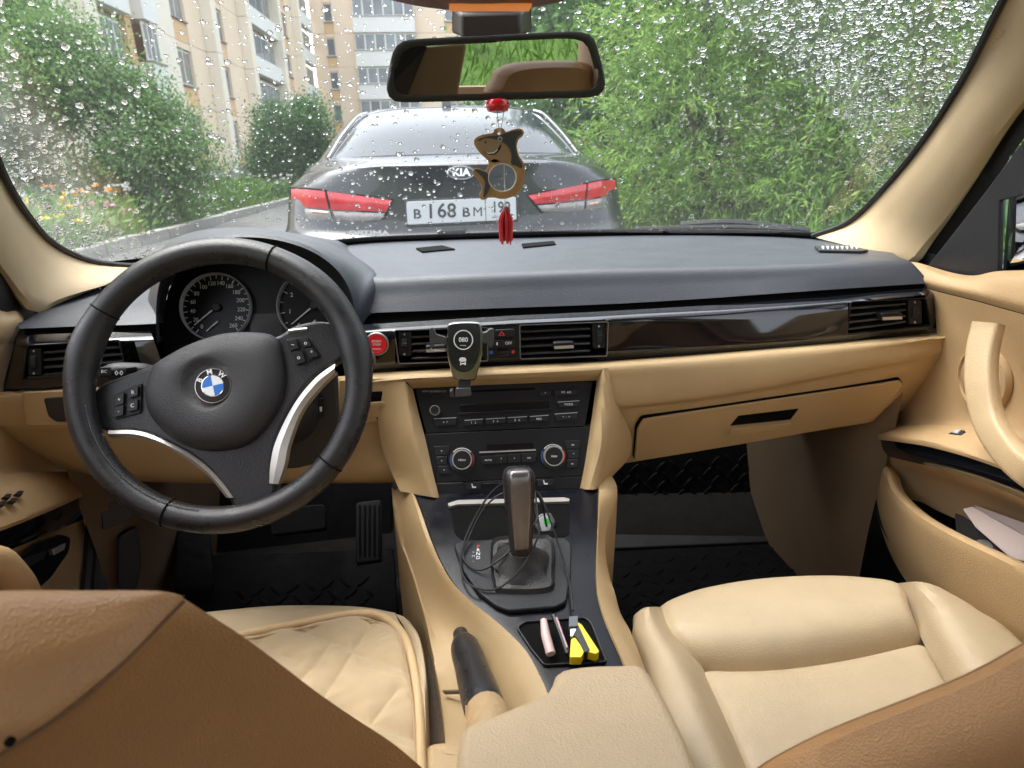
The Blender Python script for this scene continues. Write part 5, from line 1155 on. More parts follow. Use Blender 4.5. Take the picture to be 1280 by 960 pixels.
# ================================================================== RADIO AND CLIMATE PANEL
z5 = zoom(440, 370, 3.5556); RP = Plane(PY(519, 487, .957), PY(741, 477, .957), PY(635, 612, .884))
def btn(pl, pts, parent, txt=None, h=2.6, d0=.0005, d1=.0045, name='button', m=BUTTON, tm=WHITEINK, sx=1.0):
    b = plate(name, pl, pts, d0, d1, m, parent, .0008, .8, 3)
    if txt:
        c = np.mean(np.array(pts), 0); text(txt, pl, c[0], c[1], h, tm, b, d1 + .0004, sx=sx)
    return b
ra = thing('radio', RP.at(632, 512), 'black car radio with slim display and button row in the centre stack', 'radio')
plate('panel', RP, z5([(279, 410), (1072, 378), (1036, 578), (328, 610)]), -.02, 0, SATIN, ra, .001)
plate('disc_slot', RP, z5([(440, 424), (812, 408), (812, 416), (440, 432)]), 0, .0008, GROOVE, ra); plate('display', RP, z5([(478, 484), (882, 466), (878, 502), (482, 520)]), 0, .0012, mat('radio_display', (.010, .010, .012), .12), ra, .0005)
plate('display_ridge', RP, z5([(474, 520), (890, 501), (889, 507), (476, 526)]), 0, .004, GREYINK if 0 else BUTTON, ra, .0008)
text('BMW BUSINESS CD', RP, *z5([(366, 424)])[0], 2.4, GREYINK, ra, .0004)
kr = np.linalg.norm(RP.at(544, 513) - RP.at(550.5, 513)); kn_ = ring_on(RP, *z5([(369, 510)])[0], kr, [(1, 0), (1, .010), (.85, .012), (.80, .012)], SILVER, 'volume_knob', ra, 28); ring_on(RP, *z5([(369, 510)])[0], kr, [(.8, 0), (.78, .0115), (.02, .0118)], SATIN, 'knob_cap', kn_, 24)
for pts, s in (([(832, 424), (884, 420), (882, 444), (832, 448)], '^'), ([(898, 420), (1004, 414), (1000, 440), (898, 446)], 'FM  AM'), ([(912, 474), (1008, 468), (1004, 492), (920, 498)], 'MODE'), ([(364, 548), (464, 543), (462, 574), (372, 580)], 'o  +'),
               ([(500, 556), (582, 550), (580, 572), (496, 579)], '1   2'), ([(596, 549), (680, 544), (680, 567), (592, 573)], '3   4'), ([(692, 544), (776, 538), (774, 562), (690, 567)], '5   6'), ([(790, 538), (872, 533), (868, 558), (788, 562)], 'RDS'), ([(900, 528), (1000, 520), (996, 548), (906, 556)], '<  -  >')):
    btn(RP, z5(pts), ra, s, 2.6)
for a, b in (((364, 545), (464, 540)), ((500, 552), (582, 546)), ((596, 546), (680, 541)), ((692, 540), (776, 535)), ((790, 535), (872, 529)), ((900, 524), (1000, 517)), ((912, 471), (1008, 465))):
    plate('button_edge', RP, z5([a, b, (b[0], b[1] + 3), (a[0], a[1] + 3)]), .0005, .0049, GREYINK, ra)
ca = thing('climate_panel', RP.at(634, 577), 'black climate control panel with two silver-ringed dials below the radio', 'climate control')
plate('panel', RP, z5([(329, 613), (1036, 581), (1020, 800), (374, 830)]), -.02, .0, SATIN, ca, .001)
plate('display', RP, z5([(600, 662), (806, 653), (806, 676), (600, 686)]), 0, .001, mat('climate_display', (.008, .008, .01), .12), ca); plate('chrome_line', RP, z5([(566, 692), (816, 681), (816, 687), (566, 698)]), 0, .0025, SILVER, ca)
for cx, cy in ((489, 728), (892, 712)):
    x, y = z5([(cx, cy)])[0]; r1 = np.linalg.norm(RP.at(x, y) - RP.at(x + 12.8, y))
    k = ring_on(RP, x, y, r1, [(1.28, 0), (1.26, .003), (1.02, .0035)], BUTTON, 'dial_base', ca, 40)
    ring_on(RP, x, y, r1, [(1.0, 0), (1.0, .013), (.93, .0155), (.86, .0155), (.84, .014)], SILVER, 'dial_ring', k, 40); ring_on(RP, x, y, r1, [(.84, 0), (.84, .0145), (.78, .0155), (.02, .0155)], SATIN, 'dial_cap', k, 36)
    text('MENU' if cx < 600 else 'MAX', RP, x, y + .5, 2.4, WHITEINK, k, .0160)
    for a0, a1, m in ((-35, 30, REDINK), (150, 215, BLUEINK), (40, 140, WHITEINK)):
        arc = [math.radians(t) for t in np.linspace(a0, a1, 12)]
        curve_plate('temperature_arc', RP, [[(x + 15.0 * math.cos(t), y - 15.0 * math.sin(t)) for t in arc] + [(x + 14.0 * math.cos(t), y - 14.0 * math.sin(t)) for t in arc[::-1]]], .003, .0036, m, k)
for pts, s in (([(364, 668), (436, 664), (424, 706), (370, 712)], 'v'), ([(372, 715), (422, 710), (424, 750), (378, 752)], 'v'), ([(382, 756), (428, 754), (440, 790), (388, 790)], 'v'), ([(944, 644), (1014, 640), (1010, 678), (952, 682)], 'm'), ([(956, 686), (1010, 682), (1006, 722), (960, 724)], '*'), ([(956, 728), (1006, 724), (1000, 762), (948, 766)], 'm'), ([(574, 712), (634, 708), (634, 748), (578, 752)], 'AUTO'), ([(636, 707), (690, 704), (690, 744), (636, 748)], '*'), ([(692, 704), (750, 700), (750, 741), (692, 744)], '+'), ([(752, 700), (822, 696), (816, 738), (752, 741)], 'oo')):
    btn(RP, z5(pts), ca, s, 2.8 if s != 'AUTO' else 2.2, d1=.003)
sh_ = thing('seat_heater_panel', RP.at(634, 606), 'black strip with seat heater switches under the climate panel', 'switch panel')
plate('panel', RP, z5([(375, 833), (1020, 803), (1014, 856), (386, 886)]), -.02, .0, SATIN, sh_, .001)
for pts in ([(504, 830), (576, 826), (572, 858), (508, 862)], [(820, 816), (896, 812), (892, 842), (822, 846)]):
    b_ = btn(RP, z5(pts), sh_, None); c = np.mean(z5(pts), 0); curve_plate('seat_symbol', RP, [[(c[0] - 3, c[1] - 3), (c[0] - 1.6, c[1] - 3), (c[0] - .4, c[1] + .6), (c[0] + 3, c[1] + .4), (c[0] + 3, c[1] + 2.4), (c[0] - 1.6, c[1] + 2.4)]], .0045, .005, WHITEINK, b_)
plate('switch_ridge', RP, z5([(580, 832), (818, 822), (818, 830), (580, 840)]), 0, .003, BUTTON, sh_, .0006)

# ================================================================== CENTRE CONSOLE
z8 = zoom(480, 560, 2.4)
cn = thing('centre_console', (0, .7, .5), 'beige centre console with glossy black top running between the seats', 'console')
CTP = Plane(PY(548, 625, .872), PY(740, 613, .872), PZ(690, 828, .565))
tl_ = z8([(98, 146), (118, 200), (142, 270), (172, 340), (210, 405), (262, 462), (322, 512), (380, 566), (428, 622), (464, 690), (486, 740), (500, 800), (508, 860)])
tr_ = z8([(640, 122), (640, 190), (637, 260), (634, 330), (634, 390), (638, 440), (650, 490), (668, 540), (690, 590), (712, 640), (730, 690), (748, 740), (764, 790)])
tr_top = [CTP.at(x, y) for x, y in tr_]; tl_top = [CTP.at(x, y) for x, y in tl_]
nq = 40; a_, b_ = spl(tl_top, nq), spl(tr_top, nq)
# openings for the front ashtray, the selector plate and the tray are set in as raised or sunk parts
MB().grid(np.array([a_ + A3(-.006, 0, -.012), a_ + A3(0, 0, .0), a_ * .9 + b_ * .1 + A3(0, 0, .002), a_ * .5 + b_ * .5 + A3(0, 0, .002), a_ * .1 + b_ * .9 + A3(0, 0, .002), b_, b_ + A3(.006, 0, -.012)])).build('gloss_top', mat('dark_gloss_console', (.006, .0065, .010), .24, spec=.22, coat=.0, var=(14, .3), rvar=.05), cn, angle=50)
lo_ = [PZ(x, y, z) for (x, y), z in zip(z8([(30, 128), (36, 190), (52, 260), (76, 330), (98, 395), (118, 460), (136, 530), (152, 600), (166, 670), (180, 740), (188, 800), (194, 860), (198, 920)]), [.585, .57, .555, .54, .53, .525, .52, .52, .52, .52, .52, .52, .52])]
mid = [(.45 * p + .55 * q) + A3(.0, 0, .012) for p, q in zip(lo_, tl_top)]
for i in range(5, 13): mid[i] = .55 * lo_[i] + .45 * tl_top[i] + A3(0, 0, [-.002, -.01, -.016, -.018, -.018, -.018, -.018, -.018][i - 5])
MB().grid(patch([[p + A3(.002, 0, -.012) for p in tl_top], [p + A3(-.004, 0, .004) for p in tl_top], mid, lo_, [p + A3(-.004, 0, -.02) for p in lo_], [p + A3(-.004, 0, -.30) for p in lo_]], 40, 30)).build('side_panel', BEIGE, cn)
ro_ = [PZ(x, y, z) for (x, y), z in zip(z8([(690, 118), (664, 190), (652, 260), (656, 330), (668, 390), (684, 440), (702, 490), (722, 540), (744, 590), (766, 640), (786, 690), (806, 740), (824, 790)]), [.60, .588, .575, .565, .56, .555, .55, .55, .55, .55, .55, .55, .55])]
tr_top = [tr_top[0] + A3(0, .07, .0)] + tr_top; ro_ = [ro_[0] + A3(0, .07, .0)] + ro_
MB().grid(patch([[p + A3(-.002, 0, -.012) for p in tr_top], [p + A3(.004, 0, .004) for p in tr_top], ro_, [p + A3(.006, 0, -.03) for p in ro_], [p + A3(.0, 0, -.30) for p in ro_]], 40, 24)).build('side_panel', BEIGE, cn)
MB().box((0, .62, .34), (.132, .58, .15)).build('tunnel_carpet', CARPETB, cn, bevel=.03)
MB().box((-.005, .28, .44), (.12, .24, .08)).build('rear_box', BEIGE, cn, bevel=.01)
plate('panel_joint', Plane(PZ(560, 866, .525), PZ(575, 866, .53), PZ(560, 900, .52)), [(556, 866), (578, 865.5), (578, 867.5), (556, 868)], 0, .006, CARPETB, cn)
# ashtray lid in front of the lever
ft = z8([(200, 182), (556, 168), (556, 262), (530, 276), (440, 284), (240, 282), (212, 262)])
plate('ashtray_recess', CTP, ft, .002, .003, GROOVE, cn, r=3); plate('chrome_bar', CTP, z8([(192, 178), (222, 168), (540, 160), (556, 164), (556, 172), (222, 181), (196, 188)]), .002, .008, SILVER, cn, .001, 1)
cp_ = z8([(470, 200), (500, 206), (514, 232), (506, 262), (470, 264), (450, 232)])
# selector plate, lever, boot
gs = thing('gear_selector', CTP.at(645, 715), 'black gear selector with leather boot and steel-faced knob on the console', 'gear lever')
GPL = mat('selector_plate', (.018, .019, .022), .45, spec=.25, grain=(500, .3), var=(20, .15))
sel = curve_plate('plate', CTP, [rounded(z8([(210, 302), (236, 291), (540, 282), (562, 300), (560, 400), (546, 476), (514, 492), (374, 503), (336, 488), (282, 446), (236, 380)]), 4)], .002, .009, GPL, gs, .002)
bx_ = z8([(322, 330), (332, 300), (372, 292), (470, 290), (506, 304), (508, 400), (494, 448), (352, 452), (328, 420)])
bc = np.mean(np.array(bx_), 0); br = cr(bx_, 40)
kb = PY(650, 690, .70)
BO = lambda k, up_, c=None: [CTP.at(*(np.array(bc) + (np.array(a) - bc) * k)) * 1.0 + A3(0, 0, up_) for a in br]
lo_r = [BO(1.04, .008), BO(1.0, .016), BO(.93, .012), BO(.80, .012)]
top_c = PY(651, 688, .705); def_r = lambda r, z, c: [c + A3(r * math.cos(t), r * math.sin(t), z) for t in [math.atan2(CTP.at(*a)[1] - CTP.at(*bc)[1], CTP.at(*a)[0] - CTP.at(*bc)[0]) for a in br]]
bb0 = CTP.at(*bc)
for k in range(1, 8):
    f = k / 7; rr2 = .026 * (1 - f) ** 1.2 + .0165; c = bb0 * (1 - f) + top_c * f; rg_ = []
    for i, t in enumerate([math.atan2(CTP.at(*a)[1] - bb0[1], CTP.at(*a)[0] - bb0[0]) for a in br]):
        w = rr2 * (1 + .035 * math.sin(6 * t + 5 * f) * (1 - f * .5)); rg_.append(c + A3(w * math.cos(t), w * math.sin(t), .010 * (1 - f)))
    lo_r.append(rg_)
MB().loops(lo_r).build('boot', mat('boot_leather', (.020, .019, .019), .42, grain=(700, .5), wrinkle=(60, .15), var=(30, .2)), gs)
ax_ = unit(PY(648, 590, .735) - top_c); e1 = unit(np.cross(ax_, A3(0, 1, 0))); e1 = e1 if e1[0] > 0 else -e1; e2 = np.cross(ax_, e1); e2 = e2 if e2[1] < 0 else -e2
kl = np.linalg.norm(PY(648, 585, .735) - top_c); kr_ = []
for f, wq, dq in ((-.10, .013, .012), (.02, .0145, .014), (.25, .0165, .0165), (.5, .0185, .0185), (.72, .0200, .0205), (.88, .0205, .0215), (.96, .0190, .0200), (1.0, .0150, .016), (1.012, .006, .007)):
    kr_.append([top_c + ax_ * kl * f + e1 * wq * math.copysign(abs(math.cos(t)) ** .65, math.cos(t)) + e2 * dq * math.copysign(abs(math.sin(t)) ** .65, math.sin(t)) for t in np.linspace(0, 2 * math.pi, 32, endpoint=False)])
knob = MB().loops(kr_).build('knob', LEATHERB, gs, angle=60)
fp_ = []
for f, wq, dq in ((.02, .0085, .0147), (.25, .0100, .0172), (.5, .0118, .0192), (.72, .0130, .0212), (.88, .0135, .0222), (.965, .0125, .0205), (1.0, .0105, .0150)):
    fp_.append([top_c + ax_ * kl * f * 1.003 + e1 * wq * s + e2 * (dq - .0016 * s * s) for s in np.linspace(-1, 1, 9)])
MB().grid(patch(fp_, 9, 24)).build('steel_face', mat('brushed_steel_face', (.23, .21, .205), .30, metal=.85, wrinkle=(150, .05), var=(25, .2)), knob, thick=.001)
for s, y, m in (('P', 690, REDINK), ('R', 694.5, WHITEINK), ('N', 699, WHITEINK), ('D', 704, WHITEINK)): text(s, CTP, 598, y, 3.6, m, sel, .0095)
for s, y in (('+', 697), ('M', 702), ('-', 708)): text(s, CTP, 592, y, 2.6, GREYINK, sel, .0095)
# USB charger in the front socket, with its cable
uc = thing('usb_charger', CTP.at(683, 656), 'grey USB car charger with green port plugged in beside the gear knob', 'charger')
UP = Plane(PY(668, 650, .80), PY(694, 646, .80), PY(682, 668, .785))
plate('body', UP, [(670, 648), (676, 643), (688, 642), (694, 653), (690, 668), (675, 669), (668, 658)], -.03, .008, mat('charger_grey', (.12, .125, .13), .3, metal=.4), uc, .002, 2)
plate('face', UP, [(673, 650), (678, 646), (686, 645), (690.5, 654), (687, 665), (677, 666)], .008, .010, mat('charger_face', (.32, .34, .35), .35), uc, .001, 1.5)
plate('port', UP, [(679, 650.5), (686, 649.5), (686.5, 656), (680, 657)], .010, .0104, mat('green_port', (.03, .35, .05), .4), uc)
cb = thing('charging_cable', CTP.at(640, 720), 'thin black charging cable looped around the gear lever down to the tray', 'cable')
def PC(x, y, up=.012): return CTP.at(x, y) + A3(0, 0, up)
path = [UP.at(683, 660, .012), PC(676, 664, .05), PC(662, 664, .075), PC(640, 661, .078), PC(615, 659, .055), PC(594, 672, .03), PC(580, 695, .018), PC(577, 722, .013), PC(590, 743, .013), PC(620, 748, .014), PC(650, 738, .030), PC(670, 715, .045), PC(674, 692, .045), PC(664, 672, .06), PC(640, 668, .07),
        PC(610, 670, .05), PC(588, 686, .02), PC(580, 708, .014), PC(600, 724, .014), PC(630, 722, .032), PC(658, 706, .05), PC(672, 688, .05), PC(670, 670, .07), PC(680, 676, .06), PC(696, 698, .03), PC(708, 725, .014), PC(714, 752, .013), PC(716, 775, .014)]
MB().tube(spl(path, 220), .0014, 7).build('cord', RUBBER, cb)
plg = plate('plug_grip', shift(CTP, .012), [(711, 775), (722, 774), (722.5, 787), (711, 788)], -.002, .006, mat('plug_grey', (.10, .11, .12), .5), cb, .0015, 1)
plate('plug_tip', shift(CTP, .012), [(712.5, 788), (720, 787.5), (720, 797), (713, 798)], 0, .0035, mat('plug_metal', (.75, .76, .78), .3, metal=.7), cb, .0005)
# storage tray before the armrest
TR = z8([(398, 546), (420, 530), (560, 520), (606, 518), (622, 534), (655, 620), (668, 650), (480, 660), (440, 610)])
tray = thing('console_tray', CTP.at(700, 805), 'open black storage tray in the console in front of the armrest', 'tray')
w = MB(); P0 = CTP.poly(rounded(TR, 4), .0025); P1 = [p + A3(0, 0, -.055) for p in CTP.poly(rounded([tuple(np.array([705, 810]) + (np.array(a) - np.array([705, 810])) * .9) for a in TR], 4))]
w.grid(np.array([[p + A3(0, 0, .001) for p in P0], P1]), cu=True); w.build('wall', GROOVE, tray, angle=20)
plate('floor', CTP, TR, .0024, .0030, GROOVE, tray, r=4)
curve_plate('rim', CTP, [rounded([tuple(np.array([705, 805]) + (np.array(a) - np.array([705, 805])) * 1.02) for a in TR], 4), rounded([tuple(np.array([705, 805]) + (np.array(a) - np.array([705, 805])) * .97) for a in TR], 4)], .002, .006, BLACK, tray, .001)
YEL = mat('yellow_plastic', (.80, .62, .02), .4); TPk = Plane(PY(720, 800, .66), PY(740, 800, .66), PY(722, 826, .60))
yl = thing('utility_knife', PZ(725, 815, .56), 'yellow and black folding tool lying in the console tray', 'tool')
z_ = zoom(480, 560, 2.4)
plate('yellow_grip', shift(CTP, .006), z_([(560, 596), (572, 590), (600, 630), (590, 650), (556, 650)]), 0, .012, YEL, yl, .002, 1); plate('yellow_grip', shift(CTP, .006), z_([(580, 545), (592, 552), (644, 632), (634, 640), (606, 632)]), 0, .012, YEL, yl, .002, 1); plate('black_body', shift(CTP, .005), z_([(566, 585), (582, 558), (616, 632), (600, 640), (578, 596)]), 0, .014, BLACK, yl, .002, 1)
pn = thing('pen', PZ(697, 810, .56), 'slim dark pen lying beside the yellow tool in the tray', 'pen')
MB().tube([CTP.at(*z_([(508, 535)])[0], .018), CTP.at(*z_([(528, 585)])[0], .016), CTP.at(*z_([(550, 640)])[0], .012)], .0032, 8).build('barrel', SATIN, pn); MB().tube([CTP.at(*z_([(516, 548)])[0], .0215), CTP.at(*z_([(548, 628)])[0], .0155)], .0012, 6).build('clip', mat('pink_clip', (.55, .35, .38), .4), pn)
lt = thing('lighter', PZ(685, 810, .56), 'pale pink lighter standing at the left of the console tray', 'lighter')
MB().tube([CTP.at(*z_([(478, 552)])[0], .02), CTP.at(*z_([(484, 590)])[0], .016), CTP.at(*z_([(500, 640)])[0], .012)], [.004, .0055, .0055], 10).build('body', mat('pale_pink', (.60, .42, .40), .35), lt)

# handbrake
hbk = thing('handbrake', PZ(600, 870, .54), 'black leather handbrake lever with beige boot beside the driver seat', 'handbrake')
hA, hB, hC = PY(616, 940, .44), PY(607, 890, .495), PY(578, 800, .64)
hd = unit(hC - hB)
MB().tube(spl([hB - hd * .02, hB, hB * .5 + hC * .5, hC, hC + hd * .004], 14), [.017, .0195, .021, .021, .0205, .02, .0195, .019, .0185, .0185, .018, .017, .013, .006], 18).build('grip', LEATHERB, hbk)
MB().tube([hC - hd * .002, hC + hd * .016, hC + hd * .019], [.0095, .0095, .006], 16).build('release_button', BLACK, hbk)
MB().tube(spl([hA + A3(0, -.03, -.05), hA, hB - hd * .015, hB + hd * .002], 12), [.028, .0275, .027, .0265, .026, .0255, .025, .0245, .024, .023, .022, .0205], 18).build('boot', mat('beige_boot', (.44, .30, .155), .55, wrinkle=(60, .4), var=(20, .1)), hbk)
MB().tube([hA + A3(-.022, -.02, .012), hB + A3(-.019, .0, .010)], .0012, 5).build('boot_seam', SEATBACK, hbk)

# armrest
am = thing('armrest', (0, .4, .6), 'padded pale beige armrest lid between the front seats', 'armrest')
ARM = mat('armrest_leather', (.46, .345, .21), .5, grain=(420, .5), wrinkle=(18, .08), var=(8, .08))
AP = Plane(PZ(640, 900, .615), PZ(760, 900, .615), PZ(700, 832, .605))
ao = [(580, 905), (606, 893), (640, 880), (668, 868), (686, 858), (691, 846), (698, 835), (725, 829), (770, 827), (804, 829), (822, 852), (842, 888), (862, 930), (880, 985), (885, 1060), (560, 1060), (568, 985), (572, 925)]
aoc = cr(ao, 90); ac = np.array([715, 950.0])
def insetp(pts, d):
    q = np.array(pts); t = np.roll(q, -1, 0) - np.roll(q, 1, 0); nn = np.stack([t[:, 1], -t[:, 0]], 1); nn /= np.linalg.norm(nn, axis=1)[:, None]
    s = 1 if ((q + nn * 2 - ac) ** 2).sum() < ((q - ac) ** 2).sum() else -1; return q + nn * d * s
curve_plate('lid', AP, [aoc], -.07, 0, ARM, am, .011, 5)

# ================================================================== SEATS
def seat_panel(name, rows, drop, width, mat_, parent, nu=34, nv=26, up=(0, 0, 1), nomin=(), skirt=0.0):
    g = pillow(patch(rows, nu, nv), up, drop, width, nomin)
    mb = MB().grid(g)
    return mb.build(name, mat_, parent, angle=0)
ps = thing('passenger_seat', (.37, .45, .3), 'cream leather passenger seat on the right with bolstered cushion', 'seat')
sL = [(822, 757), (832, 775), (845, 795), (868, 827), (898, 888), (928, 960), (960, 1040)]
sR = [(1132, 727), (1140, 748), (1147, 766), (1159, 793), (1190, 852), (1222, 915), (1250, 985)]
zf = [.500, .503, .500, .490, .490, .488, .485]
fr = [QZ(0, (822, 757, .498), (880, 736, .500), (960, 723, .500), (1050, 720, .500), (1132, 727, .500)), QZ(0, (832, 777, .512), (890, 762, .516), (960, 752, .517), (1050, 748, .516), (1140, 748, .512)), QZ(0, (845, 797, .508), (890, 792, .513), (960, 787, .514), (1055, 778, .513), (1147, 766, .508)), QZ(0, (868, 827, .492), (915, 830, .492), (985, 827, .492), (1070, 814, .492), (1159, 793, .492))]
front_drop = [[p + A3(0, .022, -.10) for p in fr[0]], [p + A3(0, .022, -.035) for p in fr[0]]]
MB().grid(patch([[p + A3(0, .0, -.012) for p in QZ(.485, (815, 775), (960, 740), (1100, 738), (1180, 760))], QZ(.472, (870, 830), (960, 840), (1100, 820), (1200, 800)), QZ(.47, (920, 960), (1000, 980), (1120, 960), (1260, 930))], 12, 8)).build('cushion_base', SEAT, ps)
seat_panel('cushion_front', [front_drop[0], front_drop[1]] + fr, .016, .028, SEAT, ps, 40, 40, nomin=('v0',))
re_ = [QZ(0, (868, 828, .492), (915, 831, .492), (985, 828, .492), (1070, 815, .492), (1159, 794, .492)), QZ(0, (898, 888, .495), (960, 885, .498), (1030, 878, .498), (1110, 866, .498), (1190, 852, .495)), QZ(0, (928, 960, .492), (990, 955, .494), (1070, 945, .494), (1150, 930, .494), (1222, 915, .492)), QZ(0, (960, 1050, .49), (1030, 1040, .49), (1110, 1020, .49), (1190, 1000, .49), (1260, 985, .49))]
seat_panel('cushion_rear', re_, .016, .024, SEAT, ps, 40, 34)
bl_ = [[PZ(x + 7, y + 2, .484) for x, y in sL], [PZ(x - dx, y + dy, .530) for (x, y), dx, dy in zip(sL, [9, 14, 16, 18, 20, 20, 20], [2, 2, 0, 0, 0, 0, 0])], [PZ(x - dx, y + dy, .528) for (x, y), dx, dy in zip(sL, [20, 30, 36, 44, 50, 52, 52], [8, 6, 3, 0, 0, 0, 0])], [PZ(x - dx, y + dy, .50) for (x, y), dx, dy in zip(sL, [30, 42, 52, 66, 84, 90, 90], [22, 20, 14, 8, 0, 0, 0])], [PZ(x - dx, y + dy, .42) for (x, y), dx, dy in zip(sL, [26, 36, 48, 66, 84, 90, 90], [70, 66, 60, 50, 40, 40, 40])]]
MB().grid(patch([[PZ(sL[0][0], sL[0][1], .5) + A3(-.02, .012, -.08)] * 7] * 0 + bl_, 36, 26)).build('side_bolster', SEAT, ps)
# rounded nose of the left bolster
nose = [np.array([patch(bl_, 36, 26)[i, 0] for i in range(26)])]; nz = nose[0]; ncen = nz.mean(0)
MB().grid(np.array([nz, nz * .8 + ncen * .2 + A3(0, .014, -.006), nz * .5 + ncen * .5 + A3(0, .022, -.02), nz * .05 + ncen * .95 + A3(0, .024, -.03)])).build('bolster_nose', SEAT, ps)
brr = [[PZ(x - 9, y + 2, .484) for x, y in sR], [PZ(x + dx, y + dy, .528) for (x, y), dx, dy in zip(sR, [14, 18, 22, 26, 30, 30, 30], [0, -2, -4, -6, -6, -6, -6])], [PZ(x + dx, y + dy, .528) for (x, y), dx, dy in zip(sR, [34, 46, 54, 64, 70, 72, 74], [4, -2, -6, -14, -24, -24, -24])], [PZ(x + dx, y + dy, .50) for (x, y), dx, dy in zip(sR, [52, 70, 82, 98, 110, 112, 114], [16, 8, 2, -8, -24, -24, -24])], [PZ(x + dx, y + dy, .40) for (x, y), dx, dy in zip(sR, [52, 72, 86, 104, 120, 122, 124], [50, 44, 40, 40, 30, 30, 30])]]
gb2 = patch(brr, 36, 26); MB().grid(gb2).build('side_bolster', SEAT, ps)
nz = gb2[:, 0]; ncen = nz.mean(0); MB().grid(np.array([nz, nz * .8 + ncen * .2 + A3(0, .014, -.006), nz * .5 + ncen * .5 + A3(0, .022, -.02), nz * .05 + ncen * .95 + A3(0, .024, -.03)])).build('bolster_nose', SEAT, ps)
MB().box((.37, .45, .35), (.22, .26, .10)).build('seat_base', BLACK, ps, bevel=.02)
SEAM = mat('seam_thread', (.42, .29, .155), .7)
def seam_line(pts, parent, r=.0013, m=SEAM): return MB().tube(spl(pts, 40), r, 5).build('seam', m, parent)
# seat back, seen from behind its inner shoulder
pb = [Q((1330, 775, .37), (1280, 804, .37), (1220, 838, .375), (1150, 868, .385), (1060, 903, .40), (1000, 930, .41), (945, 962, .42), (890, 1010, .43))]
pb.append([p + A3(0, -.015, .0) for p in Q((1330, 785, .36), (1282, 812, .36), (1222, 846, .365), (1152, 877, .375), (1064, 912, .39), (1004, 940, .40), (952, 972, .41), (900, 1022, .42))])
pb[0] = [A3(.62, .36, .74), A3(.60, .34, .86), A3(.52, .325, .90), A3(.44, .335, .875)] + list(pb[0]); pb[1] = [A3(.63, .34, .73), A3(.61, .315, .855), A3(.52, .30, .893), A3(.44, .31, .865)] + list(pb[1])
pb.append([p + A3(.0, -.03, -.05) for p in pb[1]]); pb.append([p + A3(.0, -.025, -.3) for p in pb[1]])
bk_ = MB().grid(patch([[away(p, .05, .02) for p in pb[0]]] + pb, 60, 30)).build('backrest', SEATBACK, ps)
seam_line([p + A3(0, -.002, .0) for p in pb[0]], bk_, .003, mat('piping', (.30, .18, .085), .6))
# driver seat
ds = thing('driver_seat', (-.37, .45, .3), 'leather driver seat in the left foreground, its shaded brown back turned to the viewer', 'seat')
df = [[p + A3(0, .02, -.12) for p in QZ(.5, (200, 770), (260, 764), (335, 758), (400, 757), (455, 759), (494, 766))], [p + A3(0, .02, -.03) for p in QZ(.5, (200, 770), (260, 764), (335, 758), (400, 757), (455, 759), (494, 766))], QZ(.50, (200, 772), (255, 768), (332, 761), (400, 760), (455, 762), (494, 768)), QZ(.515, (190, 810), (260, 808), (340, 806), (410, 805), (470, 805), (512, 806)), QZ(.51, (180, 870), (260, 868), (340, 866), (410, 866), (475, 866), (522, 866)), QZ(.50, (170, 1000), (260, 1000), (340, 1000), (410, 1000), (480, 1000), (528, 1000))]
MB().grid(patch(df, 40, 36)).build('cushion', SEAT, ds)
db_ = [QZ(0, (494, 767, .500), (508, 790, .512), (518, 830, .515), (522, 880, .512), (526, 1000, .50)), QZ(0, (506, 772, .508), (520, 792, .522), (528, 830, .524), (530, 880, .522), (532, 1000, .51)), QZ(0, (518, 788, .500), (527, 806, .51), (533, 840, .512), (535, 890, .51), (537, 1000, .50)), QZ(0, (520, 830, .42), (530, 850, .42), (536, 880, .42), (540, 930, .42), (542, 1020, .42))]
MB().grid(patch(db_, 36, 20)).build('side_bolster', SEAT, ds)
MB().box((-.37, .45, .35), (.22, .26, .10)).build('seat_base', BLACK, ds, bevel=.02)
# back of the driver's seat: rolled top panel + flat rear panel, meeting at a curved seam
topE_ = Q((-90, 745, .30), (0, 739, .305), (60, 738, .31), (120, 738, .315), (175, 738, .32), (208, 740, .322), (228, 746, .325))
seamE = Q((-90, 1000, .235), (0, 942, .245), (60, 905, .255), (110, 868, .268), (160, 822, .285), (200, 782, .305), (231, 750, .323))
topE_ = [A3(-.61, .33, .80), A3(-.56, .305, .885), A3(-.46, .300, .900)] + list(topE_); seamF = [A3(-.60, .25, .62), A3(-.55, .24, .66), A3(-.46, .235, .70)] + list(seamE); seam0 = seamE; seamE = seamF
bf = [min(1, np.linalg.norm(a - b) / .09) for a, b in zip(topE_, seamE)]; m_ = [(a * .62 + b * .38) + A3(0, -.022, .012) * f for a, b, f in zip(topE_, seamE, bf)]; m2_ = [(a * .25 + b * .75) + A3(0, -.016, .004) * f for a, b, f in zip(topE_, seamE, bf)]
tpn = MB().grid(patch([[away(p, .05, .02) for p in topE_], topE_, m_, m2_, seamE, [away(p, .006) for p in seamE]], 60, 34)).build('backrest_top', SEATBACK, ds)
seam_line([p + A3(0, -.001, 0) for p in seamE], tpn, .0010, mat('dark_seam', (.14, .075, .035), .8))
edge = Q((220, 742, .330), (258, 766, .336), (300, 793, .345), (345, 826, .36), (400, 868, .38), (450, 902, .395), (495, 932, .41), (545, 975, .43))
low = [A3(*(PY(x, y, Y))) for x, y, Y in ((-90, 1005, .235), (-30, 1040, .24), (40, 1070, .25), (120, 1090, .27), (220, 1100, .30), (320, 1100, .33), (420, 1100, .37), (520, 1090, .42))]
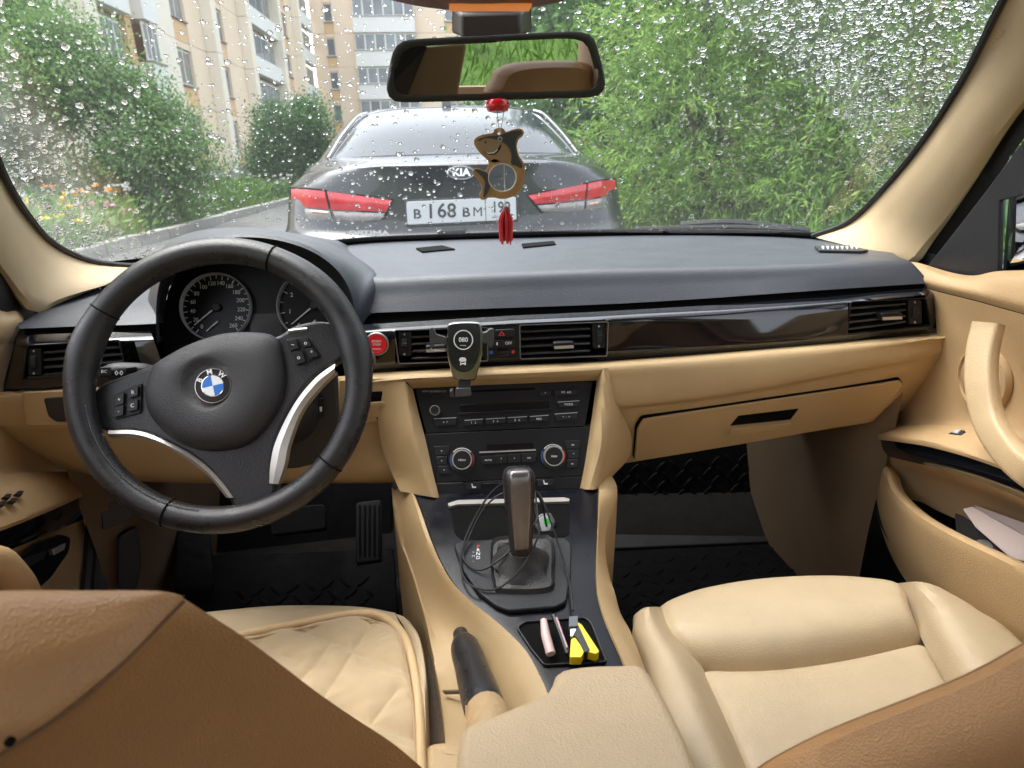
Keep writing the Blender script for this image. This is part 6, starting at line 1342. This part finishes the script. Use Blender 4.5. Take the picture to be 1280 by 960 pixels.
sm8 = list(spl([p + A3(0, .004, -.001) for p in seamE[::-1]], 8)); rpan = patch([[p + A3(.01, .05, -.01) for p in edge], [p + A3(.004, .012, 0) for p in edge], edge, [(.85 * a + .15 * (b)) + A3(0, -.008, 0) for a, b in zip(edge, low)], [(.4 * a + .6 * b) + A3(0, -.012, 0) for a, b in zip(edge, low)], low], 44, 30)
rp_ = MB()
# rear panel between the seam and the outer edge
rowsP = [edge, [.55 * a + .45 * b + A3(0, -.010, 0) for a, b in zip(edge, sm8)], sm8]
tri = patch([[p for p in edge], [.5 * a + .5 * b + A3(0, -.008, 0) for a, b in zip(edge, list(spl([seamE[-1]] + low[::-1][:0] + [seamE[0]], 8)))], list(spl(seamE[::-1], 8))], 40, 20)
rp_.grid(patch([[away(p, .06, .03) for p in edge], [away(p, .012, .004) for p in edge], edge], 40, 10)); rp_.grid(tri)
lowl = [tri[i, -1] for i in range(0, 20)]; rp_.grid(np.array([lowl, [p + A3(0, .06, -.30) for p in lowl]]))
rp_.build('backrest_rear', SEATBACK, ds)
MB().lathe([(.0022, 0), (.0022, .002), (.0005, .003)], PY(14, 925, .244), (0.1, -1, .1), 12).build('stud', GROOVE, ds)
# quilted cover on the driver's cushion
qc_ = tag(MB(), ) if 0 else None
qv = thing('seat_cover', (-.3, .6, .51), 'quilted cream seat cover with piped edge on the driver cushion', 'seat cover')
pip = [(236, 812), (302, 794), (372, 779.5), (446, 767), (481, 773), (507, 799), (520, 851), (525, 905), (528, 1000)]
outl = np.array(cr(pip + [(360, 1010), (200, 1000), (200, 880)], 120))
def inpoly(x, y, P):
    c = np.zeros(x.shape, bool); j = len(P) - 1
    for i in range(len(P)):
        k = ((P[i, 1] > y) != (P[j, 1] > y)) & (x < (P[j, 0] - P[i, 0]) * (y - P[i, 1]) / (P[j, 1] - P[i, 1] + 1e-12) + P[i, 0]); c ^= k; j = i
    return c
z9 = zoom(0, 580, 2.286)
ql = [z9(l) for l in ([(1062, 448), (1010, 530), (960, 610), (905, 690)], [(1185, 588), (1120, 575), (1060, 552), (1000, 530), (940, 498), (870, 478)], [(1190, 782), (1120, 765), (1050, 738), (980, 700), (905, 670)], [(945, 505), (900, 570), (850, 620)], [(1135, 640), (1090, 700), (1050, 750)], [(860, 560), (800, 540), (740, 510)], [(1160, 860), (1100, 830)])]
def W2(x, y): p = PZ(x, y, .52); return p[:2]
segs = [(W2(*a), W2(*b)) for l in ql for a, b in zip(l[:-1], l[1:])]; oseg = np.array([W2(*a) for a in outl])
us, vs_ = np.meshgrid(np.linspace(0, 1, 170), np.linspace(0, 1, 170))
x0, x1 = oseg[:, 0].min(), oseg[:, 0].max(); y0, y1 = oseg[:, 1].min(), oseg[:, 1].max(); X2 = x0 + (x1 - x0) * us; Y2 = y0 + (y1 - y0) * vs_
dl = np.full(X2.shape, 9.)
for a, b in segs:
    d = b - a; t = np.clip(((X2 - a[0]) * d[0] + (Y2 - a[1]) * d[1]) / (d @ d), 0, 1); dl = np.minimum(dl, np.hypot(X2 - a[0] - t * d[0], Y2 - a[1] - t * d[1]))
do = np.full(X2.shape, 9.)
for i in range(len(oseg)):
    a, b = oseg[i], oseg[(i + 1) % len(oseg)]; d = b - a; t = np.clip(((X2 - a[0]) * d[0] + (Y2 - a[1]) * d[1]) / (d @ d + 1e-12), 0, 1); do = np.minimum(do, np.hypot(X2 - a[0] - t * d[0], Y2 - a[1] - t * d[1]))
ins = inpoly(X2, Y2, oseg)
Z2 = .5165 + .0085 * (1 - np.exp(-(dl / .013))) - .006 * np.exp(-(do / .008) ** 2) + .0008 * np.sin(X2 * 110 + 3 * np.sin(Y2 * 70)) * np.sin(Y2 * 90)
idx = -np.ones(X2.shape, int); vv = []; ff = []
for i in range(170):
    for j in range(170):
        if ins[i, j]: idx[i, j] = len(vv); vv.append((X2[i, j], Y2[i, j], Z2[i, j]))
for i in range(169):
    for j in range(169):
        q = (idx[i, j], idx[i, j + 1], idx[i + 1, j + 1], idx[i + 1, j])
        if min(q) >= 0: ff.append(q)
MB().add(vv, ff).build('quilt', QUILT, qv, angle=0)
MB().tube([PZ(x, y, .519) for x, y in spl(np.array(pip, float), 60)], .0055, 10).build('piping', mat('quilt_piping', (.58, .41, .22), .8, grain=(600, .5)), qv)
MB().tube([PZ(x, y, .522) for x, y in spl(np.array([(300, 801), (372, 786.5), (446, 774), (475, 780), (499, 803), (512, 853), (518, 905), (521, 1000)], float), 60)], .0012, 5).build('stitch_line', SEAM, qv)

# ================================================================== FLOOR MATS, PEDALS
fm = thing('floor_mat', (.35, 1.2, .24), 'black rubber mat with raised tread in the passenger footwell', 'floor mat', 'rubber floor mats')
FU = Plane(PY(770, 575, 1.42), PY(960, 550, 1.42), PY(770, 655, 1.36)); FL = Plane(PY(770, 700, 1.22), PY(1000, 690, 1.22), PZ(790, 790, .235))
plate('toe_panel', FU, [(752, 560), (960, 535), (1000, 640), (1010, 658), (756, 668)], -.01, 0, MATT, fm, .003); plate('step_edge', Plane(PY(765, 660, 1.33), PY(990, 652, 1.33), PY(765, 690, 1.25)), [(756, 658), (1005, 652), (1020, 676), (756, 687)], -.01, .003, mat('grey_mat_edge', (.020, .021, .023), .5, var=(20, .4)), fm, .004); plate('sole_panel', FL, [(752, 680), (1022, 668), (1080, 700), (1060, 800), (760, 830)], -.012, 0, MATT, fm, .003)  # step edge greyer than the rest of the mat
tb_ = MB().loops([[A3(x * 1.0, y * .28, 0) for x, y in circ(0, 0, .017, .017, 10)], [A3(x * .8, y * .2, .0025) for x, y in circ(0, 0, .017, .017, 10)]]).mesh('tread_bar', angle=60); tb_.materials.append(MATT)
def treads(pl, pxs, pys, parent, skew, lim):
    for i, y in enumerate(pys):
        for j, x in enumerate(pxs):
            x2 = x + (7 if i % 2 else 0) + skew * (y - pys[0]); y2 = y - (x - pxs[0]) * .10
            if not lim(x2, y2): continue
            o, ex, ey = pl.frame(x2, y2); a = math.radians(45 if (i + j) % 2 else -45); u = ex * math.cos(a) + ey * math.sin(a); v = np.cross(pl.n, u)
            ob = link('tread_bar', tb_, None, parent); m = Matrix.Identity(4)
            for k in range(3): m[k][0], m[k][1], m[k][2], m[k][3] = u[k], v[k], pl.n[k], o[k]
            ob.matrix_basis = m
treads(FU, np.arange(775, 975, 17), np.arange(588, 652, 12), fm, 0, lambda x, y: 772 < x < 975 and y > 566)
treads(FL, np.arange(775, 1040, 21), np.arange(706, 800, 13), fm, 0, lambda x, y: 770 < x < 1030)
dm = thing('floor_mat', (-.35, 1.15, .24), 'black rubber mat under the pedals in the driver footwell', 'floor mat', 'rubber floor mats')
DU = Plane(PY(230, 620, 1.40), PY(480, 610, 1.40), PY(350, 690, 1.32)); DLo = Plane(PY(230, 705, 1.22), PY(480, 695, 1.22), PZ(350, 770, .235))
plate('toe_panel', DU, [(210, 600), (490, 590), (490, 690), (210, 700)], -.01, 0, MATT, dm, .003); plate('sole_panel', DLo, [(210, 695), (492, 685), (500, 790), (200, 800)], -.012, 0, MATT, dm, .003)
plate('step_edge', shift(DU, .01), [(298, 728), (437, 707), (437, 714), (300, 738)], -.01, .004, mat('grey_mat_edge2', (.02, .021, .023), .5), dm, .003)  # ridge greyer than the mat around it
treads(DLo, np.arange(300, 470, 22), np.arange(742, 770, 13), dm, 0, lambda x, y: True)
pdl = thing('pedal', PY(458, 670, 1.2), 'tall black accelerator pedal at the right of the driver footwell', 'pedal', 'pedals')
AC = Plane(PY(447, 640, 1.22), PY(475, 638, 1.22), PY(460, 705, 1.12)); plate('pad', AC, [(446, 632), (478, 628), (478, 704), (446, 708)], 0, .015, RUBBER, pdl, .004, 4)
for k in range(5): plate('groove', AC, [(450 + k * 6, 636), (452.5 + k * 6, 636), (452.5 + k * 6, 700), (450 + k * 6, 700)], .015, .018, MATT, pdl, .001)
pdl = thing('pedal', PY(375, 650, 1.2), 'wide black brake pedal behind the lower wheel rim', 'pedal', 'pedals')
BK = Plane(PY(345, 640, 1.18), PY(410, 636, 1.18), PY(375, 670, 1.14)); plate('pad', BK, [(340, 640), (408, 634), (410, 664), (342, 672)], 0, .02, RUBBER, pdl, .006, 5); MB().tube([PY(375, 655, 1.2), PY(375, 600, 1.3)], .012, 8).build('arm', BLACK, pdl)
fr_ = thing('foot_rest', PY(260, 700, 1.2), 'black ribbed foot rest at the left of the driver footwell', 'foot rest'); FR_ = Plane(PY(225, 665, 1.2), PY(275, 662, 1.22), PY(250, 740, 1.05)); plate('pad', FR_, [(222, 660), (262, 656), (268, 742), (218, 745)], 0, .02, MATT, fr_, .006, 4)

# ================================================================== DOORS
DOORB = mat('door_leatherette', (.45, .30, .15), .55, grain=(480, .35), wrinkle=(12, .05), var=(6, .07))
pdoor = thing('door', (.72, .7, .3), 'beige passenger door with curved pull handle and map pocket on the right', 'door', 'front doors')
belt = [QX(0, (1136, 327, .76), (1150, 329, .757), (1187, 340, .75), (1217, 344.5, .745), (1246, 339, .74), (1300, 337, .735), (1400, 330, .73)), QX(0, (1146, 338, .735), (1158, 338, .733), (1190, 348, .727), (1222, 352, .722), (1250, 349, .717), (1300, 350, .712), (1400, 352, .707)),
        QX(0, (1150, 348, .722), (1162, 353, .72), (1192, 360, .715), (1222, 366, .71), (1250, 372, .707), (1300, 384, .702), (1400, 410, .697)), QX(0, (1154, 357, .73), (1163, 361, .728), (1194, 369, .722), (1222, 376, .718), (1250, 384, .715), (1300, 398, .71), (1400, 430, .705))]
ext = lambda rows, sgn=1: [list(r) + [r[-1] + A3(0, -.20, .0), r[-1] + A3(0, -.50, .0)] if sgn > 0 else [r[0] + A3(0, -.50, 0), r[0] + A3(0, -.22, 0)] + list(r) for r in rows]   # carried on to the rear edge of the door
MB().grid(patch(ext(belt), 70, 22)).build('belt_rail', DOORB, pdoor)
mn = [QX(0, (1154, 358, .727), (1163, 362, .725), (1194, 370, .719), (1222, 377, .715), (1250, 385, .712), (1300, 399, .707), (1400, 431, .702)), QX(0, (1170, 400, .735), (1180, 405, .733), (1205, 412, .73), (1230, 420, .728), (1256, 428, .725), (1305, 442, .72), (1400, 475, .715)),
      QX(0, (1160, 470, .745), (1175, 470, .743), (1205, 472, .74), (1232, 478, .738), (1260, 484, .735), (1308, 498, .73), (1400, 530, .725)), QX(0, (1085, 530, .745), (1120, 527, .742), (1165, 526, .738), (1225, 530, .73), (1260, 536, .725), (1310, 550, .72), (1400, 585, .71)), QX(0, (1085, 538, .725), (1120, 534, .722), (1165, 533, .718), (1225, 538, .71), (1260, 544, .705), (1310, 560, .70), (1400, 595, .69))]
MB().grid(patch(ext(mn), 70, 34)).build('panel', DOORB, pdoor)
MB().box((.81, .78, .55), (.02, .55, .37)).build('outer_skin', PAINT, pdoor)
# speaker
SPK = shift(Plane(PX(1200, 470, .742), PX(1260, 485, .736), PX(1228, 520, .742)), .007)
so_, sx_, sy_ = SPK.frame(1229, 474); srr = np.linalg.norm(SPK.at(1229, 474) - SPK.at(1229, 432))
spk = MB().lathe([(srr, -.004), (srr, .003), (srr * .97, .006), (srr * .90, .006), (srr * .88, .002), (srr * .85, .003), (.01, .010)], so_, SPK.n, 48).build('speaker', mat('speaker_cover', (.42, .28, .14), .7, grain=(700, .4)), pdoor)
# armrest ledge
ar = [QX(0, (1086, 537, .725), (1120, 533, .722), (1165, 532, .718), (1225, 537, .71), (1260, 543, .705), (1310, 560, .70), (1400, 595, .69)), QX(0, (1090, 540, .70), (1120, 540, .69), (1160, 543, .68), (1210, 552, .668), (1250, 564, .66), (1300, 582, .65), (1400, 625, .64)), QX(0, (1092, 543, .69), (1120, 546, .675), (1158, 551, .66), (1204, 563, .645), (1245, 577, .635), (1294, 596, .625), (1400, 645, .61)), QX(0, (1093, 549, .69), (1120, 552, .675), (1158, 558, .66), (1204, 570, .645), (1245, 584, .635), (1294, 604, .625), (1400, 655, .61))]
MB().grid(patch(ext(ar), 70, 22)).build('armrest', DOORB, pdoor)
WS = Plane(PX(1180, 540, .695), PX(1215, 546, .69), PX(1190, 550, .68)); swp = plate('window_switch', WS, [(1187, 545), (1196, 539.5), (1208, 540.5), (1203, 547)], .0005, .004, BLACK, pdoor, .001, 1); plate('switch_key', WS, [(1192, 544), (1197, 541), (1203, 541.6), (1199, 545.5)], .004, .006, GREYINK, swp)
bs = [[p + A3(.004, 0, 0) for p in ar[3]], QX(0, (1096, 560, .70), (1122, 564, .685), (1160, 572, .668), (1206, 585, .652), (1248, 600, .642), (1300, 622, .632), (1400, 672, .615)), QX(0, (1100, 568, .71), (1124, 574, .695), (1162, 583, .68), (1208, 597, .665), (1250, 612, .655), (1302, 635, .645), (1400, 688, .63))]
MB().grid(patch(ext(bs), 70, 14)).build('gloss_strip', GLOSS, pdoor)
lw = [[p + A3(.004, 0, 0) for p in bs[2]], QX(0, (1096, 590, .72), (1125, 590, .735), (1165, 600, .74), (1210, 614, .74), (1255, 630, .74), (1305, 652, .735), (1400, 705, .73)), QX(0, (1100, 640, .72), (1140, 625, .75), (1175, 640, .755), (1220, 660, .755), (1262, 680, .755), (1310, 700, .755), (1400, 740, .75))]
MB().grid(patch(ext(lw), 70, 16)).build('pocket_back', mat('pocket_shadow_beige', (.46, .31, .16), .65, var=(8, .1)), pdoor)
lip_ = [QX(0, (1099, 572, .715), (1112, 590, .70), (1120, 612, .69), (1150, 640, .675), (1200, 668, .66), (1270, 700, .645), (1400, 760, .62)), QX(0, (1094, 576, .715), (1105, 600, .695), (1116, 624, .68), (1148, 652, .662), (1198, 682, .648), (1270, 716, .635), (1400, 775, .61)), QX(0, (1092, 600, .72), (1100, 640, .70), (1118, 670, .685), (1150, 705, .67), (1200, 745, .66), (1270, 785, .65), (1400, 850, .63)), QX(0, (1098, 650, .73), (1112, 690, .715), (1135, 730, .70), (1170, 770, .69), (1220, 810, .68), (1290, 860, .67), (1400, 930, .65))]
pk = MB().grid(patch(ext([[p + A3(.02, 0, -.01) for p in lip_[0]]] + lip_), 70, 26)).build('map_pocket', DOORB, pdoor)
# pull handle: a bowed flat grip
sp_ = [PX(1236, 404, .662), PX(1234, 412, .660), PX(1228, 440, .650), PX(1227, 480, .638), PX(1236, 525, .630), PX(1258, 562, .622), PX(1290, 592, .615), PX(1330, 612, .640)]
hh = MB(); spn = spl(sp_, 40); tg = np.gradient(spn, axis=0); tg /= np.linalg.norm(tg, axis=1)[:, None]; rg_ = []
for p, t in zip(spn, tg):
    i_ = unit(np.cross(t, A3(0, -.35, .0) + A3(-1, 0, 0))); n2 = np.cross(t, i_); f = 1
    rg_.append([p + i_ * .0178 * math.copysign(abs(math.cos(a)) ** .4, math.cos(a)) + n2 * .0125 * math.copysign(abs(math.sin(a)) ** .4, math.sin(a)) for a in np.linspace(0, 2 * math.pi, 20, endpoint=False)])
hdl = hh.loops(rg_).build('pull_handle', mat('handle_leather', (.50, .36, .20), .5, grain=(500, .3), wrinkle=(20, .08)), pdoor)
MB().tube([p + A3(-.006, -.017, .002) for p in spn[3:38]], .0010, 5).build('handle_seam', SEAM, hdl)
# door seal, sail panel, glass and outside mirror
MB().tube(spl(QX(0, (1090, 536, .735), (1091, 570, .725), (1096, 610, .72), (1106, 650, .715), (1122, 680, .71), (1145, 705, .705), (1200, 760, .70)), 30), .011, 8, flat=.8).build('door_seal', RUBBER, pdoor)
wsR = [Q((1390, 20, .75), (1282, 126, .90), (1217, 223, 1.01), (1180, 277, 1.075), (1150, 322, 1.115), (1140, 332, 1.12)), Q((1420, 60, .75), (1300, 150, .88), (1243, 228, .98), (1205, 285, 1.05), (1172, 328, 1.10), (1158, 338, 1.11))]
MB().slab(patch(wsR, 24, crisp=True), (.01, .02, 0)).build('weatherstrip', RUBBER, pdoor)
SAIL = Plane(PX(1172, 330, .765), PX(1256, 338, .762), PX(1256, 210, .745))
plate('sail_panel', SAIL, [(1160, 337), (1190, 300), (1243, 232), (1300, 155), (1300, 240), (1256, 250), (1254, 339), (1220, 346), (1190, 341)], 0, .008, BLACK, pdoor, .002)
gq = [PX(1250, 345, .765), PX(1420, 345, .745), PX(1420, 60, .66), PX(1262, 195, .74)]
MB().prism(gq, (.004, 0, 0)).build('window_glass', glassmat('side_glass', (.75, .80, .82), 1.0), pdoor)
mo = thing('door_mirror', (.98, 1.05, .98), 'dark outside mirror with wet glass beyond the passenger window', 'mirror')
OMP = Plane(PX(1258, 210, .93), PX(1330, 200, 1.06), PX(1262, 310, .93))
omo = cr([(1256, 225), (1264, 200), (1290, 182), (1340, 175), (1370, 200), (1370, 290), (1340, 318), (1290, 322), (1262, 310), (1256, 280)], 40)
plate('housing', OMP, omo, -.06, .004, mat('mirror_housing_blue', (.03, .045, .08), .3, coat=.6), mo, .008)
plate('mirror_glass', OMP, [tuple(np.array([1312, 250]) + (np.array(a) - np.array([1312, 250])) * .9) for a in omo], .004, .006, MIRM, mo)
MB().tube([PX(1275, 318, .95), PX(1262, 350, .82)], .025, 10).build('bracket', BLACK, mo)
# papers and odds in the map pocket
pa = thing('folded_papers', PX(1245, 670, .71), 'folded pale papers sticking out of the passenger door pocket', 'papers')
PAP = mat('pale_paper', (.56, .46, .43), .75, wrinkle=(25, .2))
for k, (pts, X) in enumerate((([(1206, 637), (1218, 634), (1300, 680), (1300, 705), (1268, 700), (1222, 660)], .705), ([(1220, 632), (1300, 660), (1300, 690), (1232, 648)], .72))):
    pl_ = Plane(PX(1206, 637, X), PX(1300, 690, X - .01), PX(1300, 720, X - .02)); plate('sheet', pl_, pts, 0, .004, PAP, pa, .001)
cd_ = thing('disc_case', PX(1230, 690, .70), 'black disc sleeve with a silver disc in the passenger door pocket', 'disc case')
pl_ = Plane(PX(1195, 650, .715), PX(1280, 690, .70), PX(1230, 700, .69)); plate('sleeve', pl_, [(1196, 642), (1206, 646), (1284, 696), (1284, 715), (1240, 700), (1198, 672)], 0, .004, BLACK, cd_, .001)
curve_plate('disc', shift(pl_, .005), [circ(1228, 684, 14, 9, 24), circ(1228, 684, 4, 2.5, 12)], 0, .0015, mat('disc_silver', (.55, .56, .58), .2, metal=.8), cd_)

# driver door
dd = thing('door', (-.72, .7, .3), 'beige driver door with window switches on its armrest at the left edge', 'door', 'front doors')
up_ = [QX(0, (-60, 352, -.75), (0, 388, -.75), (20, 388, -.755), (30, 396, -.76)), QX(0, (-60, 380, -.71), (0, 400, -.712), (20, 400, -.72), (28, 406, -.735)), QX(0, (-60, 425, -.705), (0, 421, -.71), (14, 418, -.72), (22, 416, -.735)), QX(0, (-60, 440, -.72), (0, 431, -.725), (10, 428, -.735), (18, 424, -.745))]
MB().grid(patch(ext(up_, -1), 50, 18)).build('belt_rail', DOORB, dd)
md = [[p + A3(.0, 0, 0) for p in up_[3]], QX(0, (-60, 500, -.735), (-20, 500, -.74), (0, 505, -.74), (10, 515, -.745)), QX(0, (-60, 590, -.735), (0, 585, -.74), (50, 583, -.74), (100, 580, -.745)), QX(0, (-60, 608, -.715), (0, 596, -.72), (60, 590, -.725), (118, 588, -.73))]
MB().grid(patch(ext(md, -1), 50, 24)).build('panel', DOORB, dd)
MB().box((-.81, .78, .55), (.02, .55, .37)).build('outer_skin', PAINT, dd)
ar2 = [QX(0, (-60, 606, -.715), (0, 595, -.72), (60, 589, -.725), (112, 592, -.73)), QX(0, (-60, 640, -.67), (0, 618, -.68), (60, 600, -.70), (110, 598, -.72)), QX(0, (-60, 672, -.64), (0, 655, -.65), (60, 632, -.67), (104, 614, -.70)), QX(0, (-60, 682, -.64), (0, 664, -.65), (60, 640, -.67), (104, 620, -.70))]
MB().grid(patch(ext(ar2, -1), 50, 20)).build('armrest', DOORB, dd)
b2 = [[p + A3(-.004, 0, 0) for p in ar2[3]], QX(0, (-60, 700, -.655), (0, 682, -.665), (60, 656, -.685), (106, 634, -.71)), QX(0, (-60, 712, -.665), (0, 692, -.675), (60, 668, -.695), (106, 648, -.72))]
MB().grid(patch(ext(b2, -1), 50, 12)).build('gloss_strip', GLOSS, dd)
l2 = [[p + A3(-.003, 0, 0) for p in b2[2]], QX(0, (-60, 730, -.69), (0, 712, -.70), (60, 680, -.71), (106, 660, -.73)), QX(0, (-60, 790, -.69), (0, 770, -.70), (60, 735, -.71), (112, 700, -.73)), QX(0, (-60, 860, -.69), (0, 830, -.70), (70, 790, -.71), (118, 745, -.73))]
MB().grid(patch(ext(l2, -1), 50, 16)).build('lower_panel', DOORB, dd)
LS = Plane(PX(0, 690, -.685), PX(80, 670, -.695), PX(40, 730, -.685))
plate('speaker_recess', LS, [(14, 702), (40, 680), (70, 668), (84, 672), (82, 690), (60, 722), (40, 742), (14, 740)], .002, .006, GLOSS, dd, .002, 5)
for pts in ([(22, 700), (50, 690), (46, 700), (24, 712)], [(58, 688), (74, 680), (72, 688), (60, 695)]): plate('recess_edge', LS, pts, .006, .010, SILVER if pts[0][0] > 50 else BLACK, dd, .001)
WS2 = shift(Plane(PX(-10, 630, -.68), PX(30, 618, -.69), PX(10, 640, -.67)), .012)
for x, y in ((5, 625), (20, 621), (-2, 634), (12, 630)):
    plate('window_switch', WS2, [(x - 6, y), (x - 1, y - 4), (x + 6, y - 4), (x + 3, y + 2)], .001, .006, BLACK, dd, .0015, 1)
MB().tube(spl([PX(-20, 700, -.60), PX(0, 705, -.598), PX(20, 726, -.60), PX(30, 745, -.61)], 12), .018, 10).build('pull_handle', DOORB, dd)
MB().tube(spl(QX(0, (119, 585, -.735), (116, 620, -.725), (114, 660, -.72), (112, 700, -.715), (108, 740, -.71)), 20), .010, 8).build('door_seal', RUBBER, dd)
SL = Plane(PX(0, 390, -.765), PX(40, 395, -.775), PX(0, 345, -.75)); plate('sail_panel', SL, [(-80, 240), (0, 338), (30, 384), (48, 398), (24, 408), (-80, 380)], 0, .008, BLACK, dd, .002)

# ------------------------------------------------------------------ lettering and cut plates become plain meshes
dg = bpy.context.evaluated_depsgraph_get(); dg.update()
for ob in [o for o in scene.objects if o.type in ('CURVE', 'FONT')]:
    me = bpy.data.meshes.new_from_object(ob.evaluated_get(dg)); nm = ob.name
    if not me.materials: me.materials.append(ob.data.materials[0])
    nb = bpy.data.objects.new(nm.split('.')[0], me); COL.objects.link(nb)
    me.transform(ob.matrix_basis); nb.parent = ob.parent; nb.matrix_parent_inverse = ob.matrix_parent_inverse.copy()
    for ch in list(ob.children):
        mb_ = ch.matrix_basis.copy(); ch.parent = nb; ch.matrix_parent_inverse = Matrix.Identity(4); ch.matrix_basis = mb_
    bpy.data.objects.remove(ob)
    nb.name = nm
